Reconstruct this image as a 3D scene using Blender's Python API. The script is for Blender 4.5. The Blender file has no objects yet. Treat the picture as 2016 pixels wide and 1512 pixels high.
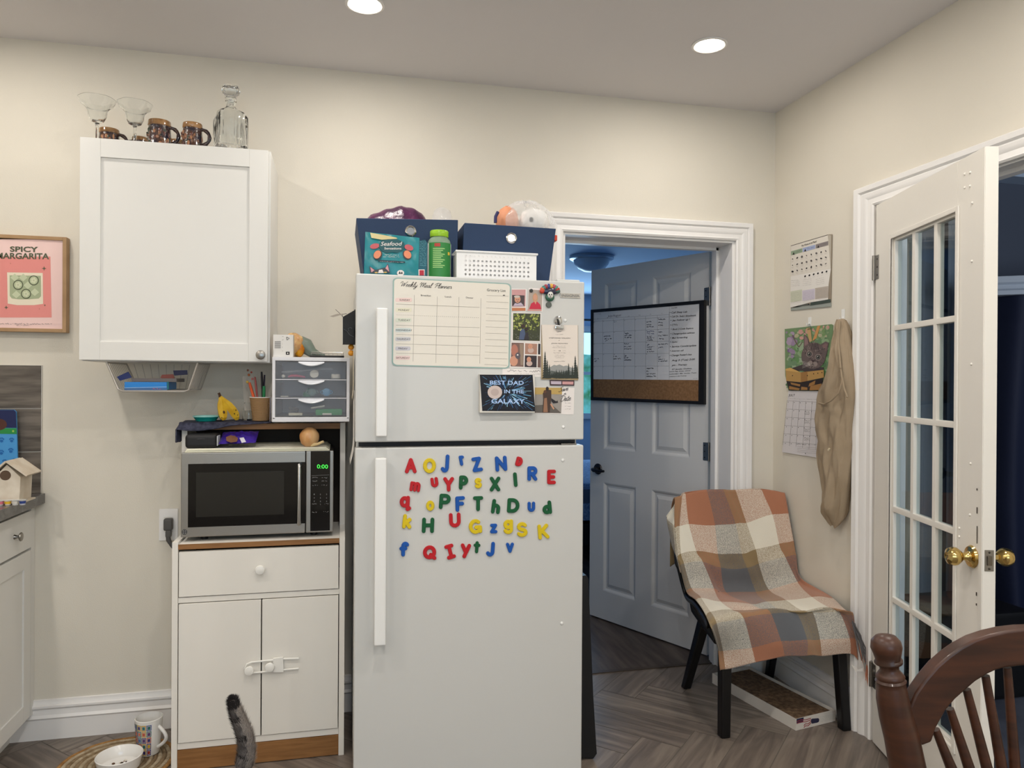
import bpy, bmesh, math, random
from mathutils import Vector, Matrix, Euler
random.seed(7)
S = bpy.context.scene
COL = S.collection
V = Vector
# ------------------------------------------------------------ camera
F_, CX, CY = 1456.0, 1008.0, 756.0
YAW, ROLL, PITCH = math.radians(13.0), .006, -.00275
CAM = V((0, 0, 1.36))
Rh = V((math.cos(YAW), -math.sin(YAW), 0)); Fh = V((math.sin(YAW), math.cos(YAW), 0)); Zv = V((0, 0, 1))
fw = Fh*math.cos(PITCH)+Zv*math.sin(PITCH); up_ = Zv*math.cos(PITCH)-Fh*math.sin(PITCH)
rt = Rh*math.cos(ROLL)+up_*math.sin(ROLL); uu = up_*math.cos(ROLL)-Rh*math.sin(ROLL)
cd = bpy.data.cameras.new('camera'); co = bpy.data.objects.new('camera', cd); COL.objects.link(co)
cd.lens = 26.0; cd.sensor_width = 36.0; cd.clip_start = .02
m = Matrix.Identity(4)
for i in range(3): m[i][0] = rt[i]; m[i][1] = uu[i]; m[i][2] = -fw[i]; m[i][3] = CAM[i]
co.matrix_world = m; S.camera = co
# ------------------------------------------------------------ world, view, daylight and added fill
w = bpy.data.worlds.new('world'); S.world = w; w.use_nodes = True
bgn = w.node_tree.nodes['Background']; bgn.inputs[0].default_value = (.42, .72, 1, 1); bgn.inputs[1].default_value = 2.2
S.view_settings.view_transform = 'Standard'; S.view_settings.look = 'None'; S.view_settings.gamma = 1
S.view_settings.use_curve_mapping = False
S.view_settings.exposure = 0.17
POT_W = 8.0
POT_XY = [(x, y) for y in (2.553, 1.28, 0.0, -1.27) for x in (-1.203, .071, 1.345)]
def area(name, loc, rot, sx, sy, power, col, parent=None, shape='RECTANGLE', spread=180):
    l = bpy.data.lights.new(name, 'AREA'); l.shape = shape; l.size = sx; l.size_y = sy; l.energy = power; l.color = col; l.spread = math.radians(spread)
    o = bpy.data.objects.new(name, l); COL.objects.link(o); o.location = loc; o.rotation_euler = rot
    if parent: o.parent = parent; o.location = V(loc)-WL[parent.name]
    return o
area('window_daylight', (2.7, 9.15, 1.5), (math.radians(-90), 0, 0), 1.5, 1.0, 40, (.46, .72, 1.0))
area('next_room_fill', (3.4, -.4, 1.7), (math.radians(90), 0, 0), .9, 1.1, 36, (.86, .92, 1.0))  # added lamp that brightens the room beyond the glass; no window there
FILL_W = 11
area('unseen_fill_light', (.15, -2.62, 1.55), (math.radians(90), 0, 0), 2.2, 1.15, FILL_W, (.88, .95, 1.0))  # added fill light behind the camera, set in an added window
# ------------------------------------------------------------ materials
def lin(c):
    def f(v):
        v /= 255.0
        return v/12.92 if v <= .04045 else ((v+.055)/1.055)**2.4
    return (f(c[0]), f(c[1]), f(c[2]), 1)
MC = {}
def mat(c, rough=.5, metal=0, bump=None, var=None, trans=0, emit=0, coat=0, alpha=1, ior=1.45, stretch=None, spec=.5):
    key = (tuple(c), rough, metal, bump, var, trans, emit, coat, alpha, ior, stretch, spec)
    if key in MC: return MC[key]
    m = bpy.data.materials.new('mat_%d' % len(MC)); m.use_nodes = True; nt = m.node_tree; N = nt.nodes; L = nt.links
    b = N['Principled BSDF']; b.inputs['Base Color'].default_value = lin(c); b.inputs['Roughness'].default_value = rough
    b.inputs['Metallic'].default_value = metal; b.inputs['Transmission Weight'].default_value = trans; b.inputs['IOR'].default_value = ior
    b.inputs['Coat Weight'].default_value = coat; b.inputs['Alpha'].default_value = alpha; b.inputs['Specular IOR Level'].default_value = spec
    if emit: b.inputs['Emission Color'].default_value = lin(c); b.inputs['Emission Strength'].default_value = emit
    src = None
    if bump or var:
        tc = N.new('ShaderNodeTexCoord'); mp = N.new('ShaderNodeMapping'); L.new(tc.outputs['Object'], mp.inputs[0])
        if stretch: mp.inputs['Scale'].default_value = stretch
        src = mp.outputs[0]
    if bump:
        n = N.new('ShaderNodeTexNoise'); n.inputs['Scale'].default_value = bump[0]; n.inputs['Detail'].default_value = 4; L.new(src, n.inputs[0])
        bp = N.new('ShaderNodeBump'); bp.inputs['Strength'].default_value = bump[1]; bp.inputs['Distance'].default_value = .004
        L.new(n.outputs[0], bp.inputs['Height']); L.new(bp.outputs[0], b.inputs['Normal'])
    if var:
        n = N.new('ShaderNodeTexNoise'); n.inputs['Scale'].default_value = var[0]; n.inputs['Detail'].default_value = 5; L.new(src, n.inputs[0])
        r = N.new('ShaderNodeValToRGB'); r.color_ramp.elements[0].position = .35; r.color_ramp.elements[1].position = .65
        r.color_ramp.elements[0].color = lin(var[1]); r.color_ramp.elements[1].color = lin(c)
        L.new(n.outputs[0], r.inputs[0]); L.new(r.outputs[0], b.inputs['Base Color'])
    MC[key] = m
    return m
wall_m = mat((222, 216, 203), .75, bump=(260, .12), var=(1.6, (218, 212, 199)))
ceil_m = mat((222, 219, 220), .85, bump=(300, .08))
trim_m = mat((238, 236, 234), .38)
white_m = mat((232, 231, 226), .42)
cab_m = mat((224, 223, 219), .45)
fridge_m = mat((204, 204, 201), .32, bump=(900, .05))
black_m = mat((16, 16, 18), .4)
blackgl_m = mat((8, 8, 10), .08)
steel_m = mat((158, 153, 146), .36, 1, bump=(60, .05), stretch=(1, 1, 40))
chrome_m = mat((205, 205, 205), .12, 1)
nickel_m = mat((150, 146, 140), .28, 1)
brass_m = mat((206, 178, 112), .16, 1)
glass_m = mat((250, 252, 252), 0.0, trans=1, ior=1.46)
paper_m = mat((236, 232, 226), .8)
oak_m = mat((150, 106, 62), .5, var=(9, (130, 90, 50)), stretch=(1, 1, 12))
ink = mat((35, 33, 36), .7); ink2 = mat((105, 100, 100), .7)
def pane_mat(tint=(235, 242, 245), refl=.12):
    key = ('pane', tint, refl)
    if key in MC: return MC[key]
    m = bpy.data.materials.new('mat_pane'); m.use_nodes = True; nt = m.node_tree; N = nt.nodes; L = nt.links
    N.remove(N['Principled BSDF']); t = N.new('ShaderNodeBsdfTransparent'); t.inputs[0].default_value = lin(tint)
    g = N.new('ShaderNodeBsdfGlossy'); g.inputs['Roughness'].default_value = .02; fr = N.new('ShaderNodeFresnel'); fr.inputs[0].default_value = 1.5
    mx = N.new('ShaderNodeMixShader'); ge_ = N.new('ShaderNodeNewGeometry'); mt_h = N.new('ShaderNodeMath'); mt_h.operation = 'SUBTRACT'; mt_h.inputs[0].default_value = 1; L.new(ge_.outputs['Backfacing'], mt_h.inputs[1]); ml = N.new('ShaderNodeMath'); ml.operation = 'MULTIPLY'; L.new(fr.outputs[0], ml.inputs[0]); L.new(mt_h.outputs[0], ml.inputs[1]); L.new(ml.outputs[0], mx.inputs[0]); L.new(t.outputs[0], mx.inputs[1]); L.new(g.outputs[0], mx.inputs[2])
    L.new(mx.outputs[0], N['Material Output'].inputs[0]); MC[key] = m; return m
# ------------------------------------------------------------ geometry helpers
def ray(px, py): return fw*F_+rt*(px-CX)-uu*(py-CY)
def U(px, py, ax, v):
    d = ray(px, py); i = 'xyz'.index(ax); return CAM+d*((v-CAM[i])/d[i])
def UP(px, py, p, n):
    d = ray(px, py); return CAM+d*((V(p)-CAM).dot(n)/d.dot(n))
def crop(ox, oy, s): return lambda x, y: (ox+x/s, oy+y/s)
WL = {}
class MB:
    def __init__(s): s.bm = bmesh.new(); s.uv = s.bm.loops.layers.uv.new('UVMap'); s.mats = []; s.mi = 0; s.wn = False
    def m(s, mt):
        if mt not in s.mats: s.mats.append(mt)
        s.mi = s.mats.index(mt); return s
    def add(s, vs, fs, uvs=None):
        vv = [s.bm.verts.new(v) for v in vs]
        for f in fs:
            try: ff = s.bm.faces.new([vv[i] for i in f])
            except ValueError: continue
            ff.material_index = s.mi
            if uvs:
                for l, i in zip(ff.loops, f): l[s.uv].uv = uvs[i]
        return s
    def merge(s, b2, M=None):
        b2.verts.index_update()
        s.add([(M @ v.co) if M else v.co.copy() for v in b2.verts], [[v.index for v in f.verts] for f in b2.faces]); b2.free(); return s
    def box(s, lo, hi, bev=0, M=None, seg=2):
        b = bmesh.new(); bmesh.ops.create_cube(b, size=1)
        for v in b.verts:
            for i in range(3): v.co[i] = (lo[i]+hi[i])/2+v.co[i]*(hi[i]-lo[i])
        if bev:
            s.wn = True; bev = min(bev, min(abs(hi[i]-lo[i]) for i in range(3))*.49)
            bmesh.ops.bevel(b, geom=b.edges[:], offset=bev, segments=seg, profile=.6, affect='EDGES', clamp_overlap=True)
        return s.merge(b, M)
    def tube(s, pts, r, seg=10, cap=True, closed=False, flat=None):
        pts = [V(p) for p in pts]; n = len(pts); R = r if isinstance(r, (list, tuple)) else [r]*n
        vs = []; up = None
        for i, p in enumerate(pts):
            if closed: t = pts[(i+1) % n]-pts[i-1]
            else: t = pts[min(i+1, n-1)]-pts[max(i-1, 0)]
            t.normalize()
            if up is None: up = t.orthogonal().normalized() if not flat else V(flat)
            a = (up-t*up.dot(t)).normalized(); up = a; c = t.cross(a)
            for k in range(seg):
                q = 2*math.pi*k/seg; vs.append(p+(a*math.cos(q)+c*math.sin(q))*R[i])
        fs = []
        for i in range(n if closed else n-1):
            j = (i+1) % n
            for k in range(seg): fs.append((i*seg+k, i*seg+(k+1) % seg, j*seg+(k+1) % seg, j*seg+k))
        if cap and not closed: fs.append(tuple(range(seg))[::-1]); fs.append(tuple(range((n-1)*seg, n*seg)))
        return s.add(vs, fs)
    def lathe(s, prof, c=(0, 0, 0), seg=24, M=None, sx=1, sy=1, wob=None):
        vs = []; fs = []; n = len(prof); c = V(c)
        for i, (r, z) in enumerate(prof):
            for k in range(seg):
                q = 2*math.pi*k/seg; rr = r*(wob(q, z) if wob else 1)
                p = V((rr*math.cos(q)*sx, rr*math.sin(q)*sy, z)); vs.append(c+((M @ p) if M else p))
        for i in range(n-1):
            for k in range(seg): fs.append((i*seg+k, i*seg+(k+1) % seg, (i+1)*seg+(k+1) % seg, (i+1)*seg+k))
        if prof[0][0] > 1e-6: fs.append(tuple(range(seg))[::-1])
        if prof[-1][0] > 1e-6: fs.append(tuple(range((n-1)*seg, n*seg)))
        return s.add(vs, fs)
    def ball(s, c, r, seg=16, rings=10, M=None):
        if not isinstance(r, (tuple, list)): r = (r, r, r)
        b = bmesh.new(); bmesh.ops.create_uvsphere(b, u_segments=seg, v_segments=rings, radius=1)
        for v in b.verts: v.co = V((v.co.x*r[0], v.co.y*r[1], v.co.z*r[2]))
        T = Matrix.Translation(V(c)) @ (M if M else Matrix.Identity(4)); return s.merge(b, T)
    def prism(s, pts, off):
        n = len(pts); off = V(off); a = [V(p) for p in pts]; b = [p+off for p in a]
        return s.add(a+b, [tuple(range(n)), tuple(range(2*n-1, n-1, -1))]+[(i, i+n, (i+1) % n+n, (i+1) % n) for i in range(n)])
    def grid(s, fn, nu, nv, uvf=None):
        vs = []; uv = []
        for j in range(nv+1):
            for i in range(nu+1):
                a, b = i/nu, j/nv; vs.append(V(fn(a, b))); uv.append(uvf(a, b) if uvf else (a, b))
        W = nu+1
        return s.add(vs, [(j*W+i, j*W+i+1, (j+1)*W+i+1, (j+1)*W+i) for j in range(nv) for i in range(nu)], uv)
    def build(s, name, mt=None, parent=None, label=None, ang=38, doubles=True, smooth=True, fixn=True):
        if doubles: bmesh.ops.remove_doubles(s.bm, verts=s.bm.verts, dist=1e-6)
        if fixn: bmesh.ops.recalc_face_normals(s.bm, faces=s.bm.faces)
        if parent is not None: base = WL[parent.name]
        else:
            co_ = [v.co for v in s.bm.verts]
            lo = [min(c[i] for c in co_) for i in range(3)]; hi = [max(c[i] for c in co_) for i in range(3)]
            base = V(((lo[0]+hi[0])/2, (lo[1]+hi[1])/2, lo[2]))
        for v in s.bm.verts: v.co -= base
        me = bpy.data.meshes.new(name); s.bm.to_mesh(me); s.bm.free()
        for mm in (s.mats if s.mats else [mt]): me.materials.append(mm)
        if smooth:
            me.shade_smooth(); me.set_sharp_from_angle(angle=math.radians(ang))
        o = bpy.data.objects.new(name, me); COL.objects.link(o)
        if parent is not None: o.parent = parent; WL[o.name] = base.copy()
        else: o.location = base; WL[o.name] = base.copy()
        if label: o['label'] = label
        if s.wn and smooth:
            wn = o.modifiers.new('wn', 'WEIGHTED_NORMAL'); wn.keep_sharp = True; wn.weight = 100
        return o
def thing(name, label, cat, loc, group=None):
    o = bpy.data.objects.new(name, None); o.empty_display_size = .05; COL.objects.link(o); o.location = loc; WL[o.name] = V(loc)
    return tag(o, label, cat, group)
def tag(o, label, cat, group=None, kind=None):
    o['label'] = label; o['category'] = cat
    if group: o['group'] = group
    if kind: o['kind'] = kind
    return o
def struct(mb, name, mt=None, **k):
    o = mb.build(name, mt, **k); o['kind'] = 'structure'; return o
def boxo(name, lo, hi, mt, parent=None, bev=.002, label=None): return MB().m(mt).box(lo, hi, bev).build(name, mt, parent, label)
GL = {}
def glyph(txt, off=0.0, shear=0.0):
    k = (txt, off, shear)
    if k not in GL:
        c = bpy.data.curves.new('t', 'FONT'); c.body = txt; c.offset = off; c.shear = shear; c.resolution_u = 3; c.fill_mode = 'FRONT'
        o = bpy.data.objects.new('t', c); me = o.to_mesh()
        vs = [(v.co.x, v.co.y) for v in me.vertices]; fs = [tuple(p.vertices) for p in me.polygons]
        o.to_mesh_clear(); bpy.data.objects.remove(o); bpy.data.curves.remove(c)
        GL[k] = (vs, fs)
    return GL[k]
class Art:
    """flat artwork on a real plane: a base sheet with thickness and ink shapes lying on it"""
    def __init__(s, p, n, T=None):
        s.p = V(p); s.n = V(n).normalized(); s.mb = MB(); s.T = T or (lambda x, y: (x, y)); s.k = 0
        if (CAM-s.p).dot(s.n) < 0: s.n = -s.n
    def at(s, x, y, lift=0):
        px, py = s.T(x, y); return UP(px, py, s.p+s.n*lift, s.n)
    def base(s, pts, mt, thick=.0008):
        s.mb.m(mt).prism([s.at(x, y) for x, y in pts], -s.n*thick); return s
    def poly(s, pts, mt, layer=1):
        s.k = (s.k+1) % 160
        s.mb.m(mt).add([s.at(x, y, layer*.00035+s.k*2e-6) for x, y in pts], [tuple(range(len(pts)))]); return s
    def rect(s, x0, y0, x1, y1, mt, layer=1): return s.poly([(x0, y0), (x1, y0), (x1, y1), (x0, y1)], mt, layer)
    def line(s, a, b, w_, mt, layer=2):
        d = V((b[0]-a[0], b[1]-a[1])); d.normalize(); n = V((-d.y, d.x))*w_/2
        return s.poly([(a[0]+n.x, a[1]+n.y), (b[0]+n.x, b[1]+n.y), (b[0]-n.x, b[1]-n.y), (a[0]-n.x, a[1]-n.y)], mt, layer)
    def pline(s, pts, w_, mt, layer=2):
        for a, b in zip(pts, pts[1:]): s.line(a, b, w_, mt, layer)
        return s
    def ell(s, cx, cy, rx, ry, mt, layer=2, n=18, rot=0):
        c, d = math.cos(rot), math.sin(rot)
        return s.poly([(cx+rx*math.cos(q)*c-ry*math.sin(q)*d, cy+rx*math.cos(q)*d+ry*math.sin(q)*c) for q in [2*math.pi*i/n for i in range(n)]], mt, layer)
    def ring(s, cx, cy, r, w_, mt, layer=3, n=22):
        for i in range(n):
            a, b = 2*math.pi*i/n, 2*math.pi*(i+1)/n
            s.poly([(cx+r*math.cos(a), cy+r*math.sin(a)), (cx+r*math.cos(b), cy+r*math.sin(b)), (cx+(r-w_)*math.cos(b), cy+(r-w_)*math.sin(b)), (cx+(r-w_)*math.cos(a), cy+(r-w_)*math.sin(a))], mt, layer)
        return s
    def text(s, t, a, b, h, mt, layer=3, off=0, shear=0, upv=None, capref=.73):
        vs, fs = glyph(t, off, shear)
        if not vs: return s
        x0 = min(v[0] for v in vs); x1 = max(v[0] for v in vs)
        upv = upv or (0, -1); sc = h/capref
        P = []
        for gx, gy in vs:
            f = (gx-x0)/(x1-x0); P.append(s.at(a[0]+(b[0]-a[0])*f+upv[0]*gy*sc, a[1]+(b[1]-a[1])*f+upv[1]*gy*sc, layer*.00035))
        s.mb.m(mt).add(P, fs); return s
    def scrib(s, a, b, h, mt, w_=None, layer=3, seed=0):
        """a line of illegibly small writing"""
        rnd = random.Random(seed+int(a[0]*7+a[1]*13)); L_ = math.hypot(b[0]-a[0], b[1]-a[1]); n = max(3, int(L_/(h*.45))); pts = []
        for i in range(n+1):
            f = i/n
            if rnd.random() < .16 and len(pts) > 1: s.pline(pts, w_ or h*.22, mt, layer); pts = []; continue
            pts.append((a[0]+(b[0]-a[0])*f, a[1]+(b[1]-a[1])*f-h*rnd.random()))
        if len(pts) > 1: s.pline(pts, w_ or h*.22, mt, layer)
        return s
    def build(s, name, parent=None, label=None): return s.mb.build(name, None, parent, label, doubles=False, smooth=False, fixn=False)
SCR = {'e': (.7, [[(0, .45), (.45, .6), (.5, .9), (.25, 1), (.05, .6), (.12, .1), (.4, 0), (.7, .3)]]), 'k': (.75, [[(0, .2), (.35, 1.9), (.2, 2.1), (.05, 1.8), (.05, 0)], [(.05, .5), (.4, 1), (.5, .75), (.1, .5), (.5, 0), (.75, .3)]]),
 'l': (.5, [[(0, .2), (.4, 1.8), (.3, 2.1), (.12, 1.7), (.1, .2), (.25, 0), (.5, .3)]]), 'y': (.7, [[(0, 1), (.05, .2), (.25, 0), (.5, .4)], [(.55, 1), (.45, -.6), (.2, -1), (0, -.7), (.7, .3)]]), 'a': (.75, [[(.5, .85), (.25, 1), (0, .5), (.15, 0), (.4, .3), (.52, 1), (.5, .1), (.75, .3)]]),
 'n': (.75, [[(0, 1), (.05, 0), (.1, .6), (.35, 1), (.5, .8), (.5, .1), (.75, .3)]]), 'r': (.6, [[(0, .9), (.1, 1.1), (.2, .8), (.4, .85), (.35, .1), (.6, .3)]]), 'W': (1.6, [[(-.3, 1.3), (-.2, 1.9), (.1, 2.1), (.3, 1.7), (.35, 0), (.9, 1.6), (.95, 0), (1.4, 1.9), (1.6, 2.1)]]),
 'M': (1.55, [[(-.3, 1.2), (-.2, 1.8), (.1, 2), (.2, 0), (.3, 1.4), (.7, 2), (.75, .2), (1.0, 1.5), (1.25, 2), (1.3, .1), (1.55, .3)]]), 'P': (1.1, [[(.3, 0), (.5, 2)], [(-.1, 1.3), (.1, 1.9), (.8, 2.15), (1.2, 1.7), (.9, 1.1), (.4, 1)]]),
 'S': (1.05, [[(1, 1.7), (.8, 2.1), (.4, 1.9), (.4, 1.3), (.8, .8), (.7, .2), (.2, 0), (-.1, .4)]]), 'D': (1.4, [[(.4, 2), (.3, 0), (.9, .1), (1.3, 1), (1, 1.8), (.2, 2.1), (-.1, 1.7)]]), 'v': (.75, [[(0, 1), (.2, 0), (.55, 1), (.75, .8)]]),
 't': (.6, [[(.3, 1.7), (.2, .1), (.35, 0), (.6, .3)], [(0, 1.15), (.55, 1.2)]]), 'h': (.7, [[(0, .2), (.35, 1.8), (.2, 2), (.05, 0), (.1, .6), (.35, 1), (.5, .1), (.7, .3)]]), ' ': (.8, [])}
def script(A, t, a, b, xh, mt, w_, layer=3, slant=.35):
    W = sum(SCR[c][0] for c in t); x = 0
    for c in t:
        wd, ss = SCR[c]
        for s_ in ss:
            P = [V(q) for q in s_]; Q = []
            for i in range(len(P)-1):
                p0, p1, p2, p3 = P[max(i-1, 0)], P[i], P[i+1], P[min(i+2, len(P)-1)]
                for k in range(4):
                    u = k/4; Q.append((p1*2+(p2-p0)*u+(p0*2-p1*5+p2*4-p3)*u*u+(p1*3-p0-p2*3+p3)*u**3)*.5)
            Q.append(P[-1])
            A.pline([(a[0]+(b[0]-a[0])*((x+q.x+slant*q.y)/(W+slant)), a[1]+(b[1]-a[1])*((x+q.x)/W)-q.y*xh) for q in Q], w_, mt, layer)
        x += wd
def rounded(x0, y0, x1, y1, r, n=5):
    P = []
    for cx, cy, a0 in ((x1-r, y0+r, -90), (x1-r, y1-r, 0), (x0+r, y1-r, 90), (x0+r, y0+r, 180)):
        for i in range(n+1):
            q = math.radians(a0+90*i/n); P.append((cx+r*math.cos(q), cy+r*math.sin(q)))
    return P
def copy_tree(o, parent=None):
    c = o.copy(); COL.objects.link(c); c.parent = parent; WL[c.name] = V(o.location) if parent is None else WL[parent.name].copy()
    for ch in list(o.children): copy_tree(ch, c)
    return c
#@@STRUCT
# ------------------------------------------------------------ room shell
YB, XR, H = 3.123, 1.988, 2.635
b = MB()
b.box((-1.9, YB, 0), (.945, YB+.2, H)).box((1.782, YB, 0), (2.11, YB+.2, H)).box((.945, YB, 2.03), (1.782, YB+.2, H))
struct(b, 'wall_back', wall_m, smooth=False)
b = MB(); b.box((XR, 2.43, 0), (XR+.122, YB, H)).box((XR, -2.6, 0), (XR+.122, 1.69, H)).box((XR, 1.69, 2.05), (XR+.122, 2.43, H))
struct(b, 'wall_right', wall_m, smooth=False)
struct(MB().box((-1.84, -2.6, 0), (-1.72, YB, H)), 'wall_left', wall_m)
struct(MB().box((-1.84, -2.72, 0), (-1.0, -2.6, H)).box((1.3, -2.72, 0), (2.11, -2.6, H)).box((-1.0, -2.72, 0), (1.3, -2.6, .95)).box((-1.0, -2.72, 2.15), (1.3, -2.6, H)), 'wall_front', wall_m, smooth=False)  # opening made for the added fill window
b = MB().m(trim_m)
for x0, x1, z0, z1 in ((-1.07, 1.37, .88, .95), (-1.07, 1.37, 2.15, 2.22), (-1.07, -1.0, .95, 2.15), (1.3, 1.37, .95, 2.15), (.13, .17, .95, 2.15)): b.box((x0, -2.70, z0), (x1, -2.575, z1), .003)
struct(b, 'added_fill_window', None)  # added window, out of view, framing the fill light
struct(MB().box((-1.84, -2.6, H), (2.11, YB+.2, H+.1)), 'ceiling', ceil_m)
# herringbone floor of wood-look tiles
def floor_mat():
    m = bpy.data.materials.new('wood_tile'); m.use_nodes = True; nt = m.node_tree; N = nt.nodes; L = nt.links; b = N['Principled BSDF']
    uv = N.new('ShaderNodeUVMap'); uv.uv_map = 'UVMap'; mp = N.new('ShaderNodeMapping'); mp.inputs['Scale'].default_value = (2.2, 26, 1); L.new(uv.outputs[0], mp.inputs[0])
    n1 = N.new('ShaderNodeTexNoise'); n1.inputs['Scale'].default_value = 1.0; n1.inputs['Detail'].default_value = 6; n1.inputs['Distortion'].default_value = 1.2; L.new(mp.outputs[0], n1.inputs[0])
    r = N.new('ShaderNodeValToRGB'); e = r.color_ramp.elements; e[0].position = .28; e[0].color = lin((94, 85, 78)); e[1].position = .72; e[1].color = lin((142, 130, 118))
    x = e.new(.5); x.color = lin((118, 107, 98)); L.new(n1.outputs[0], r.inputs[0])
    wn = N.new('ShaderNodeTexNoise'); wn.inputs['Scale'].default_value = .35; L.new(uv.outputs[0], wn.inputs[0])
    at = N.new('ShaderNodeVertexColor'); at.layer_name = 'tone'
    mx = N.new('ShaderNodeMix'); mx.data_type = 'RGBA'; mx.blend_type = 'MULTIPLY'; mx.inputs[0].default_value = 1
    L.new(r.outputs[0], mx.inputs[6]); L.new(at.outputs[0], mx.inputs[7]); L.new(mx.outputs[2], b.inputs['Base Color']); b.inputs['Roughness'].default_value = .42
    bp = N.new('ShaderNodeBump'); bp.inputs['Strength'].default_value = .12; bp.inputs['Distance'].default_value = .003; L.new(n1.outputs[0], bp.inputs['Height']); L.new(bp.outputs[0], b.inputs['Normal'])
    return m
tile_m = floor_mat(); grout_m = mat((112, 106, 98), .85)
def herring():
    bm = bmesh.new(); uvl = bm.loops.layers.uv.new('UVMap'); cl = bm.loops.layers.float_color.new('tone')
    W = .157; g = .0016; e1 = V((1, 1, 0)).normalized(); e2 = V((-1, 1, 0)).normalized(); O = V((1.242, 2.984, 0)); rnd = random.Random(3)
    def plank(x0, y0, x1, y1, horiz):
        c = O+e1*((x0+x1)/2*W)+e2*((y0+y1)/2*W)
        if not (-2.6 < c.x < 2.8 and -3.2 < c.y < 4.0): return
        P = [O+e1*(x*W+dx*g)+e2*(y*W+dy*g) for x, y, dx, dy in ((x0, y0, 1, 1), (x1, y0, -1, 1), (x1, y1, -1, -1), (x0, y1, 1, -1))]
        f = bm.faces.new([bm.verts.new(p) for p in P]); t = rnd.uniform(.86, 1.1); ox, oy = rnd.uniform(0, 50), rnd.uniform(0, 50)
        uv = [(0, 0), (4*W, 0), (4*W, W), (0, W)] if horiz else [(0, 0), (0, W), (4*W, W), (4*W, 0)]
        for l, q in zip(f.loops, uv): l[uvl].uv = (q[0]+ox, q[1]+oy); l[cl] = (t, t*rnd.uniform(.99, 1.01), t, 1)
    for k in range(-26, 27):
        for j in range(-8, 9):
            x, y = k+4*j, -k+4*j
            plank(x, y, x+4, y+1, True); plank(x, y-4, x+1, y, False)
    for pco, pno in (((-1.84, 0, 0), (-1, 0, 0)), ((2.06, 0, 0), (1, 0, 0)), ((0, -2.7, 0), (0, -1, 0)), ((0, YB+.15, 0), (0, 1, 0))):
        bmesh.ops.bisect_plane(bm, geom=bm.verts[:]+bm.edges[:]+bm.faces[:], plane_co=pco, plane_no=pno, clear_outer=True)
    for f in bm.faces:
        if f.normal.z < 0: f.normal_flip()
    vs = [bm.verts.new(p) for p in ((-1.84, -2.7, -.0015), (2.06, -2.7, -.0015), (2.06, YB+.15, -.0015), (-1.84, YB+.15, -.0015))]
    lo = [bm.verts.new(v.co-V((0, 0, .05))) for v in vs]
    for q in [vs, lo[::-1]]+[[vs[i], lo[i], lo[(i+1) % 4], vs[(i+1) % 4]] for i in range(4)]:
        bm.faces.new(q).material_index = 1
    me = bpy.data.meshes.new('floor'); bm.to_mesh(me); bm.free(); me.materials.append(tile_m); me.materials.append(grout_m)
    o = bpy.data.objects.new('floor', me); COL.objects.link(o); o['kind'] = 'structure'
herring()
# casing / baseboard mouldings
def mould(b, path, prof, flip=1):
    """path: list of (point, outward-from-wall dir, across dir); profile (across, out)"""
    n = len(prof); vs = []
    for p, o_, a in path:
        for x, t in prof: vs.append(V(p)+V(a)*x+V(o_)*t)
    fs = []
    for i in range(len(path)-1):
        for k in range(n): fs.append((i*n+k, i*n+(k+1) % n, (i+1)*n+(k+1) % n, (i+1)*n+k))
    fs += [tuple(range(n)), tuple(range((len(path)-1)*n, len(path)*n))[::-1]]
    b.add(vs, fs)
def cas_prof(w_): return [(0, 0), (0, .012), (.008, .017), (.014, .013), (w_*.35, .011), (w_*.5, .019), (w_*.62, .021), (w_*.7, .016), (w_*.76, .026), (w_-.004, .03), (w_, .026), (w_, 0)]
b = MB(); w_ = .08; o_ = (0, -1, 0)
mould(b, [((.945, YB, 0), o_, (-1, 0, 0)), ((.945, YB, 2.022), o_, (-1, 0, 1)), ((1.782, YB, 2.022), o_, (1, 0, 1)), ((1.782, YB, 0), o_, (1, 0, 0))], cas_prof(w_))
b.box((.930, YB+.002, 0), (.958, YB+.198, 2.03)).box((1.769, YB+.002, 0), (1.797, YB+.198, 2.03)).box((.958, YB+.002, 2.012), (1.769, YB+.198, 2.035))
b.box((1.757, YB+.13, 0), (1.77, YB+.165, 2.012)).box((.958, YB+.13, 0), (.971, YB+.165, 2.012)).box((.958, YB+.13, 2.0), (1.769, YB+.165, 2.013))
struct(b, 'trim_1', trim_m, ang=25)
b = MB(); o_ = (-1, 0, 0); w_ = .098
mould(b, [((XR, 2.44, 0), o_, (0, 1, 0)), ((XR, 2.44, 2.042), o_, (0, 1, .82)), ((XR, 1.68, 2.042), o_, (0, -1, .82)), ((XR, 1.68, 0), o_, (0, -1, 0))], cas_prof(w_))
b.box((XR+.002, 2.42, 0), (XR+.12, 2.445, 2.05)).box((XR+.002, 1.675, 0), (XR+.12, 1.70, 2.05)).box((XR+.002, 1.70, 2.036), (XR+.12, 2.42, 2.06))
b.box((XR+.05, 2.407, 0), (XR+.085, 2.421, 2.036)).box((XR+.05, 1.70, 2.022), (XR+.085, 2.421, 2.037))
struct(b, 'trim_2', trim_m, ang=25)
bp = [(0, 0), (0, .016), (.075, .016), (.082, .02), (.092, .013), (.112, .011), (.12, .019), (.127, .019), (.13, .012), (.14, .008), (.146, .008), (.148, 0)]
def bb(name, p, q, o_):
    b = MB(); mould(b, [(p, o_, (0, 0, 1)), (q, o_, (0, 0, 1))], bp); return struct(b, name, trim_m, ang=25)
bb('baseboard_back', (-1.70, YB, 0), (.865, YB, 0), (0, -1, 0))
bb('baseboard_corner', (1.862, YB, 0), (XR, YB, 0), (0, -1, 0))
bb('baseboard_right', (XR, 2.538, 0), (XR, YB-.01, 0), (-1, 0, 0))
# threshold strip
struct(MB().box((.958, YB+.145, 0), (1.769, YB+.17, .005), .001), 'trim_3', mat((70, 60, 52), .5))
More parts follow.
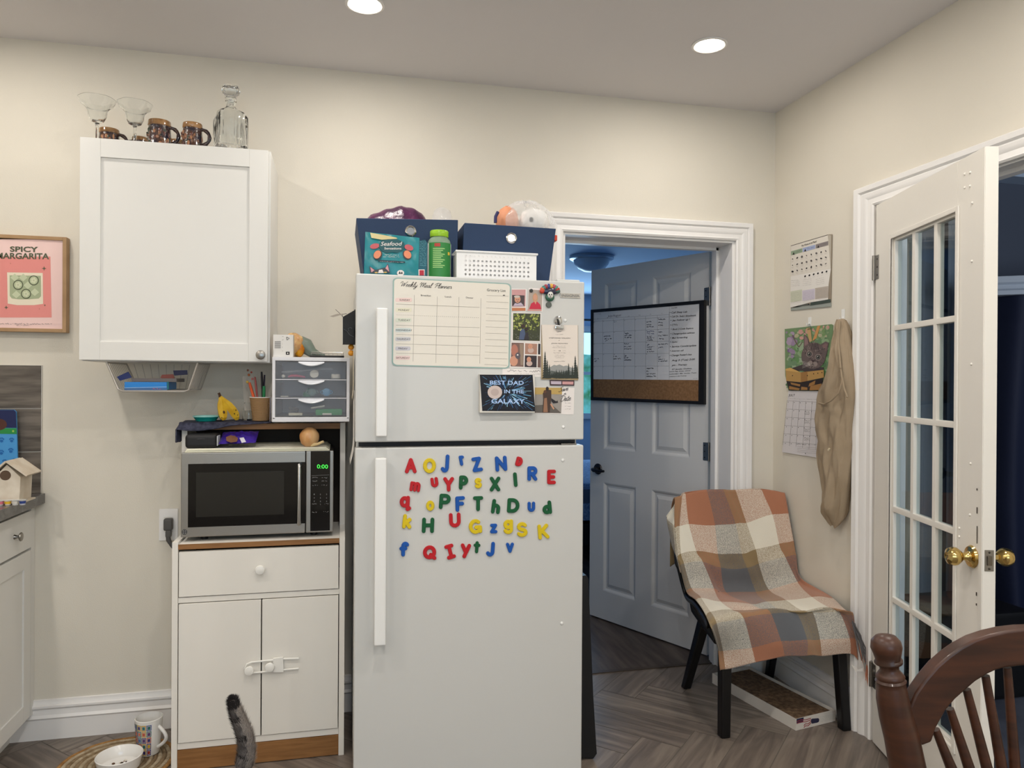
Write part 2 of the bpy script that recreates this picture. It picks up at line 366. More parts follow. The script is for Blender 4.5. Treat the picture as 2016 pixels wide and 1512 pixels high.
# grey wood-look splash tiles on the back wall above the counter
sp_m = mat((120, 112, 104), .35, var=(5, (78, 72, 66)), stretch=(1, 1, 9))
b = MB()
for z0, z1 in ((.93, 1.085), (1.088, 1.248), (1.251, 1.411)): b.m(sp_m).box((-1.72, YB-.008, z0), (-1.103, YB, z1), .001)
b.m(mat((200, 196, 188), .7)).box((-1.72, YB-.005, .93), (-1.100, YB, 1.4125))
struct(b, 'trim_4', None)
# ------------------------------------------------------------ the back room seen through the doorway
bl_m = mat((186, 204, 226), .8); bf_m = mat((96, 84, 76), .5, var=(3, (66, 56, 50)), stretch=(9, 1, 1))
struct(MB().box((.3, YB+.15, -.05), (4.2, 9.3, 0)), 'floor_back', bf_m)
struct(MB().box((.3, YB+.2, 2.5), (4.2, 9.4, 2.6)), 'ceiling_back', bl_m)
struct(MB().box((.2, YB+.2, 0), (.3, 9.4, 2.5)), 'wall_backleft', bl_m)
struct(MB().box((4.2, YB+.2, 0), (4.3, 9.4, 2.5)), 'wall_backright', bl_m)
wy = 9.25; zs, zt = .95, 2.02
struct(MB().box((.3, wy, 0), (4.2, wy+.12, zs)).box((.3, wy, zt), (4.2, wy+.12, 2.5)).box((.3, wy, zs), (1.9, wy+.12, zt)).box((3.5, wy, zs), (4.2, wy+.12, zt)), 'wall_far', bl_m)
b = MB(); b.m(trim_m)
for x0, x1, z0, z1 in ((1.83, 3.57, zs-.07, zs), (1.83, 3.57, zt, zt+.08), (1.83, 1.9, zs, zt), (3.5, 3.57, zs, zt), (1.9, 3.5, 1.46, 1.5), (2.68, 2.72, zs, zt)): b.box((x0, wy-.03, z0), (x1, wy+.06, z1), .003)
struct(b, 'window_1', None)
struct(MB().m(pane_mat()).box((1.9, wy+.03, zs), (3.5, wy+.036, zt)), 'window_2', None)
# garden hedge outside that window
hg = MB()
hg.m(mat((70, 120, 70), .9, var=(4, (150, 200, 180)))).grid(lambda a, c: (-1+8*a, 11.2+.25*math.sin(31*a)*math.sin(17*c+3*a), -.2+2.0*c), 60, 20)
hg.grid(lambda a, c: (-1+8*a, 11.2+.6*c, 1.8-.1*c*math.sin(20*a)), 60, 2)
tag(hg.build('hedge'), 'green garden hedge outside the far window of the back room', 'hedge')
rd = thing('curtain_rod', 'thin dark curtain rod above the bright window of the back room', 'curtain rod', (2.7, 9.15, 2.18))
MB().tube([(1.7, 9.12, 2.17), (3.7, 9.12, 2.17)], .014, 8).build('rod', black_m, rd)
for x in (1.7, 3.7): MB().ball((x, 9.12, 2.17), .03, 10, 8).build('finial', black_m, rd)
for x in (1.76, 3.64): MB().box((x-.01, 9.12, 2.16), (x+.01, 9.25, 2.18)).build('bracket', black_m, rd)
dl = thing('ceiling_light', 'frosted dome ceiling light hanging in the blue-lit back room', 'ceiling light', (2.2, 6.36, 2.5))
MB().lathe([(.0, 2.499), (.2, 2.499), (.2, 2.475), (.185, 2.465), (0, 2.465)], (2.2, 6.36, 0), 32).build('rim', mat((170, 180, 190), .3, .6), dl)
MB().lathe([(.165, 2.465), (.155, 2.43), (.12, 2.39), (.07, 2.365), (0, 2.355)], (2.2, 6.36, 0), 32).build('dome', mat((205, 215, 225), .3), dl)
bed = thing('bed', 'bed with a pale blue fleecy cover in the back room', 'bed', (2.3, 6.3, 0))
flc = mat((150, 180, 215), .95, bump=(120, 1.0), var=(60, (100, 130, 175)))
MB().box((1.35, 5.3, .12), (3.2, 7.3, .3), .02).build('frame', mat((20, 22, 30), .5), bed)
for x in (1.4, 3.15):
    for y in (5.35, 7.25): MB().box((x-.03, y-.03, 0), (x+.03, y+.03, .12)).build('leg', black_m, bed)
MB().box((1.37, 5.32, .3), (3.18, 7.28, .56), .05).build('mattress', mat((90, 110, 140), .9), bed)
MB().grid(lambda a, c: (1.33+1.9*a, 5.28+2.05*c, .575+.02*math.sin(9*a)*math.sin(7*c)-.25*max(0, 1-min(a, 1-a, c, 1-c)*14)**2), 50, 50).build('cover', flc, bed)
# ------------------------------------------------------------ the dark room through the right doorway
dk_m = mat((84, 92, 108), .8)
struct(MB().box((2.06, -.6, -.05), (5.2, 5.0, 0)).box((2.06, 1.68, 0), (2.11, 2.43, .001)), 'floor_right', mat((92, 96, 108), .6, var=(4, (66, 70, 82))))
struct(MB().box((2.11, -.6, H), (5.2, 5.0, H+.1)), 'ceiling_right', dk_m)
struct(MB().box((5.1, -.6, 0), (5.2, 5.0, H)), 'wall_farright', dk_m)
struct(MB().box((4.31, 4.9, 0), (5.2, 5.0, H)).box((2.11, 3.45, 0), (4.6, 3.53, H)), 'wall_rightback', dk_m)
struct(MB().box((2.11, -.7, 0), (5.2, -.6, H)), 'wall_rightfront', dk_m)
cu = thing('curtain', 'navy blue curtain hanging under a pale rail in the dark room beyond the french door', 'curtain', (3.65, 2.7, 0))
cv_m = mat((6, 20, 52), .7, bump=(60, .2))
def curt(a, c):
    x = 3.12+1.1*a; y = 3.08-.75*a
    d = .035*math.sin(a*42+1.2*math.sin(c*3))*(.5+.5*c) + .02*math.sin(a*17+2)
    return (x+d*.45, y+d, 1.80-1.72*c)
MB().grid(curt, 160, 30).build('cloth', cv_m, cu)
b = MB(); mould(b, [((3.1, 3.07, 1.8), (-.45, -.89, 0), (0, 0, 1)), ((4.25, 2.29, 1.8), (-.45, -.89, 0), (0, 0, 1))], [(0, -.03), (0, .05), (.02, .055), (.03, .04), (.05, .035), (.06, .05), (.09, .055), (.09, -.03)])
b.build('rail', mat((190, 200, 214), .5), cu)
dp = thing('drapes', 'pale grey drapes seen through the glass of the french door', 'drapes', (2.9, 3.36, 0))
for k, cc in enumerate(((176, 174, 168), (150, 150, 148), (190, 184, 168), (140, 146, 154), (168, 170, 174))):
    x0 = 2.45+.18*k
    MB().m(mat(cc, .85)).grid(lambda a_, c_: (x0+.175*a_, 3.36+.022*math.sin(a_*12+k), 2.3-2.27*c_), 24, 4).build('drape_panel', None, dp)
bn = thing('storage_tub', 'low black tub with small white labels on the floor of the dark room', 'tub', (2.75, 2.75, 0))
MB().box((2.52, 2.62, 0), (2.95, 2.98, .38), .03).build('body', black_m, bn)
for x in (2.6, 2.75): MB().box((x, 2.612, .22), (x+.06, 2.6195, .27)).build('label_card', paper_m, bn)
MB().tube([(2.55+.4*i/10, 2.6-.0*i, .32-.06*math.sin(math.pi*i/10)) for i in range(11)], .008, 8).build('handle', mat((160, 160, 165), .4), bn)
#@@LIGHTS
# ------------------------------------------------------------ pot lights
dif_m = mat((255, 244, 226), .5, emit=22)
spots = {(.071, 2.553): 'round recessed ceiling light above the fridge, left of the two lit in view', (1.345, 2.553): 'round recessed ceiling light in front of the doorway, right of the two in view'}
for i, (x, y) in enumerate(POT_XY):
    if (x, y) in spots:
        t = thing('ceiling_light', spots[(x, y)], 'ceiling light', (x, y, H), 'recessed ceiling lights')
    else: t = thing('ceiling_light', 'round recessed ceiling light outside the photo', 'ceiling light', (x, y, H), 'recessed ceiling lights out of view')
    MB().lathe([(.066, H-.0005), (.066, H-.004), (.058, H-.006), (.053, H-.003), (.053, H-.0005)], (x, y, 0), 32).build('bezel', trim_m, t)
    MB().lathe([(0, H-.002), (.053, H-.002), (.053, H-.001), (0, H-.001)], (x, y, 0), 32).build('diffuser', dif_m, t)
    area('lamp', (x, y, H-.008), (0, 0, 0), .1, .1, POT_W*(.52 if y > 2 else 1), (1, .94, .87), t, "DISK", 180)
#@@NEXT
# ============================================================ left: counter, cabinet, poster
def shaker(b, o, ex, ez, n, w, h, rail=.06, th=.019, rec=.006):
    """panel door: o corner, ex/ez unit dirs, n outward; frame of four members around a recessed panel"""
    o, ex, ez, n = V(o), V(ex), V(ez), V(n)
    M = Matrix.Identity(4)
    for i in range(3): M[i][0] = ex[i]; M[i][1] = ez[i]; M[i][2] = n[i]; M[i][3] = o[i]
    b.box((0, 0, 0), (rail, h, th), .0012, M).box((w-rail, 0, 0), (w, h, th), .0012, M)
    b.box((rail, 0, 0), (w-rail, rail, th), .0012, M).box((rail, h-rail, 0), (w-rail, h, th), .0012, M)
    b.box((rail-.002, rail-.002, 0), (w-rail+.002, h-rail+.002, th-rec), 0, M)
def knob(c, n, r=.016, L_=.026, mt=nickel_m):
    R = V((0, 0, 1)).rotation_difference(V(n)).to_matrix().to_4x4()
    return MB().m(mt).lathe([(r*.55, 0), (r*.5, .003), (r*.34, .008), (r*.34, L_*.55), (r*.85, L_*.68), (r, L_*.8), (r*.9, L_*.93), (r*.5, L_), (0, L_*1.01)], c, 20, R)
xf = -1.12
bc = thing('base_cabinet', 'white base cabinet with drawer and shaker door under the grey worktop', 'cabinet', (-1.4, 2.5, 0))
MB().m(cab_m).box((-1.71, 1.4, .1), (xf-.022, YB-.001, .89), .001).box((-1.71, 1.4, 0), (xf-.08, YB-.002, .1)).box((xf-.03, 3.09, .1), (xf-.004, YB-.001, .89), .001).build('body', None, bc)
y = 3.082
for k in range(3):
    y1, y0 = y-k*.5, y-k*.5-.494
    if y0 < 1.4: break
    b = MB().m(cab_m).box((xf-.021, y0, .735), (xf, y1, .872), .0015); dr = b.build('drawer', None, bc)
    knob((xf, (y1+y0)/2 if k else y1-.15, .803), (1, 0, 0)).build('knob', None, dr)
    b = MB().m(cab_m); shaker(b, (xf-.021, y0, .105), (0, 1, 0), (0, 0, 1), (1, 0, 0), .494, .62); d_ = b.build('door', None, bc, doubles=False, smooth=False)
    knob((xf, y0+.05 if k == 0 else y1-.05, .66), (1, 0, 0)).build('knob', None, d_)
ct_m = mat((92, 90, 90), .25, var=(30, (70, 68, 68)), coat=.3)
wt = MB().m(ct_m).box((-1.715, 1.38, .892), (-1.086, YB-.009, .930), .003).build('worktop')
tag(wt, 'dark grey laminate worktop running along the left wall', 'worktop')
# upper cabinet
X0, X1, Z0, Z1 = -.872, -.252, 1.424, 2.190
uc = thing('wall_cabinet', 'white shaker wall cabinet hung on the back wall', 'cabinet', ((X0+X1)/2, 2.96, Z0))
MB().m(cab_m).box((X0+.001, 2.812, Z0), (X1-.001, YB-.001, Z1), .001).build('body', None, uc)
b = MB().m(cab_m); shaker(b, (X0, 2.809, Z0+.003), (1, 0, 0), (0, 0, 1), (0, -1, 0), X1-X0-.008, Z1-Z0-.006, .064); d_ = b.build('door', None, uc, doubles=False, smooth=False)
knob(U(514, 699, 'y', 2.79), (0, -1, 0), .0165).build('knob', None, d_, 'brushed round knob')
# little nails beside the cabinet are marks on the wall: two picture hooks
# poster
A = Art((0, 3.092, 0), (0, 1, 0))
pf = thing('framed_print', 'pink framed cocktail print in a light wood frame, cut by the left edge', 'picture', (-1.15, 3.105, 1.54))
b = MB().m(mat((176, 142, 104), .5, var=(12, (160, 126, 88)))); x0, x1, z0, z1 = -1.300, -1.009, 1.536, 1.894
for lo, hi in (((x0, 3.086, z0), (x0+.013, YB-.001, z1)), ((x1-.013, 3.086, z0), (x1, YB-.001, z1)), ((x0+.013, 3.086, z0), (x1-.013, YB-.001, z0+.013)), ((x0+.013, 3.086, z1-.013), (x1-.013, YB-.001, z1))): b.box(lo, hi, .001)
b.build('frame', None, pf)
c = crop(0, 440, 3.285); A.T = c
pk, pk2, gr, gr2, cr = mat((238, 205, 200), .6), mat((226, 142, 136), .6), mat((82, 88, 66), .6), mat((165, 175, 142), .6), mat((232, 222, 200), .6)
A.base([(-160, 100), (408, 105), (412, 690), (-150, 695)], pk, .004)
A.poly([(-30, 214), (326, 214), (334, 608), (-25, 608)], pk2, 1)
A.text('SPICY', (64, 181), (246, 184), 34, gr, 3, .03); A.text('MARGARITA', (-25, 226), (318, 230), 38, gr, 3, .03)
A.poly([(46, 316), (276, 320), (279, 520), (220, 528), (110, 528), (50, 518)], cr, 2)
A.poly([(62, 335), (264, 338), (265, 470), (250, 485), (190, 490), (120, 490), (76, 484), (63, 468)], gr2, 3)
for x, y in ((105, 460), (225, 445), (180, 400), (95, 350), (150, 350)): A.poly([(x-28, y), (x, y-26), (x+28, y), (x, y+24)], mat((196, 204, 172), .6), 4)
for x, y in ((117, 397), (218, 368), (168, 455)):
    A.ell(x, y, 33, 32, gr, 5, 22); A.ell(x, y, 27, 26, mat((180, 190, 155), .6), 6, 22)
    for k in range(5): A.ell(x+12*math.cos(k*1.257), y+12*math.sin(k*1.257), 8, 8, mat((206, 210, 180), .6), 7, 8)
for x, y, r in ((285, 291, 16), (40, 543, 14), (290, 529, 8), (68, 258, 6), (255, 552, 6)): A.poly([(x-r, y), (x-r*.22, y-r*.22), (x, y-r), (x+r*.22, y-r*.22), (x+r, y), (x+r*.22, y+r*.22), (x, y+r), (x-r*.22, y+r*.22)], gr if r > 7 else mat((190, 120, 110), .6), 3)
A.scrib((-20, 652), (335, 655), 9, ink2); A.scrib((105, 662), (205, 663), 7, ink2)
A.build('print', pf)
# board leaning on the counter, bird house
A = Art((0, 3.08, 0), (0, 1, 0), crop(0, 440, 3.285))
nav, blu, blu2, grn = mat((26, 36, 84), .35), mat((74, 152, 214), .35), mat((32, 104, 176), .35), mat((40, 140, 70), .35)
A.base([(-120, 1205), (90, 1205), (104, 1218), (120, 1752), (-110, 1752)], blu, .008)
A.poly([(-120, 1206), (90, 1206), (103, 1218), (107, 1322), (-120, 1320)], nav, 1); A.poly([(-120, 1322), (107, 1324), (109, 1362), (-120, 1358)], grn, 2)
A.ell(-10, 1300, 55, 38, mat((80, 44, 34), .5), 2); A.ell(85, 1343, 7, 7, mat((150, 190, 90), .5), 3)
for x, y, r in ((10, 1400, 22), (75, 1400, 20), (8, 1480, 22), (70, 1468, 22), (30, 1540, 20), (92, 1530, 16), (-30, 1440, 20), (88, 1600, 17), (40, 1630, 18), (90, 1680, 16)):
    A.ell(x, y+r*.3, r*.5, r*.4, blu2, 3, 10)
    for q in (-.9, -.3, .3, .9): A.ell(x+r*.75*math.sin(q), y+r*.2-r*.75*math.cos(q), r*.2, r*.26, blu2, 3, 8)
t = A.build('activity_board'); tag(t, 'blue board with paw prints and a navy top leaning on the grey splash tiles', 'board')
# birdhouse
bh = thing('birdhouse', 'small unpainted wooden birdhouse with paint pots on the worktop', 'birdhouse', (-1.33, 2.93, .931))
wd = mat((222, 212, 196), .7, var=(20, (208, 194, 174)))
P = lambda x, y, yy: U(x/2.065, 780+y/2.065, 'y', yy)
yf, yb = 2.86, 2.98
def bhp(pts, y): return [P(a, c_, y) for a, c_ in pts]
front = [P(-30, 405, yf), P(78, 403, yf), P(83, 330, yf), P(28, 278, yf), P(-28, 335, yf)]
zb = .932
front[0].z = zb; front[1].z = zb
b = MB().m(wd).prism(front, (0, .10, 0)); b.m(mat((96, 76, 60), .8)).lathe([(0, -.001), (.017, -.001), (.017, .0), (0, .0)], P(22, 322, yf)-V((0, .0005, 0)), 20, Matrix.Rotation(math.pi/2, 4, 'X')); b.build('body', None, bh)
ap = P(30, 268, yf); r1 = P(112, 325, yf); r0 = P(-60, 345, yf)
for q, nm in ((r1, 'roof_panel'), (r0, 'roof_panel')):
    d = (q-ap); nn = V((-d.z, 0, d.x)).normalized()*.006
    if nn.z < 0: nn = -nn
    MB().m(wd).prism([ap-V((0, .012, 0)), q-V((0, .012, 0)), q-V((0, .012, 0))+nn, ap-V((0, .012, 0))+nn], (0, .125, 0)).build(nm, None, bh)
MB().m(wd).box((P(-40, 408, yf-.01).x, yf-.008, zb-.0005), (P(88, 404, yf-.01).x, yf+.11, zb+.005), .001).build('base', None, bh)
ps = thing('paint_pot_strip', 'strip of small coloured paint pots in front of the birdhouse', 'paint pots', U(15, 975, 'y', 2.835))
px_ = [U(-28+14.5*i, 970, 'y', 2.835).x for i in range(6)]
cols = [(225, 222, 220), (200, 70, 60), (220, 110, 130), (236, 190, 50), (220, 215, 205), (50, 70, 140)]
for i, c_ in enumerate(cols):
    x = px_[i]
    MB().m(mat((235, 235, 235), .2, alpha=.6)).lathe([(.0085, .9305), (.0105, .946), (.0112, .947)], (x, 2.835, 0), 16).build('pot', None, ps)
    MB().m(mat(c_, .4)).lathe([(0, .9315), (.0085, .9315), (.0105, .944), (0, .944)], (x, 2.835, 0), 16).build('paint', None, ps)
boxo('lid_strip', (px_[0]-.012, 2.824, .9475), (px_[5]+.012, 2.846, .9487), mat((230, 235, 235), .15, alpha=.45), ps, .0003)
# ============================================================ cart
cx0, cx1, cf = -.567, .016, 2.754
ca = thing('microwave_cart', 'white microwave cart with oak trim, drawer and two latched doors', 'cart', (-.275, 2.93, 0))
lam = mat((232, 228, 220), .4)
for x0, x1 in ((cx0, cx0+.019), (cx1-.019, cx1)):
    MB().m(lam).prism([(x0, cf, 0), (x0, cf, .797), (x0, 2.885, .797), (x0, 2.905, .81), (x0, 2.905, 1.2), (x0, YB-.035, 1.2), (x0, YB-.035, 0)], (x1-x0, 0, 0)).build('side_panel', None, ca)
sh = MB().m(lam).box((cx0+.0195, cf+.004, .772), (cx1-.0195, YB-.04, .789), .001).build('shelf', None, ca)
MB().m(oak_m).box((cx0+.0195, cf-.001, .7715), (cx1-.0195, cf+.0035, .7895), .001).build('edge_band', None, sh)
tp = MB().m(lam).box((cx0+.0195, 2.903, 1.178), (cx1-.0195, YB-.04, 1.199), .001).build('top_shelf', None, ca)
MB().m(oak_m).box((cx0+.0195, 2.899, 1.1775), (cx1-.0195, 2.9028, 1.1995), .001).build('edge_band', None, tp)
MB().m(lam).box((cx0+.0195, cf+.004, .0755), (cx1-.0195, YB-.045, .097), .001).build('bottom_board', None, ca)
MB().m(lam).box((cx0+.0195, cf+.004, .585), (cx1-.0195, YB-.045, .604), .001).build('divider_board', None, ca)
MB().m(mat((50, 44, 38), .8)).box((cx0+.0195, YB-.0445, .08), (cx1-.0195, YB-.040, 1.177)).build('shade_panel', None, ca)  # added dark sheet; its colour stands in for shade inside the hutch
MB().m(oak_m).box((cx0+.0195, cf+.001, .003), (cx1-.0195, cf+.02, .0735), .001).build('kick_board', None, ca)
dr = MB().m(lam).box((cx0+.022, cf-.001, .607), (cx1-.022, cf+.022, .763), .0015).build('drawer', None, ca)
wkn = mat((238, 236, 230), .3)
knob(U(513, 1119, 'y', cf-.001), (0, -1, 0), .0165, .028, wkn).build('knob', None, dr)
xm = -.2715
dl_ = MB().m(lam).box((cx0+.022, cf-.001, .100), (xm-.002, cf+.020, .582), .0015).build('door', None, ca)
dr_ = MB().m(lam).box((xm+.002, cf-.001, .100), (cx1-.022, cf+.020, .582), .0015).build('door', None, ca)
k1, k2 = U(492, 1316, 'y', cf-.001), U(532, 1309, 'y', cf-.001)
knob(k1, (0, -1, 0), .0165, .03, wkn).build('knob', None, dl_); knob(k2, (0, -1, 0), .0165, .03, wkn).build('knob', None, dr_)
# sliding child lock
lk = thing('child_lock', 'white plastic sliding child lock looped over the cart door knobs', 'child lock', k1-V((0, .0, .012)))
yy = cf-.010
LT = crop(320, 1040, 3.203)
def lp(x, y, d=yy): px, py = LT(x, y); return U(px, py, 'y', d)
pts = [lp(858, 820), lp(760, 824), lp(620, 838), lp(560, 845), lp(532, 857), lp(518, 882), lp(530, 905), lp(560, 912), lp(620, 908), lp(760, 893), lp(858, 884)]
MB().m(wkn).tube(pts, .0034, 8).build('u_bar', None, lk)
MB().m(wkn).prism([lp(697, 824, yy-.006), lp(760, 815, yy-.006), lp(762, 908, yy-.006), lp(697, 908, yy-.006)], (0, .011, 0)).build('slider', None, lk)
# ============================================================ microwave
mw = thing('microwave', 'stainless steel microwave oven with black window on the cart shelf', 'microwave', (-.288, 2.93, .79))
mx0, mx1, mz0, mz1, my = -.5475, -.026, .806, 1.104, 2.79
MB().m(mat((70, 70, 70), .45, .5)).box((mx0+.002, my+.02, mz0), (mx1-.002, 3.072, mz1-.001), .006).build('body', None, mw)
for x in (mx0+.07, mx1-.07):
    for y in (my+.05, 3.04): MB().m(black_m).lathe([(.012, .7895), (.014, .808)], (x, y, 0), 14).build('foot', None, mw)
c = crop(190, 620, 3.2865)
def mp(x, y, d=my): px, py = c(x, y); return U(px, py, 'y', d)
sx = mp(1352, 1000).x
mwd = MB().m(steel_m).box((mx0, my, mz0), (sx, my+.02, mz1), .004).build('door', None, mw)
wx0, wx1, wz1, wz0 = mp(593, 1000).x, mp(1352, 1000).x, mp(960, 958).z, mp(960, 1362).z
MB().m(blackgl_m).box((wx0, my-.0015, wz0), (sx+.0005, my-.0003, wz1), .0005).build('window', None, mwd)
MB().m(mat((34, 34, 32), .12)).box((mp(650, 0).x, my-.0022, mp(900, 1300).z), (mp(1220, 0).x, my-.0016, mp(900, 1015).z), .0002).build('screen', None, mwd)
hx = mp(1315, 1000).x
MB().m(mat((200, 200, 198), .3, 1)).tube([(hx, my-.001, mp(1315, 975).z), (hx, my-.028, mp(1315, 968).z), (hx, my-.03, mp(1315, 975).z), (hx, my-.03, mp(1315, 1335).z), (hx, my-.028, mp(1315, 1345).z), (hx, my-.001, mp(1315, 1340).z)], .0062, 12).build('handle', None, mwd)
MB().m(steel_m).box((sx+.002, my, mz0), (mx1, my+.02, mz1), .004).build('control_frame', None, mw)
px0, px1 = mp(1385, 1000).x, mp(1512, 1000).x
b = MB().m(blackgl_m).box((px0, my-.002, mz0+.006), (px1, my-.0002, mz1-.001), .0006)
zc = mp(1448, 1270).z; b.lathe([(0, 0), (.0225, 0), (.0225, .0022), (0, .0024)], ((px0+px1)/2, my-.0002, zc), 32, Matrix.Rotation(math.pi/2, 4, 'X'), 1.03, 1.0)
cp = b.build('control_panel', None, mw)
A = Art((0, my-.0025, 0), (0, 1, 0), c); led = mat((70, 255, 80), .5, emit=1.1)
A.text('0:00', (1427, 993), (1497, 994), 27, led, 1, -.004)
A.build('clock_display', cp)
A = Art((0, my-.0025, 0), (0, 1, 0), c); lg = mat((150, 150, 150), .6)
for y in (1057, 1078, 1105): A.scrib((1397, y), (1432, y), 8, lg); A.scrib((1457, y), (1492, y), 8, lg)
for i, r in enumerate(('1 2 3', '4 5 6', '7 8 9')):
    for j, ch in enumerate(r.split()): A.text(ch, (1406+40*j, 1165+23*i), (1411+40*j, 1165+23*i), 9, lg, 1)
A.text('0', (1446, 1230), (1451, 1230), 9, lg, 1)
A.scrib((1395, 1280), (1425, 1280), 8, lg); A.scrib((1468, 1278), (1502, 1278), 8, lg); A.scrib((1395, 1225), (1425, 1225), 7, lg); A.scrib((1475, 1225), (1502, 1225), 7, lg)
A.line((1392, 1040), (1505, 1035), 1.2, lg)
A.build('key_legends', cp)
A = Art((0, my-.0008, 0), (0, 1, 0), c); A.ell(569, 1405, 18, 18, black_m, 1, 24)
A.ring(569, 1405, 15, 1.6, lg, 2)
for q in range(4): A.ell(569+8*math.cos(q*1.571+.8), 1405+8*math.sin(q*1.571+.8), 4, 4, lg, 2, 8)
A.build('emblem', mwd)
# folded mat on top of the microwave
b = MB()
for k in range(4):
    b.m(mat((238-6*(k % 2), 236-6*(k % 2), 214), .7)).box((mx0+.012+.002*k, my+.002+.003*(k % 2), mz1+.0005+.0033*k), (mx1-.014-.004*k, 3.05, mz1+.0035+.0033*k), .0012)
mt_ = b.build('folded_cloth'); tag(mt_, 'flat cream folded cloth covering the microwave top', 'cloth')
tz = mz1+.0143
# black case
bx = thing('black_case', 'small black zip case on the left of the microwave top', 'case', (-.485, 2.86, tz))
b = MB().m(mat((24, 24, 27), .55)); b.box((-.537, 2.80, tz), (-.43, 2.93, tz+.049), .014, seg=4); b.build('body', None, bx)
MB().m(mat((60, 60, 64), .3)).tube([(-.5365+.106*(.5+.5*math.cos(q)), 2.865+.066*math.sin(q), tz+.033) for q in [i*math.pi/12 for i in range(24)]], .0015, 6, closed=True).build('zip', None, bx)
MB().m(mat((200, 205, 208), .5)).box((-.4305, 2.80, tz+.008), (-.4275, 2.86, tz+.043), .001).build('side_label', None, bx)
# purple snack bag
def pillow(b, o, ex, ey, w, h, th, nx=24, ny=18, crump=.12, seed=1):
    """sealed foil bag lying in the plane ex,ey with bulge th"""
    o, ex, ey = V(o), V(ex), V(ey); nn = ex.cross(ey).normalized()
    for sgn in (1, -1):
        def f(a, c_, s=sgn):
            e = (math.sin(math.pi*min(1, max(0, a))) ** .55)*(math.sin(math.pi*c_) ** .5)
            cr = crump*th*(math.sin(23*a+seed+5*c_)*math.sin(17*c_+seed*2)+.6*math.sin(41*a*c_+seed))*(1-abs(2*a-1)**3)
            return o+ex*(a*w)+ey*(c_*h)+nn*(s*(th/2)*e+cr*(.5+.5*e))
        b.grid(f, nx, ny)
sb = thing('snack_bag', 'small purple foil snack bag lying on the microwave top', 'snack bag', (-.37, 2.86, tz))
b = MB().m(mat((62, 38, 148), .22, var=(14, (44, 26, 110)))); pillow(b, (-.425, 2.80, tz+.014), (1, .05, .02), (.02, .93, .36), .125, .10, .022); b.build('pouch', None, sb)
A = Art((0, 2.822, 1.14), (-.03, .36, -.93), crop(190, 620, 3.2865)); A.n = V((0, -.36, .93)).normalized(); A.p = V((-.37, 2.85, tz+.045))
A.poly([(838, 790), (868, 778), (905, 782), (915, 800), (908, 820), (870, 826), (840, 815)], mat((120, 82, 60), .5), 1)
A.poly([(925, 796), (952, 792), (968, 822), (940, 828)], mat((215, 215, 225), .5), 1)
A.build('printed_label', sb)
# onion
on = thing('onion', 'pale brown onion with a cut root on the right of the microwave top', 'onion', U(605, 877, 'y', 2.83)*0+V((-.105, 2.83, tz)))
on_m = mat((226, 184, 132), .3, var=(22, (204, 140, 78)), stretch=(1, 1, .3), coat=.3)
MB().m(on_m).lathe([(0, -.033), (.012, -.033), (.026, -.025), (.035, -.010), (.0375, .004), (.032, .02), (.018, .031), (.008, .036), (0, .037)], (-.113, 2.83, tz+.0335), 28, Matrix.Rotation(math.radians(-70), 4, 'Y') @ Matrix.Rotation(.3, 4, 'X')).build('bulb', None, on)
MB().m(mat((225, 200, 150), .6)).tube([(-.105, 2.815, tz+.006), (-.083, 2.80, tz+.010), (-.062, 2.79, tz+.020)], [.007, .005, .0045], 8).build('stem', None, on)
#@@HUTCHTOP
hz = 1.2
# dark cloth over the left end of the hutch
cb_m = mat((40, 42, 60), .9, bump=(90, .5), var=(60, (74, 76, 96)))
b = MB().m(cb_m)
def clo(a, c_):
    x = -.592+.34*a
    y0 = 2.872
    if a < .06: # falls over the side
        t = (.06-a)/.06; return (-.578-.006*math.sin(c_*20), y0+.008+.15*c_, hz+.003-.07*t)
    if c_ < .22:
        t = (.22-c_)/.22; drop = (.021+.008*math.sin(7*a))*max(0, 1-max(0, a-.45)*1.8)
        return (-.578+(x+.578), y0+.02*(1-t)-.004*math.sin(13*a), hz+.004-drop*t)
    return (x, y0+.02+.17*(c_-.22)/.78, hz+.004+.002*math.sin(19*a)*math.sin(11*c_))
b.grid(clo, 50, 20)
cl = b.build('tea_towel'); tag(cl, 'dark blue patterned tea towel draped over the left end of the cart top', 'towel')
sm = cl.modifiers.new('s', 'SOLIDIFY'); sm.thickness = .0025; sm.offset = 1
# teal lid
b = MB().m(mat((16, 140, 134), .35)).lathe([(0, 0), (.034, 0), (.043, .014), (.046, .016)], (-.488, 2.93, hz+.0085), 30); b.m(mat((150, 205, 200), .35)).lathe([(.046, .016), (.046, .02), (.042, .020), (.040, .0165), (0, .0165)], (-.488, 2.93, hz+.0085), 30)
t = b.build('shallow_dish'); tag(t, 'teal shallow dish with a pale rim on the tea towel', 'dish')
# bananas
bn_ = thing('banana_bunch', 'bunch of two spotted yellow bananas standing on the cart top', 'bananas', (-.40, 2.93, hz))
ban = mat((222, 184, 52), .45, var=(30, (206, 160, 34))); brn = mat((70, 46, 28), .6)
def bpt(x, y, d=2.93): return U(420+x/7.2, 720+y/7.2, 'y', d)
def banana(pts, r, nm='banana'):
    b = MB().m(ban).tube(pts, r, 6); o = b.build(nm, None, bn_, ang=20); return o
s_ = bpt(100, 440)
ba1 = banana([s_, bpt(112, 480), bpt(118, 540), bpt(125, 600), bpt(135, 690, 2.925), bpt(145, 745, 2.92), bpt(150, 772, 2.92)], [.006, .011, .0165, .0185, .0175, .013, .006])
ba2 = banana([s_, bpt(160, 500), bpt(215, 555), bpt(265, 620), bpt(310, 690, 2.935), bpt(330, 740, 2.93), bpt(335, 770, 2.93)], [.006, .011, .015, .0175, .017, .012, .006])
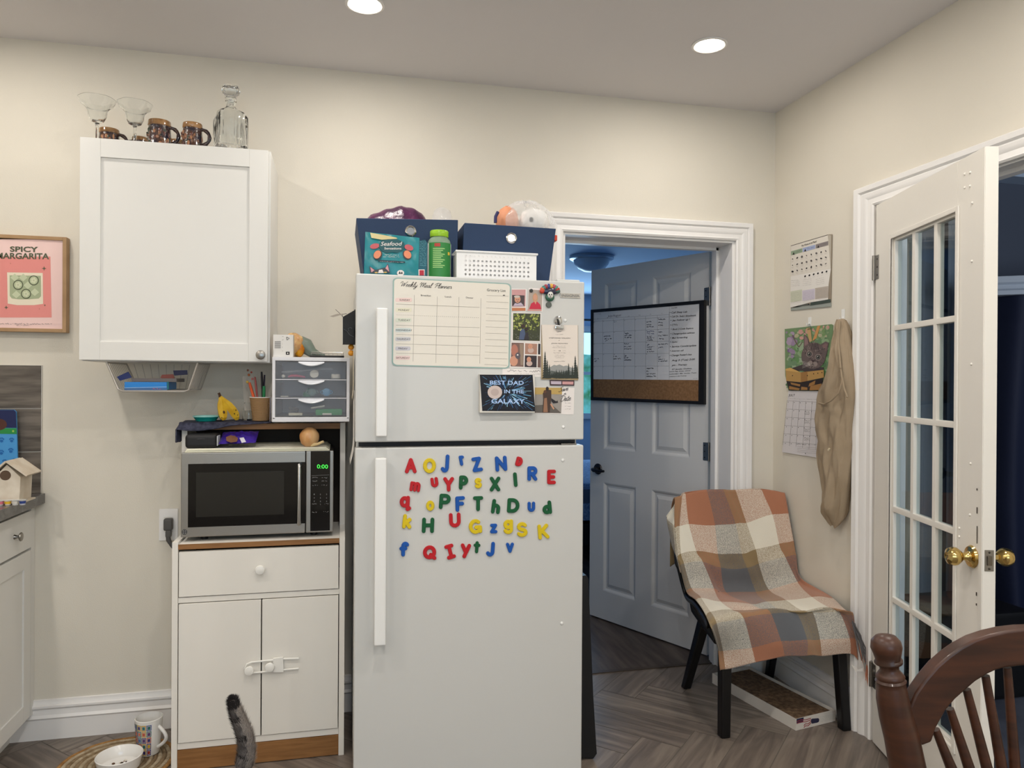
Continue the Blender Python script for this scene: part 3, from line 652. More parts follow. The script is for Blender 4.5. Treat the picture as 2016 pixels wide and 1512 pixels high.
MB().m(brn).tube([bpt(75, 385), bpt(88, 410), bpt(100, 450), bpt(112, 485)], [.0055, .005, .0065, .0075], 6).build('stem', None, bn_)
for o_, cs in ((ba1, ((148, 660, 16, 24), (120, 735, 12, 7))), (ba2, ((320, 630, 10, 9), (300, 680, 9, 10), (345, 700, 8, 8)))):
    b = MB().m(brn)
    for x, y, rx, ry in cs:
        p = bpt(x, y, 2.911); b.ball(p, (rx/7.2*.0018, .003, ry/7.2*.0018), 10, 6)
    b.build('brown_spot', None, o_)
# glass jar
t = MB().m(glass_m).lathe([(0, 0), (.021, 0), (.023, .004), (.023, .04), (.016, .052), (.014, .06), (.017, .063), (.0185, .067), (.017, .067), (.0125, .061), (.0145, .052), (.0215, .039), (.0215, .005), (0, .002)], (-.345, 2.99, hz+.008), 28).build('glass_jar')
tag(t, 'small clear glass jar behind the bananas and the paper cup', 'jar')
# paper cup with pens
pc = thing('paper_cup', 'ribbed kraft paper cup holding pens on the cart top', 'cup', (-.294, 2.93, hz))
kr = mat((150, 118, 80), .8); R_ = [(.0295, 0), (.0295, .001)]
prof = [(0, .001), (.029, .001)]+[(.0295+.0105*i/44+(.0007 if i % 2 else 0), .002+.084*i/44) for i in range(45)]+[(.0405, .088)]
CC = (-.294, 2.925, hz+.008)
MB().m(kr).lathe(prof+[(.0385, .087), (.028, .004), (0, .004)], CC, 30).build('sleeve', None, pc, ang=20)
MB().m(paper_m).tube([(CC[0]+.0402*math.cos(q), CC[1]+.0402*math.sin(q), CC[2]+.0885) for q in [i*math.pi/15 for i in range(30)]], .0016, 8, closed=True).build('rim', None, pc)
def stick(name, label, cat, p, q, r, mt, tipm=None):
    b = MB().m(mt).tube([p, V(p)*.12+V(q)*.88, q], [r, r, r*.8], 10)
    if tipm: b.m(tipm).tube([V(p)*.25+V(q)*.75, q], r*1.12, 10)
    t = b.build(name); return tag(t, label, cat, 'pens in the paper cup')
cz = CC[2]+.01
stick('marker_pen', 'orange capped marker leaning left in the paper cup', 'pen', (-.298, 2.925, cz), U(491, 753, 'y', 2.92), .0052, mat((225, 92, 40), .4))
stick('marker_pen', 'green capped marker standing right in the paper cup', 'pen', (-.285, 2.915, cz), U(520, 760, 'y', 2.905), .0058, mat((30, 120, 70), .35))
stick('pen', 'thin black pen standing at the back of the paper cup', 'pen', (-.285, 2.93, cz), U(515, 732, 'y', 2.935), .004, mat((22, 18, 26), .4))
stick('pen', 'dark purple pen beside the black pen in the paper cup', 'pen', (-.292, 2.94, cz), U(521, 738, 'y', 2.945), .0036, mat((44, 30, 50), .4))
stick('pencil', 'pinkish topped pencil standing in the middle of the paper cup', 'pencil', (-.30, 2.94, cz), U(502, 742, 'y', 2.94), .0038, mat((180, 92, 88), .5))
wr = thing('treat_wrapper', 'clear crumpled wrapper with coloured sweets standing in the paper cup', 'wrapper', (-.305, 2.925, cz))
b = MB().m(mat((235, 225, 215), .12, alpha=.12)); o = U(481, 790, 'y', 2.945); pillow(b, o-V((0, 0, .035)), (1, 0, .03), (-.06, 0, 1), .045, .13, .012, 12, 20, .5, 3); b.build('film', None, wr)
for x, y, r, cc in ((487, 752, .0055, (226, 190, 90)), (490, 738, .005, (196, 110, 60)), (497, 746, .005, (200, 120, 120)), (488, 729, .0045, (150, 100, 80)), (495, 733, .004, (190, 80, 60))):
    MB().m(mat(cc, .4)).ball(U(x, y, 'y', 2.94), r, 10, 8).build('sweet', None, wr)
# papers between the cup and the organizer
for i, (dx, lean) in enumerate(((-.2525, .004), (-.2485, .002))):
    t = MB().m(paper_m if i else mat((190, 186, 196), .8)).prism([(dx-lean, 2.86, hz+.0085), (dx-lean, 3.0, hz+.0085), (dx-.004, 3.0, hz+.098), (dx-.004, 2.86, hz+.098)], (.0012, 0, 0)).build('folded_leaflet')
    tag(t, ['grey folded leaflet on edge nearer the paper cup', 'white folded leaflet on edge against the drawer organizer'][i], 'leaflet', 'leaflets beside the organizer')
# ============================================================ drawer organizer
og = thing('drawer_organizer', 'white plastic organizer with three see-through drawers on the cart top', 'organizer', (-.105, 2.93, hz+.004))
ox0, ox1, oz0, oz1, of, ob = -.241, .030, 1.211, 1.445, 2.77, 3.08
pl_m = mat((222, 222, 226), .35)
b = MB().m(pl_m)
b.box((ox0, of, oz0), (ox1, ob, oz0+.018), .003).box((ox0, of, oz1-.014), (ox1, ob, oz1), .003)
b.box((ox0, of, oz0+.01), (ox0+.011, ob, oz1-.01), .002).box((ox1-.011, of, oz0+.01), (ox1, ob, oz1-.01), .002).box((ox0+.005, ob-.003, oz0+.01), (ox1-.005, ob, oz1-.01))
dh = (oz1-.014-oz0-.018)/3
for k in (1, 2): b.box((ox0+.01, of+.004, oz0+.017+dh*k), (ox1-.01, ob-.004, oz0+.020+dh*k))
b.build('housing', None, og)
for x in (ox0+.03, ox1-.03):
    for y in (2.93, ob-.03): MB().m(pl_m).lathe([(.008, hz+.0015), (.009, oz0+.001)], (x, y, 0), 10).build('foot', None, og)
tr_m = mat((160, 162, 168), .25, alpha=.20); dzs = []
for k in range(3):
    z0 = oz0+.021+dh*k; z1 = z0+dh-.005; dzs.append(z0)
    b = MB().m(tr_m).box((ox0+.0125, of+.001, z0), (ox1-.0125, of+.004, z1), .0008).box((ox0+.0125, of+.004, z0), (ox0+.015, ob-.02, z1-.01)).box((ox1-.015, of+.004, z0), (ox1-.0125, ob-.02, z1-.01)).box((ox0+.0125, of+.004, z0), (ox1-.0125, ob-.02, z0+.0015))
    d_ = b.build('drawer', None, og)
    xm_ = (ox0+ox1)/2; hp = [(xm_-.045+.09*i/12, of-.003-.010*math.sin(math.pi*i/12), z1-.003-.011*math.sin(math.pi*i/12)) for i in range(13)]
    MB().m(mat((232, 234, 240), .2)).tube(hp, [.0015]+[.0028]*11+[.0015], 8).prism([V(p)+V((0, .006, .001)) for p in hp]+[(xm_+.045, of+.0005, z1), (xm_-.045, of+.0005, z1)], (0, .0015, 0)).build('handle', None, d_)
def inner(name, label, cat, k, fn):
    b = MB(); fn(b, dzs[k]+.0022); t = b.build(name); tag(t, label, cat); return t
cw, cpk, cbl, cgr = mat((226, 224, 214), .45), mat((206, 90, 120), .45), mat((96, 160, 205), .4), mat((30, 150, 80), .45)
yi = of+.012
def opx(x, y, d=None): return U(420+x/7.2, 720+y/7.2, 'y', d or yi)
inner('tape_roll', 'white flat round tub on the right of the top drawer', 'tub', 2, lambda b, z: b.m(cw).lathe([(0, 0), (.0155, 0), (.0165, .003), (.0165, .013), (.015, .016), (0, .016)], (opx(1735, 120).x, yi+.018, z), 24))
inner('sealing_ring', 'pale round ring propped in the middle of the top drawer', 'ring', 2, lambda b, z: b.m(cw).lathe([(.006, 0), (.0155, 0), (.0155, .005), (.010, .006), (.006, .006)], (opx(1430, 120).x, yi+.010, z+.0150), 24, Matrix.Rotation(1.25, 4, 'X')))
inner('hair_clip', 'pink hair clip lying in the top drawer', 'clip', 2, lambda b, z: b.m(cpk).tube([(opx(1060, 0).x, yi+.004, z+.004), (opx(1110, 0).x, yi+.006, z+.009), (opx(1180, 0).x, yi+.01, z+.009), (opx(1300, 0).x, yi+.012, z+.004)], [.003, .0045, .0045, .003], 8))
inner('cotton_ball', 'small white ball at the left of the top drawer', 'ball', 2, lambda b, z: b.m(cw).ball((opx(990, 0).x, yi+.012, z+.0068), .0068, 12, 8))
inner('feeding_tube', 'clear curled plastic tube lying across the top drawer', 'tube', 2, lambda b, z: b.m(mat((215, 218, 225), .2, alpha=.6)).tube([(opx(950, 0).x, yi+.05, z+.022), (opx(1100, 0).x, yi+.05, z+.024), (opx(1300, 0).x, yi+.055, z+.029), (opx(1450, 0).x, yi+.06, z+.034), (opx(1690, 0).x, yi+.06, z+.036)], .004, 8))
def soother(b, z, mt, cx):
    c0 = V((opx(cx, 0).x, yi+.006, z+.017)); R = Matrix.Rotation(math.pi/2, 4, 'X')
    b.m(mt).lathe([(0, .004), (.009, .004), (.013, .001), (.0145, -.001), (.013, -.003), (0, -.002)], c0, 24, R).tube([c0+V((.0145+.006*math.cos(q), -.001, .006*math.sin(q))) for q in [i*math.pi/8 for i in range(16)]], .0016, 6, closed=True).tube([c0+V((-.0145-.006*math.cos(q), -.001, .006*math.sin(q))) for q in [i*math.pi/8 for i in range(16)]], .0016, 6, closed=True)
inner('soother', 'light blue soother in the middle drawer, right of the grey one', 'soother', 1, lambda b, z: soother(b, z, cbl, 1605))
inner('soother', 'grey-green soother in the middle drawer beside the light blue one', 'soother', 1, lambda b, z: soother(b, z, mat((110, 140, 140), .4), 1400))
inner('bottle_teat', 'green teat cap behind the soothers in the middle drawer', 'teat', 1, lambda b, z: b.m(mat((60, 140, 110), .4)).lathe([(0, 0), (.02, 0), (.02, .014), (.008, .02), (.005, .03), (0, .032)], (opx(1340, 0).x, yi+.055, z), 20))
inner('label_tape', 'white paper strip at the left of the middle drawer', 'paper strip', 1, lambda b, z: b.m(cw).box((opx(950, 0).x, yi, z), (opx(1065, 0).x, yi+.012, z+.003), .0005))
inner('lighter_pack', 'green plastic pack in the right of the bottom drawer', 'pack', 0, lambda b, z: b.m(cgr).box((opx(1450, 0).x, yi+.006, z), (opx(1830, 0).x, yi+.035, z+.023), .004))
inner('glue_stick', 'white capped glue stick leaning in the bottom drawer', 'glue stick', 0, lambda b, z: b.m(cw).tube([(opx(1390, 0).x, yi+.002, z+.026), (opx(1580, 0).x, yi+.004, z+.034)], .0032, 10))
inner('battery', 'small white cylinder in front of the green pack', 'battery', 0, lambda b, z: b.m(cw).tube([(opx(1550, 0).x, yi+.001, z+.0042), (opx(1680, 0).x, yi+.001, z+.0042)], .0036, 10))
inner('eraser', 'cream eraser bar at the left of the bottom drawer', 'eraser', 0, lambda b, z: b.m(mat((215, 212, 190), .6)).box((opx(1070, 0).x, yi, z), (opx(1265, 0).x, yi+.012, z+.009), .001))
inner('cable_coil', 'grey coiled cable in the bottom drawer', 'cable', 0, lambda b, z: b.m(mat((90, 94, 100), .5)).tube([(opx(1140, 0).x+(.014+.0006*i/8)*math.cos(i*.5), yi+.03+.012*math.sin(i*.5), z+.004+.026*i/60) for i in range(60)], .0018, 6))
# on top of the organizer
wb = thing('carton', 'small white carton with barcode on top of the drawer organizer', 'box', (-.205, 2.80, oz1))
c = crop(520, 600, 10.08)
pL, pR = U(*c(178, 1025), 'y', 2.785), U(*c(575, 1025), 'y', 2.785)
MB().m(mat((226, 224, 220), .6)).box((pL.x, 2.785, oz1+.0005), (pR.x, 2.85, U(*c(300, 592), 'y', 2.785).z), .001).build('body', None, wb)
A = Art((0, 2.7846, 0), (0, 1, 0), c); gy = mat((120, 118, 118), .7)
for i in range(10): A.rect(210, 725+14*i, 330, 725+14*i+(5 if i % 3 else 9), gy, 1)
A.pline([(445, 640), (500, 665), (455, 700), (445, 640)], 9, ink, 1); A.rect(432, 932, 505, 992, ink, 1); A.ell(468, 962, 14, 14, paper_m, 2, 10)
for y in range(5): A.scrib((355, 640+y*70), (385, 640+y*70), 22, gy)
A.scrib((190, 1000), (190, 900), 12, gy)
A.build('printing', wb)
bg = thing('bread_bag', 'bag of bread with a twisted green-grey end on the organizer', 'bread bag', (-.165, 2.93, oz1))
b = MB().m(mat((196, 142, 92), .3, var=(40, (225, 190, 130)), bump=(60, .6)))
def ov(c, r, amp, sd, b): 
    def f(a, d):
        th, ph = 2*math.pi*a, math.pi*d; k = 1+amp*math.sin(5*th+sd)*math.sin(4*ph+sd)+amp*.6*math.sin(11*th+7*ph)
        return V(c)+V((r[0]*math.sin(ph)*math.cos(th)*k, r[1]*math.sin(ph)*math.sin(th)*k, r[2]*math.cos(ph)*k))
    return b.grid(f, 32, 18)
ov((-.178, 2.90, oz1+.047), (.047, .05, .045), .06, 1, b); b.build('loaf', None, bg)
b = MB().m(mat((226, 160, 20), .4, var=(50, (200, 110, 20)))); ov((-.152, 2.87, oz1+.030), (.017, .012, .026), .05, 2, b); b.build('yellow_print', None, bg)
b = MB().m(mat((120, 134, 122), .3, bump=(80, .6), alpha=.85)).tube([(-.155, 2.90, oz1+.058), (-.13, 2.895, oz1+.045), (-.105, 2.885, oz1+.02), (-.08, 2.88, oz1+.012), (-.062, 2.875, oz1+.011)], [.028, .03, .019, .011, .006], 16); b.build('twisted_end', None, bg)
gt = thing('grill_tray', 'dark low tray with a wire rack on the right of the organizer top', 'tray', (-.04, 2.88, oz1))
MB().m(mat((36, 34, 34), .4, .4)).box((-.112, 2.785, oz1+.0005), (.01, 2.862, oz1+.008), .003).build('tray', None, gt)
for i in range(8): MB().m(nickel_m).tube([(-.106+.0152*i, 2.789, oz1+.0125), (-.106+.0152*i, 2.859, oz1+.0125)], .0009, 6).build('wire', None, gt)
MB().m(nickel_m).tube([(-.108, 2.787, oz1+.009), (-.108, 2.787, oz1+.014), (.007, 2.787, oz1+.014), (.007, 2.787, oz1+.009)], .0012, 6).tube([(-.108, 2.860, oz1+.009), (-.108, 2.860, oz1+.022), (.007, 2.860, oz1+.022), (.007, 2.860, oz1+.009)], .0012, 6).tube([(.007, 2.787, oz1+.014), (.007, 2.860, oz1+.022)], .0012, 6).build('rack_frame', None, gt)
# ============================================================ hanging basket under the cabinet
hb = thing('wire_basket', 'grey wire basket hung under the wall cabinet', 'basket', (-.63, 2.93, 1.33))
wi = mat((178, 172, 164), .35, .3)
c = crop(200, 700, 9.164)
def bk(x, y, d): px, py = c(x, y); return U(px, py, 'y', d)
f0, f1 = 2.815, 3.06
zt_ = 1.419; zb_ = bk(800, 645, f0).z
xl, xr = bk(90, 140, f0).x, bk(1730, 140, f0).x; xbl, xbr = bk(330, 620, f0).x, bk(1560, 620, f0).x
b = MB().m(wi)
b.tube([(xl, f0, zt_), (xbl-.006, f0, zb_+.008), (xbl+.008, f0, zb_), (xbr-.012, f0, zb_), (xbr+.002, f0, zb_+.006), (xr, f0, zt_)], .0035, 8)
b.tube([(xl, f1, zt_), (xbl, f1, zb_+.004), (xbr, f1, zb_+.004), (xr, f1, zt_)], .0028, 8)
b.tube([(xl, f0, zt_), (xl, f1, zt_)], .0028, 8).tube([(xr, f0, zt_), (xr, f1, zt_)], .0028, 8)
b.build('frame', None, hb)
for i in range(11):
    y = f0+.012+(f1-f0-.024)*i/10
    MB().m(wi).tube([(xl, y, zt_), (xbl, y, zb_+.003), (xbr, y, zb_+.003), (xr, y, zt_)], .0012, 6).build('cross_wire', None, hb)
for i in range(10):
    x = xbl+(xbr-xbl)*(i+.5)/10
    MB().m(wi).tube([(x, f0+.002, zb_+.0015), (x, f1, zb_+.0035), (x+(x-(xbl+xbr)/2)*.28, f1, zt_)], .0012, 6).build('long_wire', None, hb)
zq = zb_+.006
p0, p1 = bk(415, 0, f0+.012).x, bk(1180, 0, f0+.012).x
bb_ = thing('blue_carton', 'bright blue flat carton lying in the front of the wire basket', 'box', (-.65, 2.9, zq))
MB().m(mat((36, 132, 214), .4)).box((p0, f0+.012, zq), (p1, f0+.17, zq+.0265), .001).build('body', None, bb_)
A = Art((0, f0+.0116, 0), (0, 1, 0), c); A.rect(410, 585, 1180, 625, mat((70, 110, 160), .5), 1); A.scrib((925, 612), (1070, 610), 24, mat((215, 90, 90), .5), 7, 2); A.line((415, 583), (1178, 565), 6, mat((190, 220, 240), .5), 2)
A.rect(1183, 470, 1210, 610, mat((20, 110, 120), .5), 1); A.build('printing', bb_)
def small(name, lo, hi, mt, rz, lb, ct, g=None, bev=.001):
    cx, cy = (lo[0]+hi[0])/2, (lo[1]+hi[1])/2
    M = Matrix.Translation((cx, cy, 0)) @ Matrix.Rotation(rz, 4, 'Z') @ Matrix.Translation((-cx, -cy, 0))
    t = MB().m(mt).box(lo, hi, bev, M).build(name); return tag(t, lb, ct, g)
small('grey_packet', (p0+.02, f0+.02, zq+.0275), (p1+.03, f0+.16, zq+.040), mat((104, 98, 98), .5), 0, 'dull grey flat packet on top of the bright blue carton', 'packet')
def tilt_card(name, c4, d, mt, lb):
    t = MB().m(mt).prism([bk(x, y, d) for x, y in c4], (0, .004, 0)).build(name); return tag(t, lb, 'card')
tilt_card('gift_card', [(275, 385), (480, 290), (545, 395), (330, 455)], f0+.03, mat((22, 40, 100), .4), 'tilted navy card sticking up at the left of the wire basket')
tilt_card('gift_card', [(1290, 270), (1545, 262), (1550, 345), (1310, 362)], f0+.05, mat((18, 20, 66), .4), 'dark navy card standing at the right of the wire basket')
tilt_card('coupon', [(1060, 400), (1090, 345), (1290, 335), (1330, 440), (1200, 455)], f0+.09, mat((168, 92, 80), .5), 'dull red coupon lying in the middle of the wire basket')
# ============================================================ outlet
oc = thing('wall_outlet', 'white wall outlet behind the left side of the cart', 'outlet', (-.655, 3.12, .73))
MB().m(trim_m).box((-.690, 3.117, .732), (-.621, 3.1228, .856), .003).build('cover_plate', None, oc)
MB().m(mat((222, 220, 214), .35)).box((-.672, 3.1150, .765), (-.639, 3.1172, .825), .001).build('socket_face', None, oc)
pgp = thing('power_plug', 'grey plug and cable in the wall outlet', 'plug', (-.650, 3.10, .75))
MB().m(mat((86, 84, 82), .5)).box((-.668, 3.085, .775), (-.636, 3.1145, .822), .008, seg=3).box((-.660, 3.08, .750), (-.64, 3.11, .778), .006).build('plug_body', None, pgp)
MB().m(mat((80, 78, 76), .5)).tube([(-.652, 3.09, .765), (-.648, 3.085, .74), (-.635, 3.085, .715), (-.615, 3.09, .69), (-.590, 3.095, .65), (-.585, 3.10, .55), (-.59, 3.105, .3), (-.58, 3.106, .153)], [.008, .009, .006, .005, .004, .004, .004, .004], 10).build('cable', None, pgp)
#@@CABTOP
# ============================================================ glassware and steins on the wall cabinet
ct_z = 2.1905
def margarita(name, lb, x, y, s=1):
    t = thing(name, lb, 'glass', (x, y, ct_z), 'margarita glasses')
    R = lambda pr: [(r*s, ct_z+z*s) for r, z in pr]
    wob = lambda q, z: 1+.05*math.sin(6*q)*max(0, (z-ct_z-.10*s)/.06)
    MB().m(glass_m).lathe(R([(0, .0), (.034, 0), (.034, .0015), (.008, .006), (.0045, .012), (.004, .05), (.006, .058), (.018, .064), (.025, .078), (.028, .098), (.034, .106), (.044, .113), (.050, .13), (.0485, .13), (.042, .1155), (.033, .109), (.0262, .0995), (.0232, .079), (.016, .068), (0, .063)]), (x, y, 0), 36, wob=wob).build('bowl_and_stem', None, t, ang=60)
g1, g2 = U(193, 268, 'y', 2.87), U(267, 273, 'y', 2.86)
margarita('margarita_glass', 'clear margarita glass at the left end of the wall cabinet top', g1.x, 2.86, 1.18)
margarita('margarita_glass', 'clear margarita glass in front of the steins, second from the left end', g2.x, 2.85, 1.12)
st_m = mat((78, 52, 38), .16, var=(38, (22, 22, 40)), bump=(110, .5), coat=.6); st2 = mat((168, 128, 84), .14, var=(40, (120, 84, 50)), coat=.6)
rel = [mat((92, 50, 40), .2, coat=.5), mat((132, 88, 62), .2, coat=.5), mat((104, 70, 50), .2, coat=.5), mat((58, 66, 52), .2, coat=.5), mat((150, 104, 72), .2, coat=.5)]
def stein(lb, x, y, r, h, hd, seed=0):
    t = thing('beer_stein', lb, 'stein', (x, y, ct_z), 'ceramic steins on the wall cabinet')
    z = ct_z
    bd = MB().m(st_m).lathe([(0, z), (r*1.06, z), (r*1.08, z+.004), (r*1.0, z+h*.1), (r*1.02, z+h*.45), (r*.96, z+h*.8)], (x, y, 0), 28).m(st2).lathe([(r*.96, z+h*.8), (r*1.02, z+h*.83), (r*1.0, z+h*.97), (r*.97, z+h), (r*.88, z+h), (r*.86, z+h*.9), (r*.85, z+h*.15), (0, z+h*.12)], (x, y, 0), 28).build('cup', None, t)
    rn = random.Random(seed)
    b = MB()
    for k in range(30):
        q = math.radians(-90+rn.uniform(-85, 85)); zz = z+h*rn.uniform(.12, .62); b.m(rel[rn.randrange(5)])
        b.ball((x+r*1.0*math.cos(q), y+r*1.0*math.sin(q), zz), (.003+rn.random()*.003, .0022, .003+rn.random()*.007), 8, 6)
    b.build('relief', None, bd)
    dx, dy = math.cos(hd), math.sin(hd); pts = []
    for i in range(11):
        q = -math.pi/2+math.pi*i/10; rr = r*.9+(.03)*math.cos(q)
        pts.append((x+dx*rr, y+dy*rr, z+h*.5+h*.3*math.sin(q)))
    MB().m(st_m).tube(pts, [.0055+.001*(i % 3) for i in range(11)], 10).build('handle', None, t)
def sx_(px, d): return U(px, 270, 'y', d).x
stein('brown stein behind the leftmost margarita glass', sx_(215, 2.97), 2.97, .034, .083, math.radians(-5), 1)
stein('small brown stein partly hidden behind the second margarita glass', sx_(276, 3.0), 3.0, .028, .07, math.radians(180), 2)
stein('large dark brown stein just right of the second margarita glass', sx_(314, 2.88), 2.88, .038, .098, math.radians(0), 3)
stein('small stein peeping between the two large brown steins', sx_(350, 3.03), 3.03, .03, .078, math.radians(30), 4)
stein('brown stein with its handle towards the decanter', sx_(379, 2.87), 2.87, .0335, .095, math.radians(-8), 5)
# decanter
dx, dy = U(454, 287, 'y', 2.88).x, 2.88; K = 1.2
dc = thing('decanter', 'square cut glass decanter with round stopper on the right of the cabinet top', 'decanter', (dx, dy, ct_z))
def sq(q, z):
    k = max(0, min(1, (ct_z+K*.130-z)/.02)); s = 1/max(abs(math.cos(q)), abs(math.sin(q))); s = min(s, 1.30)
    return 1+(s-1)*k+(.03*math.sin(28*q) if ct_z+K*.008 < z < ct_z+K*.10 else 0)
MB().m(glass_m).lathe([(0, ct_z), (K*.040, ct_z), (K*.043, ct_z+K*.006)]+[(K*.0435, ct_z+K*.006+K*.0125*i) for i in range(1, 9)]+[(K*.040, ct_z+K*.122), (K*.022, ct_z+K*.134), (K*.014, ct_z+K*.142), (K*.0135, ct_z+K*.158), (K*.017, ct_z+K*.16), (K*.0165, ct_z+K*.168), (K*.0135, ct_z+K*.168), (K*.010, ct_z+K*.158), (K*.0105, ct_z+K*.142), (K*.036, ct_z+K*.118), (K*.0385, ct_z+K*.02), (0, ct_z+K*.014)], (dx, dy, 0), 112, Matrix.Rotation(math.radians(20), 4, 'Z'), wob=sq).build('bottle', None, dc, ang=50)
MB().m(glass_m).lathe([(0, ct_z+K*.150), (K*.0085, ct_z+K*.150), (K*.0098, ct_z+K*.1695), (K*.0165, ct_z+K*.1710), (K*.013, ct_z+K*.174), (K*.022, ct_z+K*.182), (K*.026, ct_z+K*.192), (K*.023, ct_z+K*.205), (K*.012, ct_z+K*.209), (0, ct_z+K*.207)], (dx, dy, 0), 40, wob=lambda q, z: 1+(.06*math.sin(10*q) if z > ct_z+K*.18 else 0)).build('stopper', None, dc, ang=50)
# ============================================================ fridge
FY = 2.363; fx0, fx1 = .043, .7935; fz = 1.697
fr = thing('refrigerator', 'white top-freezer refrigerator covered with magnets and papers', 'refrigerator', (.418, 2.72, 0))
MB().m(fridge_m).box((fx0+.004, FY+.066, .03), (fx1-.004, 3.09, 1.682), .006).build('cabinet', None, fr)
for x in (fx0+.06, fx1-.06):
    for y in (FY+.12, 3.03): MB().m(black_m).lathe([(.02, 0), (.02, .03)], (x, y, 0), 14).build('foot', None, fr)
MB().m(mat((200, 200, 198), .5)).box((fx0+.01, FY+.03, .02), (fx1-.01, FY+.07, .055), .002).build('toe_grille', None, fr)
MB().m(mat((60, 60, 62), .7)).box((fx0+.012, FY+.058, 1.146), (fx1-.012, FY+.068, 1.172)).build('gasket', None, fr)
fd = MB().m(fridge_m).box((fx0, FY, 1.168), (fx1, FY+.058, fz), .0055, seg=3).build('freezer_door', None, fr)
ld = MB().m(fridge_m).box((fx0, FY, .06), (fx1, FY+.058, 1.150), .0055, seg=3).build('fridge_door', None, fr)
MB().m(nickel_m).box((fx1-.075, FY+.012, 1.1505), (fx1-.02, FY+.056, 1.1545), .001).build('middle_hinge', None, fr)
MB().m(fridge_m).box((fx1-.09, FY+.02, fz-.0), (fx1-.01, FY+.13, fz+.009), .004).build('hinge_cover', None, fr)
hm = mat((232, 232, 230), .3)
def fhandle(par, x0, x1, z0, z1, foot_top):
    b = MB().m(hm).box((x0, FY-.052, z0), (x1, FY-.038, z1), .005, seg=3)
    for za in ((z0, z0+.05), (z1-.05, z1)): b.box((x0+.003, FY-.04, za[0]+.002), (x1-.003, FY+.0005, za[1]-.002), .004)
    b.build('handle', None, par)
g = lambda px, py: U(px, py, 'y', FY-.052)
fhandle(fd, g(741, 700).x, g(763, 700).x, g(752, 860).z, g(752, 606).z, 1)
fhandle(ld, g(738, 1000).x, g(761, 1000).x, g(750, 1272).z, g(750, 902).z, 0)
for px, py, par in ((1109, 840.5, fd), (1112.5, 631, fd), (1108, 906, ld), (1106, 1227, ld)):
    p = U(px, py, 'y', FY); MB().m(hm).ball(p, (.0058, .004, .0058), 14, 8).build('hinge_hole_cap', None, par)
A = Art((0, FY-.003, 0), (0, 1, 0), crop(760, 540, 5.04))
A.base([(1731, 185), (1928, 192), (1927, 238), (1730, 230)], mat((196, 192, 184), .25, .6), .0032)
A.text('INSIGNIA', (1743, 222), (1920, 228), 26, mat((70, 70, 72), .3), 1, .008); A.build('badge', fd)
# ---- meal planner
T6 = crop(760, 540, 5.04)
A = Art((0, FY-.0022, 0), (0, 1, 0), T6)
def bl(u, v):  # planner corner interpolation in crop pixels
    tl, tr, br, bl_ = (68, 30), (1242, 90), (1226, 938), (57, 908)
    return ((tl[0]*(1-u)+tr[0]*u)*(1-v)+(bl_[0]*(1-u)+br[0]*u)*v, (tl[1]*(1-u)+tr[1]*u)*(1-v)+(bl_[1]*(1-u)+br[1]*u)*v)
rp = [(x/1000, y/1000) for x, y in rounded(0, 0, 1000, 1000, 42)]
tq = mat((150, 178, 172), .45); wbm = mat((228, 222, 210), .35)
A.base([bl(*p) for p in rp], tq, .002)
rp2 = [(x/1000, y/1000) for x, y in rounded(11, 13, 989, 987, 36)]
A.poly([bl(*p) for p in rp2], wbm, 1)
lnm = mat((120, 112, 104), .6)
script(A, 'Weekly Meal Planner', (140, 118), (660, 144), 22, ink, 3.6)
A.text('Grocery List', (1002, 167), (1187, 175), 26, ink, 3)
for t_, x, y, w2 in (('Breakfast', 346, 216, 100), ('Lunch', 584, 228, 64), ('Dinner', 794, 238, 72)): A.text(t_, (x, y), (x+w2, y+4), 16, ink, 3)
rows = [(295, 328), (402, 432), (505, 530), (597, 622), (690, 712), (782, 803)]
for i, (a, c_) in enumerate(rows):
    if i == 1:
        for k in range(42): f = k/42; A.line((105+825*f, a+(c_-a)*f), (105+825*(f+.012), a+(c_-a)*(f+.012)), 2, lnm)
    else: A.line((100, a), (928, c_), 2.2, lnm)
for x0, x1, y0, y1 in ((281, 268, 205, 865), (508, 494, 220, 880), (724, 712, 226, 880), (942, 930, 238, 885)): A.line((x0, y0), (x1, y1), 2.2, lnm)
tints = [(232, 206, 200), (226, 222, 200), (216, 220, 204), (206, 216, 214), (202, 202, 206), (200, 198, 206), (232, 208, 204)]
for i, (d_, y, x) in enumerate((('SUNDAY', 262, 134), ('MONDAY', 362, 122), ('TUESDAY', 462, 120), ('WEDNESDAY', 562, 96), ('THURSDAY', 650, 104), ('FRIDAY', 744, 122), ('SATURDAY', 836, 100))):
    A.poly(rounded(92, y-28, 258-i*3, y+12, 14), mat(tints[i], .5), 2)
    wd_ = {'SUNDAY': 104, 'MONDAY': 110, 'TUESDAY': 120, 'WEDNESDAY': 162, 'THURSDAY': 136, 'FRIDAY': 92, 'SATURDAY': 134}[d_]
    A.text(d_, (x, y), (x+wd_, y+3), 18, ink, 3)
for i in range(12): y = 210+62.3*i; A.line((998-i*2, y), (1214-i*1.2, y+8), 2, lnm)
A.ell(1170, 208, 12, 4, ink, 3)
mpn = A.build('meal_planner'); tag(mpn, 'white weekly meal planner board with teal rim on the freezer door', 'planner board')
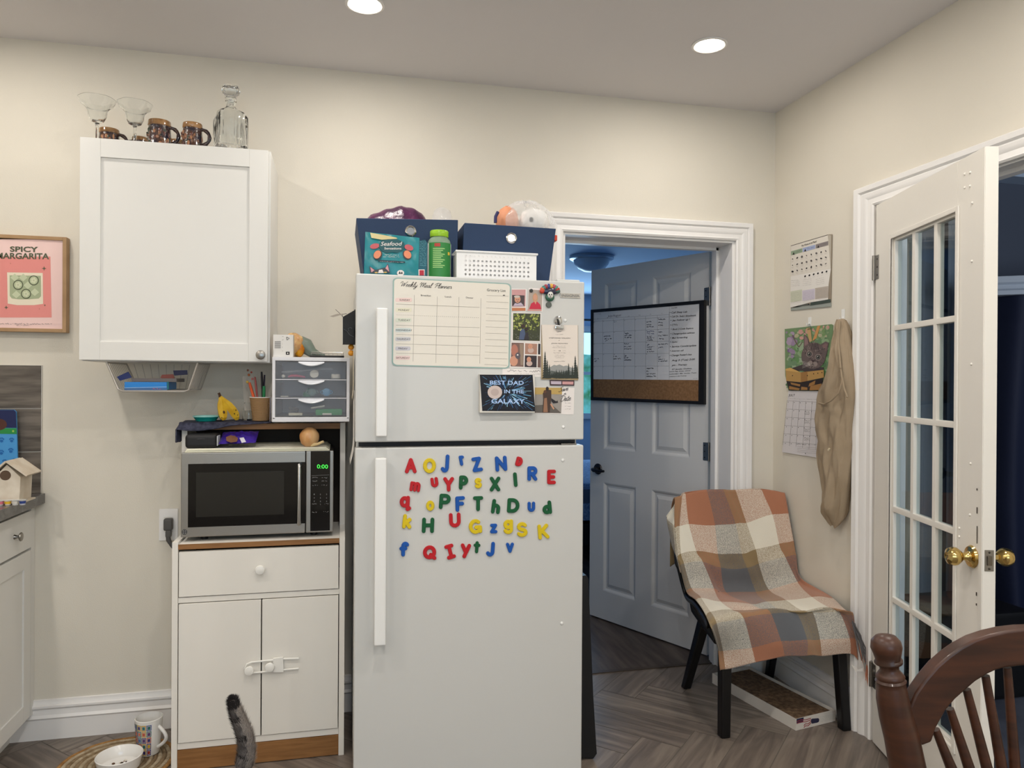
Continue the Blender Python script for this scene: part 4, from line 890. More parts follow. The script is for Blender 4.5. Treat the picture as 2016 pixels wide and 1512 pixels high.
# ---- photos
sk, sk2, dkb, wht = mat((206, 150, 124), .5), mat((178, 116, 98), .5), mat((34, 30, 36), .5), mat((232, 226, 222), .5)
def photo(name, lb, quad, yoff, draw, T=T6, cat='photo'):
    A = Art((0, FY-yoff, 0), (0, 1, 0), T); A.base(quad, wht, .0006); draw(A); t = A.build(name); return tag(t, lb, cat, 'photos on the freezer door')
def d1(A):
    A.poly([(1248, 152), (1385, 152), (1382, 320), (1250, 322)], mat((200, 150, 150), .5), 1); A.poly([(1252, 205), (1375, 210), (1372, 316), (1252, 314)], mat((70, 58, 60), .5), 2)
    A.ell(1305, 248, 30, 36, sk, 3); A.ell(1300, 222, 30, 12, mat((200, 190, 180), .5), 4); A.poly([(1262, 314), (1280, 285), (1305, 292), (1340, 280), (1368, 314)], mat((190, 175, 190), .5), 4)
    A.ell(1297, 250, 5, 3, dkb, 5, 8); A.ell(1316, 250, 5, 3, dkb, 5, 8); A.ell(1306, 268, 10, 3, mat((120, 60, 55), .5), 5, 8); A.rect(1250, 332, 1384, 362, mat((190, 120, 80), .5), 2)
photo('photo_print', 'photo of a smiling older person beside the planner, top left of the photo column', [(1246, 142), (1395, 146), (1390, 370), (1248, 364)], .0008, d1)
def d2(A):
    A.poly([(1418, 150), (1552, 160), (1545, 348), (1408, 345)], mat((172, 158, 148), .5), 1); A.ell(1480, 235, 26, 48, mat((190, 150, 110), .5), 2); A.ell(1480, 228, 19, 28, sk, 3)
    A.poly([(1420, 345), (1440, 290), (1475, 270), (1500, 272), (1530, 300), (1540, 346)], mat((196, 40, 66), .5), 3); A.poly([(1465, 262), (1497, 262), (1485, 300)], sk, 4); A.poly([(1405, 346), (1545, 350), (1543, 365), (1403, 362)], mat((206, 150, 140), .5), 2)
photo('photo_print', 'photo of a person in a red top, right of the older person photo', [(1415, 134), (1562, 142), (1552, 372), (1400, 368)], .0016, d2)
def d3(A):
    A.poly([(1262, 386), (1532, 392), (1526, 662), (1258, 654)], mat((60, 64, 40), .5), 1); rn = random.Random(5)
    for k in range(130):
        x, y = rn.uniform(1270, 1522), rn.uniform(396, 560); g_ = rn.choice([(150, 160, 70), (110, 124, 52), (186, 190, 110), (70, 80, 40), (128, 140, 66)]); A.ell(x, y, rn.uniform(5, 14), rn.uniform(4, 11), mat(g_, .5), 2+k % 3, 6, rn.random()*3)
    for k in range(45):
        x, y = rn.uniform(1268, 1515), rn.uniform(590, 645); g_ = rn.choice([(44, 46, 44), (90, 92, 86), (130, 128, 116)]); A.ell(x, y, rn.uniform(3, 9), rn.uniform(2, 6), mat(g_, .5), 2, 6)
    A.poly([(1320, 648), (1330, 570), (1350, 540), (1372, 545), (1385, 600), (1400, 652)], mat((74, 88, 118), .5), 6); A.ell(1360, 515, 17, 22, mat((60, 40, 34), .5), 6); A.poly([(1368, 650), (1385, 580), (1410, 575), (1420, 652)], mat((46, 40, 44), .5), 7); A.ell(1394, 545, 17, 20, mat((44, 30, 28), .5), 7)
photo('photo_print', 'photo of two people sitting among green trees on the freezer door', [(1246, 376), (1540, 384), (1536, 672), (1242, 664)], .0008, d3)
def baby(A, x, y, s, bg):
    A.ell(x, y, 22*s, 26*s, sk, 4); A.ell(x+4*s, y+40*s, 30*s, 26*s, mat((196, 170, 160), .5), 3); A.ell(x-8*s, y-2*s, 3*s, 2*s, dkb, 5, 6); A.ell(x+8*s, y-2*s, 3*s, 2*s, dkb, 5, 6); A.ell(x, y+10*s, 5*s, 2*s, sk2, 5, 6)
def d4(A):
    A.poly([(1246, 678), (1368, 682), (1364, 918), (1236, 914)], mat((120, 92, 84), .5), 1); A.ell(1275, 755, 34, 60, sk2, 2); A.ell(1268, 860, 40, 50, sk, 2); A.ell(1308, 808, 26, 32, mat((90, 84, 92), .5), 3); A.ell(1306, 800, 8, 8, wht, 4); A.poly([(1325, 690), (1362, 690), (1360, 900), (1335, 900)], mat((150, 130, 112), .5), 2)
    A.poly([(1380, 684), (1500, 690), (1497, 796), (1378, 792)], mat((170, 130, 112), .5), 1); baby(A, 1432, 715, 1.0, 0)
    A.poly([(1378, 804), (1496, 808), (1494, 924), (1374, 920)], mat((52, 42, 46), .5), 1); baby(A, 1418, 845, 1.0, 0)
    A.poly([(1510, 688), (1532, 689), (1530, 796), (1508, 795)], dkb, 1); A.poly([(1506, 810), (1536, 812), (1534, 926), (1504, 924)], mat((110, 84, 76), .5), 1)
photo('photo_collage', 'white-bordered collage of baby photos under the tree photo', [(1236, 670), (1540, 678), (1538, 934), (1226, 928)], .0014, d4)
def d5(A): A.scrib((1205, 968), (1530, 974), 24, ink2, 3); A.scrib((1270, 990), (1530, 996), 8, ink2)
photo('printed_slip', 'thin pale printed slip showing above the dark greeting card', [(1156, 935), (1545, 940), (1545, 1020), (1154, 1015)], .0008, d5, cat='paper slip')
# save the date
def d6(A):
    A.poly([(1462, 1122), (1748, 1125), (1738, 1378), (1475, 1372)], mat((150, 144, 138), .5), 1); A.poly([(1470, 1124), (1748, 1126), (1745, 1190), (1475, 1192)], mat((186, 156, 90), .5), 2); A.poly([(1476, 1300), (1640, 1290), (1740, 1378), (1476, 1374)], mat((96, 90, 84), .5), 2)
    A.poly([(1552, 1370), (1560, 1240), (1556, 1180), (1590, 1140), (1640, 1150), (1640, 1230), (1625, 1372)], mat((70, 52, 44), .5), 3); A.poly([(1560, 1368), (1570, 1230), (1595, 1225), (1605, 1368)], mat((150, 110, 84), .5), 4); A.ell(1600, 1135, 15, 20, mat((44, 30, 26), .5), 4); A.ell(1578, 1165, 15, 16, mat((92, 60, 40), .5), 4)
    A.poly([(1640, 1230), (1690, 1262), (1700, 1250), (1708, 1275), (1660, 1282), (1640, 1260)], dkb, 3); A.poly([(1640, 1280), (1672, 1335), (1660, 1342), (1628, 1290)], mat((200, 150, 120), .5), 3)
    script(A, 'Save', (1712, 1168), (1815, 1150), 24, ink, 3.5, 4); script(A, 'the', (1762, 1194), (1790, 1192), 8, ink, 2, 4); script(A, 'Date', (1725, 1262), (1840, 1250), 28, ink, 3.8, 4)
    for y in (1280, 1312, 1338): A.scrib((1776, y), (1832, y+2), 8, ink2)
photo('save_the_date_card', 'save the date card with an embracing couple on the freezer door', [(1462, 1115), (1870, 1128), (1862, 1392), (1470, 1380)], .001, d6)
# note pad under invitation
A = Art((0, FY-.0035, 0), (0, 1, 0), T6); A.base([(1625, 1048), (1868, 1052), (1868, 1105), (1628, 1102)], mat((66, 44, 50), .4), .003); A.poly([(1635, 1060), (1740, 1062), (1740, 1092), (1638, 1090)], mat((190, 176, 190), .4), 1); A.poly([(1750, 1063), (1860, 1065), (1858, 1094), (1750, 1092)], mat((200, 150, 150), .4), 1)
tag(A.build('photo_magnet'), 'narrow dark photo magnet just below the clipped invitation', 'magnet')
# invitation
A = Art((0, FY-.004, 0), (0, 1, 0), T6)
A.base([(1545, 500), (1904, 505), (1908, 1050), (1540, 1042)], mat((168, 148, 112), .7), .0022); A.poly([(1545, 500), (1902, 505), (1904, 1028), (1562, 1030)], mat((226, 216, 206), .6), 2)
A.text('Together', (1690, 575), (1742, 572), 14, ink2, 3, 0, .4); A.scrib((1682, 602), (1758, 600), 6, ink2)
A.text('STEPHANIE WILSON', (1617, 637), (1827, 640), 11, ink, 3, 0); A.text('&', (1713, 662), (1722, 660), 10, ink, 3, 0, .4); A.text('JOHN MCNIVEN', (1640, 690), (1802, 692), 11, ink, 3, 0)
for x0, x1, y in ((1658, 1784, 716), (1650, 1790, 730), (1664, 1694, 760), (1752, 1782, 760), (1660, 1786, 782), (1676, 1768, 806), (1672, 1770, 820), (1682, 1764, 833)): A.scrib((x0, y), (x1, y+1), 6, ink2)
A.text('18', (1712, 765), (1732, 765), 12, ink, 3); A.text('reception to follow', (1665, 868), (1778, 866), 9, ink2, 3, 0, .4)
fo1, fo2, fo3 = mat((44, 52, 46), .6), mat((150, 152, 150), .6), mat((96, 102, 98), .6)
A.poly([(1565, 960), (1640, 915), (1668, 898), (1690, 905), (1720, 895), (1760, 912), (1790, 905), (1850, 930), (1903, 925), (1904, 1028), (1562, 1028)], fo2, 3)
A.poly([(1562, 990), (1640, 955), (1720, 975), (1800, 955), (1904, 975), (1904, 1028), (1562, 1028)], fo3, 4)
A.poly([(1562, 1005), (1700, 1000), (1904, 998), (1904, 1028), (1562, 1028)], fo1, 5)
rn = random.Random(2)
for x, h in [(1578, 260), (1600, 175), (1622, 130), (1878, 215), (1812, 140), (1850, 120), (1895, 130)]+[(1640+10*k, rn.randint(38, 80)) for k in range(17)]:
    base_ = 1020; n_ = max(3, int(h/22))
    for k in range(n_):
        yy_ = base_-h+h*k/n_; w2 = (3+h*.11*(k+1)/n_); A.poly([(x, yy_), (x+w2, yy_+h/n_*1.5), (x-w2, yy_+h/n_*1.5)], fo1, 6)
tag(A.build('invitation_card'), 'cream invitation with dark pine trees held by a metal clip', 'invitation')
# clip
cl = thing('magnetic_clip', 'round metal magnetic clip holding the invitation', 'clip', U(1100, 650, 'y', FY))
pc_ = U(*T6(1706, 458), 'y', FY); RX = Matrix.Rotation(math.pi/2, 4, 'X')
MB().m(chrome_m).lathe([(0, 0), (.0145, 0), (.015, .002), (.014, .004), (.010, .0055), (.0095, .004), (0, .0045)], pc_-V((0, .0002, 0)), 28, RX).build('round_magnet', None, cl)
a_ = U(*T6(1675, 505), 'y', FY-.009); c2 = U(*T6(1765, 545), 'y', FY-.009)
MB().m(chrome_m).box((a_.x, FY-.014, c2.z), (c2.x, FY-.0055, a_.z), .003).build('jaw', None, cl)
MB().m(mat((40, 38, 38), .4)).tube([pc_+V((-.003, -.006, .004)), pc_+V((0, -.009, -.004)), pc_+V((.002, -.010, -.022))], .0028, 8).build('lever', None, cl)
# magnets: round dark discs and skull
for px, py, lb, r in ((1440, 163, 'dark round magnet on the corner of the red top photo', .0058), (1613, 303, 'grey-green round magnet below the colourful skull magnet', .0098)):
    p = U(*T6(px, py), 'y', FY-.0018); t = MB().m(mat((52, 54, 50) if r < .007 else (88, 94, 88), .5)).lathe([(0, 0), (r, 0), (r, .003), (r*.9, .004), (0, .004)], p, 24, RX).build('round_magnet'); tag(t, lb, 'magnet')
skm = thing('skull_magnet', 'colourful painted skull magnet wearing a flowered headdress', 'magnet', U(*T6(1630, 190), 'y', FY))
def sp(x, y, d=.006): px, py = T6(x, y); return U(px, py, 'y', FY-d)
MB().m(mat((44, 92, 72), .2, coat=.5)).ball(sp(1625, 228), (.016, .0062, .014), 20, 12).build('collar', None, skm)
MB().m(mat((32, 34, 62), .2, coat=.5)).ball(sp(1626, 165), (.029, .0065, .0135), 24, 12).build('hat', None, skm)
fc = MB().m(mat((222, 220, 214), .25, coat=.4)).ball(sp(1632, 205, .011), (.0098, .005, .0115), 18, 12).build('face', None, skm)
b = MB().m(black_m).ball(sp(1622, 202, .0155), (.0022, .0012, .0026), 8, 6).ball(sp(1642, 202, .0155), (.0022, .0012, .0026), 8, 6).ball(sp(1632, 214, .016), (.0012, .001, .0018), 8, 6).box(sp(1624, 228, .0152), sp(1641, 225, .0146)); b.build('face_paint', None, fc)
fl = [(190, 60, 44), (200, 90, 50), (60, 120, 110), (150, 40, 50), (60, 70, 130), (210, 160, 60), (170, 60, 80), (80, 130, 120), (180, 50, 40), (60, 90, 80)]
for i in range(10):
    q = math.pi*(i/9); p = sp(1627+78*math.cos(math.pi-q), 168-52*math.sin(q), .008)
    MB().m(mat(fl[i], .2, coat=.5)).ball(p, (.0085, .0055, .008), 12, 8).build('flower', None, skm)
# greeting card (box canvas)
gc = thing('box_sign', 'dark starburst box sign with blue lettering for dad on the freezer door', 'sign', U(1000, 815, 'y', FY))
D = .022
def gq(x, y, d=D): px, py = T6(x, y); return U(px, py, 'y', FY-d)
q0, q1 = gq(930, 1372), gq(1478, 995)
MB().m(mat((216, 212, 204), .5)).box((q0.x, FY-D, q0.z-.0005), (q1.x, FY-.0012, q1.z), .001).build('frame_box', None, gc)
A = Art((0, FY-D-.0004, 0), (0, 1, 0), T6); A.poly([(930, 995), (1455, 998), (1480, 1360), (955, 1356)], mat((8, 12, 28), .6), 1)
rn = random.Random(9); cx_, cy_ = 1195, 1165
for k in range(210):
    q = rn.uniform(0, 6.283); r0_ = rn.uniform(40, 260); L_ = rn.uniform(30, 110)
    x0, y0, x1, y1 = cx_+r0_*math.cos(q), cy_+r0_*math.sin(q)*.75, cx_+(r0_+L_)*math.cos(q), cy_+(r0_+L_)*math.sin(q)*.75
    f_ = lambda x, y: 932+(y-995)*.06 < x < 1453+(y-995)*.07 and 1000 < y < 1352
    if f_(x0, y0) and f_(x1, y1): A.line((x0, y0), (x1, y1), rn.choice((2, 3, 5, 7)), mat(rn.choice(((60, 110, 160), (150, 200, 230), (30, 60, 110), (90, 150, 190))), .4), 2)
lt = mat((172, 200, 240), .4)
A.text('BEST DAD', (1030, 1093), (1366, 1097), 40, lt, 4, .02); A.text('IN THE', (1172, 1180), (1368, 1182), 38, lt, 4, .02); A.text('GALAXY', (1045, 1280), (1378, 1283), 46, lt, 4, .025)
A.ell(1080, 1170, 72, 66, mat((206, 190, 184), .5), 5, 28); A.ell(1080, 1170, 40, 36, mat((188, 170, 164), .5), 6, 20)
A.build('print', gc)
# ---- foam letters
def arc(cx, cy, rx, ry, a0, a1, n=10): return [(cx+rx*math.cos(math.radians(a0+(a1-a0)*i/n)), cy+ry*math.sin(math.radians(a0+(a1-a0)*i/n))) for i in range(n+1)]
LS = {
 'A': [[(0, 0), (.4, 1), (.8, 0)], [(.16, .34), (.64, .34)]], 'O': [arc(.5, .5, .47, .5, 0, 360, 20)], 'J': [[(.5, 1)]+arc(.27, .24, .23, .24, 0, -150)],
 'r': [[(.05, 0), (.05, 1)], [(.05, .7)]+arc(.3, .68, .25, .3, 170, 60, 5)], 'Z': [[(.02, 1), (.72, 1), (0, 0), (.78, 0)]], 'N': [[(0, 0), (0, 1), (.75, 0), (.75, 1)]],
 'a': [[(.05, 0), (.05, 1), (.3, 1)]+arc(.3, .5, .45, .5, 90, -90)+[(.05, 0)]], 'R': [[(0, 0), (0, 1), (.4, 1)]+arc(.4, .74, .26, .26, 90, -90)+[(0, .48)], [(.3, .48), (.66, 0)]],
 'E': [[(.6, 1), (0, 1), (0, 0), (.6, 0)], [(0, .5), (.52, .5)]], 'm': [[(0, 0), (0, 1)], [(0, .7)]+arc(.28, .68, .26, .3, 150, 0, 6)+[(.54, 0)], [(.54, .68)]+arc(.82, .68, .26, .3, 150, 0, 6)+[(1.08, 0)]],
 'u': [[(0, 1), (0, .35)]+arc(.33, .33, .33, .33, 180, 360)+[(.66, .35), (.66, 1)]], 'Y': [[(0, 1), (.38, .48), (.76, 1)], [(.38, .48), (.38, 0)]],
 'p': [[(0, 0), (0, 1), (.25, 1)]+arc(.28, .7, .3, .3, 90, -90)+[(0, .42)]], 's': [arc(.3, .76, .27, .24, 30, 250, 8)+arc(.3, .25, .29, .25, 80, -150, 8)], 'S': [arc(.33, .76, .3, .24, 30, 250, 8)+arc(.33, .25, .33, .25, 80, -150, 8)],
 'X': [[(0, 0), (.7, 1)], [(0, 1), (.7, 0)]], 'l': [[(0, 0), (0, 1)]], 'q': [arc(.3, .66, .3, .32, 0, 360, 14), [(.62, 1), (.56, .05), (.74, .12)]], 'o': [arc(.42, .5, .4, .5, 0, 360, 16)],
 'P': [[(0, 0), (0, 1), (.35, 1)]+arc(.38, .71, .29, .29, 90, -90)+[(0, .42)]], 'F': [[(.6, 1), (0, 1), (0, 0)], [(0, .52), (.5, .52)]], 'T': [[(0, 1), (.72, 1)], [(.36, 1), (.36, 0)]],
 'h': [[(0, 0), (0, 1)], [(0, .4)]+arc(.28, .36, .28, .24, 150, 0, 6)+[(.56, 0)]], 'D': [[(0, 0), (0, 1), (.3, 1)]+arc(.3, .5, .45, .5, 90, -90)+[(0, 0)]], 'd': [arc(.28, .3, .28, .3, 0, 360, 14), [(.6, 1), (.6, 0)]],
 'k': [[(0, 0), (0, 1)], [(.5, .68), (.05, .36)], [(.2, .42), (.55, 0)]], 'H': [[(0, 0), (0, 1)], [(.7, 0), (.7, 1)], [(0, .5), (.7, .5)]], 'U': [[(0, 1), (0, .38)]+arc(.37, .37, .37, .37, 180, 360)+[(.74, .38), (.74, 1)]],
 'G': [arc(.45, .5, .43, .5, 50, 330, 14)+[(.86, .42), (.5, .42)], [(.86, .42), (.86, .05)]], 'z': [[(.02, 1), (.7, 1), (0, 0), (.75, 0)]], 'g': [arc(.3, .7, .27, .27, 0, 360, 12), [(.6, 1), (.6, .25)]+arc(.32, .22, .28, .22, 0, -160, 6)],
 'K': [[(0, 0), (0, 1)], [(.72, 1), (.04, .42)], [(.25, .56), (.76, 0)]], 'f': [arc(.45, .78, .24, .22, 30, 180, 6)+[(.2, 0)], [(0, .56), (.46, .56)]], 'Q': [arc(.48, .52, .46, .48, 0, 360, 20), [(.6, .28), (.96, -.04)]],
 'I': [[(0, 1), (.6, 1)], [(.3, 1), (.3, 0)], [(0, 0), (.6, 0)]], 'y': [[(0, 1), (.36, .45)], [(.72, 1), (.3, 0)]], 't': [[(.22, 1), (.22, 0)], [(0, .72), (.44, .72)]], 'v': [[(0, 1), (.36, 0), (.72, 1)]]}
LC = {'r': ('red', mat((184, 16, 28), .5)), 'y': ('yellow', mat((214, 188, 14), .5)), 'b': ('blue', mat((10, 80, 166), .5)), 'g': ('green', mat((2, 84, 44), .5))}
# glyph, colour, centre x,y (crop px), height px, tilt deg, width factor, words for the label
LET = [('A', 'r', 245, 235, 128, 0, 1, 'red capital A, first in the top row'), ('O', 'y', 430, 235, 126, 0, 1, 'yellow capital O right of the A'), ('J', 'b', 585, 213, 152, -3, .8, 'blue capital J in the top row'),
 ('r', 'b', 752, 183, 86, 12, .9, 'small blue r in the top row'), ('Z', 'b', 902, 222, 124, 8, .9, 'blue capital Z in the top row'), ('N', 'b', 1140, 215, 128, 4, 1.1, 'blue capital N in the top row'), ('a', 'r', 1320, 195, 80, -14, 1, 'small red D-shaped letter right of the N'),
 ('R', 'b', 1450, 313, 122, 0, 1.05, 'blue capital R'), ('E', 'r', 1640, 347, 122, 0, .95, 'red capital E at the right end'),
 ('m', 'r', 288, 443, 84, -8, 1.15, 'red small m, first in the second row'), ('u', 'r', 480, 400, 84, 8, 1.1, 'small red u in the second row'), ('Y', 'r', 620, 420, 122, 0, 1.0, 'red capital Y in the second row'),
 ('p', 'g', 768, 402, 118, -2, 1.05, 'small green p in the second row'), ('s', 'y', 914, 408, 88, 0, 1.15, 'small yellow s in the second row'), ('X', 'g', 1080, 417, 124, 0, 1.05, 'green capital X in the second row'), ('l', 'g', 1281, 373, 122, 5, 1, 'green I or l stroke, last in the second row'),
 ('q', 'r', 192, 610, 128, 0, 1.0, 'red q, first in the third row'), ('o', 'y', 438, 632, 86, 0, 1.05, 'small yellow o in the third row'), ('P', 'g', 583, 590, 128, -4, 1.15, 'green capital P in the third row'), ('F', 'b', 735, 614, 128, 2, 1.0, 'blue capital F in the third row'),
 ('T', 'g', 912, 611, 124, 0, .95, 'green capital T in the third row'), ('h', 'g', 1090, 640, 122, -8, 1.0, 'small green h in the third row'), ('D', 'g', 1262, 630, 122, -3, 1.25, 'green capital D in the third row'), ('u', 'b', 1440, 642, 84, 0, 1.15, 'small blue u in the third row'), ('d', 'g', 1595, 650, 112, 6, 1.15, 'small green d at the right end of the third row'),
 ('k', 'y', 210, 788, 120, -6, 1.1, 'small yellow k, first in the fourth row'), ('H', 'g', 416, 826, 128, -2, 1.2, 'green capital H in the fourth row'), ('U', 'r', 682, 775, 122, 2, 1.15, 'red capital U touching the blue F'), ('G', 'y', 885, 838, 124, 3, 1.2, 'yellow capital G in the fourth row'),
 ('z', 'b', 1067, 858, 80, 0, 1.05, 'small blue z in the fourth row'), ('g', 'y', 1210, 840, 122, 0, 1.15, 'small yellow g in the fourth row'), ('S', 'y', 1350, 868, 124, 0, 1.2, 'yellow capital S in the fourth row'), ('K', 'y', 1560, 888, 126, 5, 1.05, 'yellow capital K at the right end of the fourth row'),
 ('f', 'b', 180, 1062, 122, 0, .95, 'small blue f, first in the bottom row'), ('Q', 'r', 432, 1098, 122, 0, 1.15, 'red capital Q in the bottom row'), ('I', 'r', 635, 1087, 124, 14, .95, 'red capital I with bars in the bottom row'), ('y', 'r', 786, 1080, 122, -6, 1.0, 'small red y in the bottom row'),
 ('t', 'g', 900, 1043, 100, -4, 1.1, 'small green t in the bottom row'), ('J', 'b', 1035, 1062, 122, -4, 1.15, 'blue capital J in the bottom row'), ('v', 'b', 1228, 1048, 84, 0, 1.15, 'small blue v, last in the bottom row')]
T7 = crop(760, 870, 5.04)
def strokes(b, segs, T3, r, th):
    def cs(p, n2):  # cross section across
        return [(-r, 0), (-r, th*.75), (-r+.0012, th), (r-.0012, th), (r, th*.75), (r, 0)]
    done = set(); th0 = th; kk = 0
    for s_ in segs:
        for a, c_ in zip(s_, s_[1:]):
            a, c_ = V(a), V(c_); d = c_-a
            if d.length < 1e-6: continue
            kk += 1; th = th0+kk*2.2e-5
            d.normalize(); n_ = V((-d.y, d.x)); vs = []
            for p in (a, c_):
                for x, z in cs(0, 0): vs.append(T3(p.x+n_.x*x, p.y+n_.y*x, z))
            b.add(vs, [(k, k+1, k+7, k+6) for k in range(5)])
        for p in s_:
            k = (round(p[0], 5), round(p[1], 5))
            if k in done: continue
            done.add(k); vs = []; N_ = 14; kk += 1; th = th0+kk*2.2e-5
            for rr, z in ((r, 0), (r, th*.75), (r-.0012, th)):
                for i in range(N_): q = 2*math.pi*i/N_; vs.append(T3(p[0]+rr*math.cos(q), p[1]+rr*math.sin(q), z))
            b.add(vs, [(i, (i+1) % N_, N_+(i+1) % N_, N_+i) for i in range(N_)]+[(N_+i, N_+(i+1) % N_, 2*N_+(i+1) % N_, 2*N_+i) for i in range(N_)]+[tuple(range(2*N_, 3*N_))])
for ch, col, x, y, hpx, tl, wf, words in LET:
    cpt = U(*T7(x, y), 'y', FY); pxm = (U(*T7(x, y-50), 'y', FY)-U(*T7(x, y+50), 'y', FY)).length/100
    r = .0059 if hpx > 100 else .0051; Hh = hpx*pxm+.018*.0-(0); S_ = LS[ch]
    xs = [p[0] for s_ in S_ for p in s_]; ys = [p[1] for s_ in S_ for p in s_]; mx_, my_ = (min(xs)+max(xs))/2, (min(ys)+max(ys))/2
    sc = (hpx*pxm*1.18-2*r)/(max(ys)-min(ys)); q = math.radians(tl); cq, sq_ = math.cos(q), math.sin(q)
    S2 = [[(((p[0]-mx_)*sc*wf*.86)*cq-((p[1]-my_)*sc)*sq_, ((p[0]-mx_)*sc*wf*.86)*sq_+((p[1]-my_)*sc)*cq) for p in s_] for s_ in S_]
    b = MB().m(LC[col][1]); strokes(b, S2, lambda u, v, z: V((cpt.x+u, FY-.0003-z, cpt.z+v)), r, .0055)
    t = b.build('letter_magnet', None, fixn=False, smooth=False); tag(t, 'foam magnet on fridge door: '+words, 'letter magnet', 'foam letter magnets')
# ---- left side of the fridge
bkc = thing('hanging_pouch', 'black boxy pouch with a bow hung on the left side of the fridge', 'pouch', (.02, 2.6, 1.49))
c = crop(520, 600, 10.08)
f2 = lambda x, y, d=2.6: U(*c(x, y), 'y', d)
MB().m(mat((10, 11, 14), .55, bump=(40, .4))).prism([f2(1562, 240), f2(1815, 95), (fx0-.0005, 2.6, f2(1815, 95).z), (fx0-.0005, 2.6, f2(1815, 780).z), f2(1815, 780), f2(1562, 775)], (0, .06, 0)).build('body', None, bkc)
MB().m(mat((205, 200, 190), .6)).prism([f2(1552, 250), f2(1562, 240), f2(1562, 775), f2(1552, 780)], (0, .058, 0)).build('edge_strip', None, bkc)
MB().m(mat((30, 30, 34), .4)).tube([f2(1560, 240, 2.605), f2(1500, 170, 2.605), f2(1415, 92, 2.6)], .0008, 6).tube([f2(1560, 230, 2.605), f2(1555, 190, 2.605), f2(1640, 175, 2.6)], .0008, 6).build('cord', None, bkc)
MB().m(mat((170, 160, 148), .6)).prism([f2(1300, 228), f2(1370, 245), f2(1480, 215), f2(1570, 178), f2(1450, 180)], (0, .0015, 0)).build('bow', None, bkc)
MB().m(mat((90, 96, 104), .3)).tube([f2(1680, 520, 2.598), f2(1670, 470, 2.598), f2(1710, 450, 2.598), f2(1745, 470, 2.598)], .0007, 6).tube([f2(1580, 480, 2.598), f2(1650, 530, 2.598), f2(1700, 600, 2.598), f2(1780, 640, 2.598)], .0007, 6).build('piping', None, bkc)
for i, (x, y) in enumerate(((1712, 840), (1722, 960))):
    p = f2(x, y, 2.63); t = MB().m(mat((222, 150, 40), .35)).ball((fx0-.0105, 2.63, p.z), .0102, 18, 12).build('orange_magnet'); tag(t, ['upper of two small orange ball magnets under the black pouch', 'lower of two small orange ball magnets under the black pouch'][i], 'magnet', 'orange ball magnets')
def sheet(lb, y0, y1, z0, z1, curl, mt, n=10, off=.0015):
    b = MB().m(mt)
    b.grid(lambda a, c_: (fx0-off-curl*max(0, 1-c_*3.2)**2, y0+(y1-y0)*a, z0+(z1-z0)*c_), 4, n)
    t = b.build('paper_sheet'); sm = t.modifiers.new('s', 'SOLIDIFY'); sm.thickness = .0005; return tag(t, lb, 'paper', 'papers on the fridge side')
sheet('white paper with a curled bottom corner on the left side of the fridge', 2.46, 2.66, U(690, 915, 'y', 2.46).z, 1.33, .012, paper_m)
sheet('grey printed paper above the curled sheet on the fridge side', 2.47, 2.68, 1.30, 1.46, .004, mat((206, 196, 176), .7), 10, .003)
# ============================================================ on top of the fridge
TZ = 1.6825
navy = mat((24, 52, 88), .6, bump=(300, .1))
T5 = crop(680, 360, 4.2)
def t5(x, y, d): return U(*T5(x, y), 'y', d)
def bin_(lb, quad, d, depth, gx, gy, rad=0):
    t = thing('storage_bin', lb, 'bin', ((t5(quad[0][0], 400, d).x+t5(quad[1][0], 400, d).x)/2, d+depth/2, TZ), 'navy fabric bins on the fridge')
    tl, tr, br, bl_ = [t5(x, y, d) for x, y in quad]
    zb_ = TZ+.0008; k = (tl.z-zb_)/(tl.z-bl_.z); br2 = tr+(br-tr)*k; bl2 = tl+(bl_-tl)*k; br2.z = bl2.z = zb_
    cx_ = (bl2.x+br2.x)/2; ins = .012
    B = [bl2, br2, br2+V((0, depth-.02, 0)), bl2+V((0, depth-.02, 0))]; Tt = [tl, tr, tr+V((0, depth, 0)), tl+V((0, depth, 0))]
    Ti = [tl+V((.004, .004, 0)), tr+V((-.004, .004, 0)), tr+V((-.004, depth-.004, 0)), tl+V((.004, depth-.004, 0))]; Bi = [p+V((q[0]*.004, q[1]*.004, .004)) for p, q in zip(B, ((1, 1), (-1, 1), (-1, -1), (1, -1)))]
    vs = B+Tt+Ti+Bi; fs = [(0, 3, 2, 1)]+[(i, (i+1) % 4, 4+(i+1) % 4, 4+i) for i in range(4)]+[(4+i, 4+(i+1) % 4, 8+(i+1) % 4, 8+i) for i in range(4)]+[(8+i, 8+(i+1) % 4, 12+(i+1) % 4, 12+i) for i in range(4)]+[(12, 13, 14, 15)]
    o = MB().m(navy).add(vs, fs).build('body', None, t); bm_ = o.modifiers.new('b', 'BEVEL'); bm_.width = .002; bm_.segments = 2; bm_.limit_method = 'ANGLE'
    p = t5(gx, gy, d); sl = (p-tl); nn = (bl2-tl).cross(tr-tl).normalized(); nn = nn if nn.y < 0 else -nn
    R = V((0, 0, 1)).rotation_difference(nn).to_matrix().to_4x4(); p = p+nn*.0015
    g_ = MB().m(chrome_m).lathe([(.0125, 0), (.0185, 0), (.019, .002), (.016, .004), (.0135, .003), (.0125, .001)], p, 30, R).build('grommet', None, t)
    MB().m(mat((96, 100, 106), .25, .9)).lathe([(0, -.0002), (.013, -.0002), (.013, .0004), (0, .0004)], p, 24, R).build('grommet_hole', None, g_)
    return t
bin_('navy blue storage bin on the left of the fridge top, holding a purple bag', [(90, 290), (932, 306), (925, 740), (150, 740)], 2.53, .28, 539, 400)
bin_('navy blue storage bin on the right of the fridge top, holding a clear bag', [(985, 330), (1742, 378), (1685, 800), (960, 780)], 2.52, .30, 1372, 458)
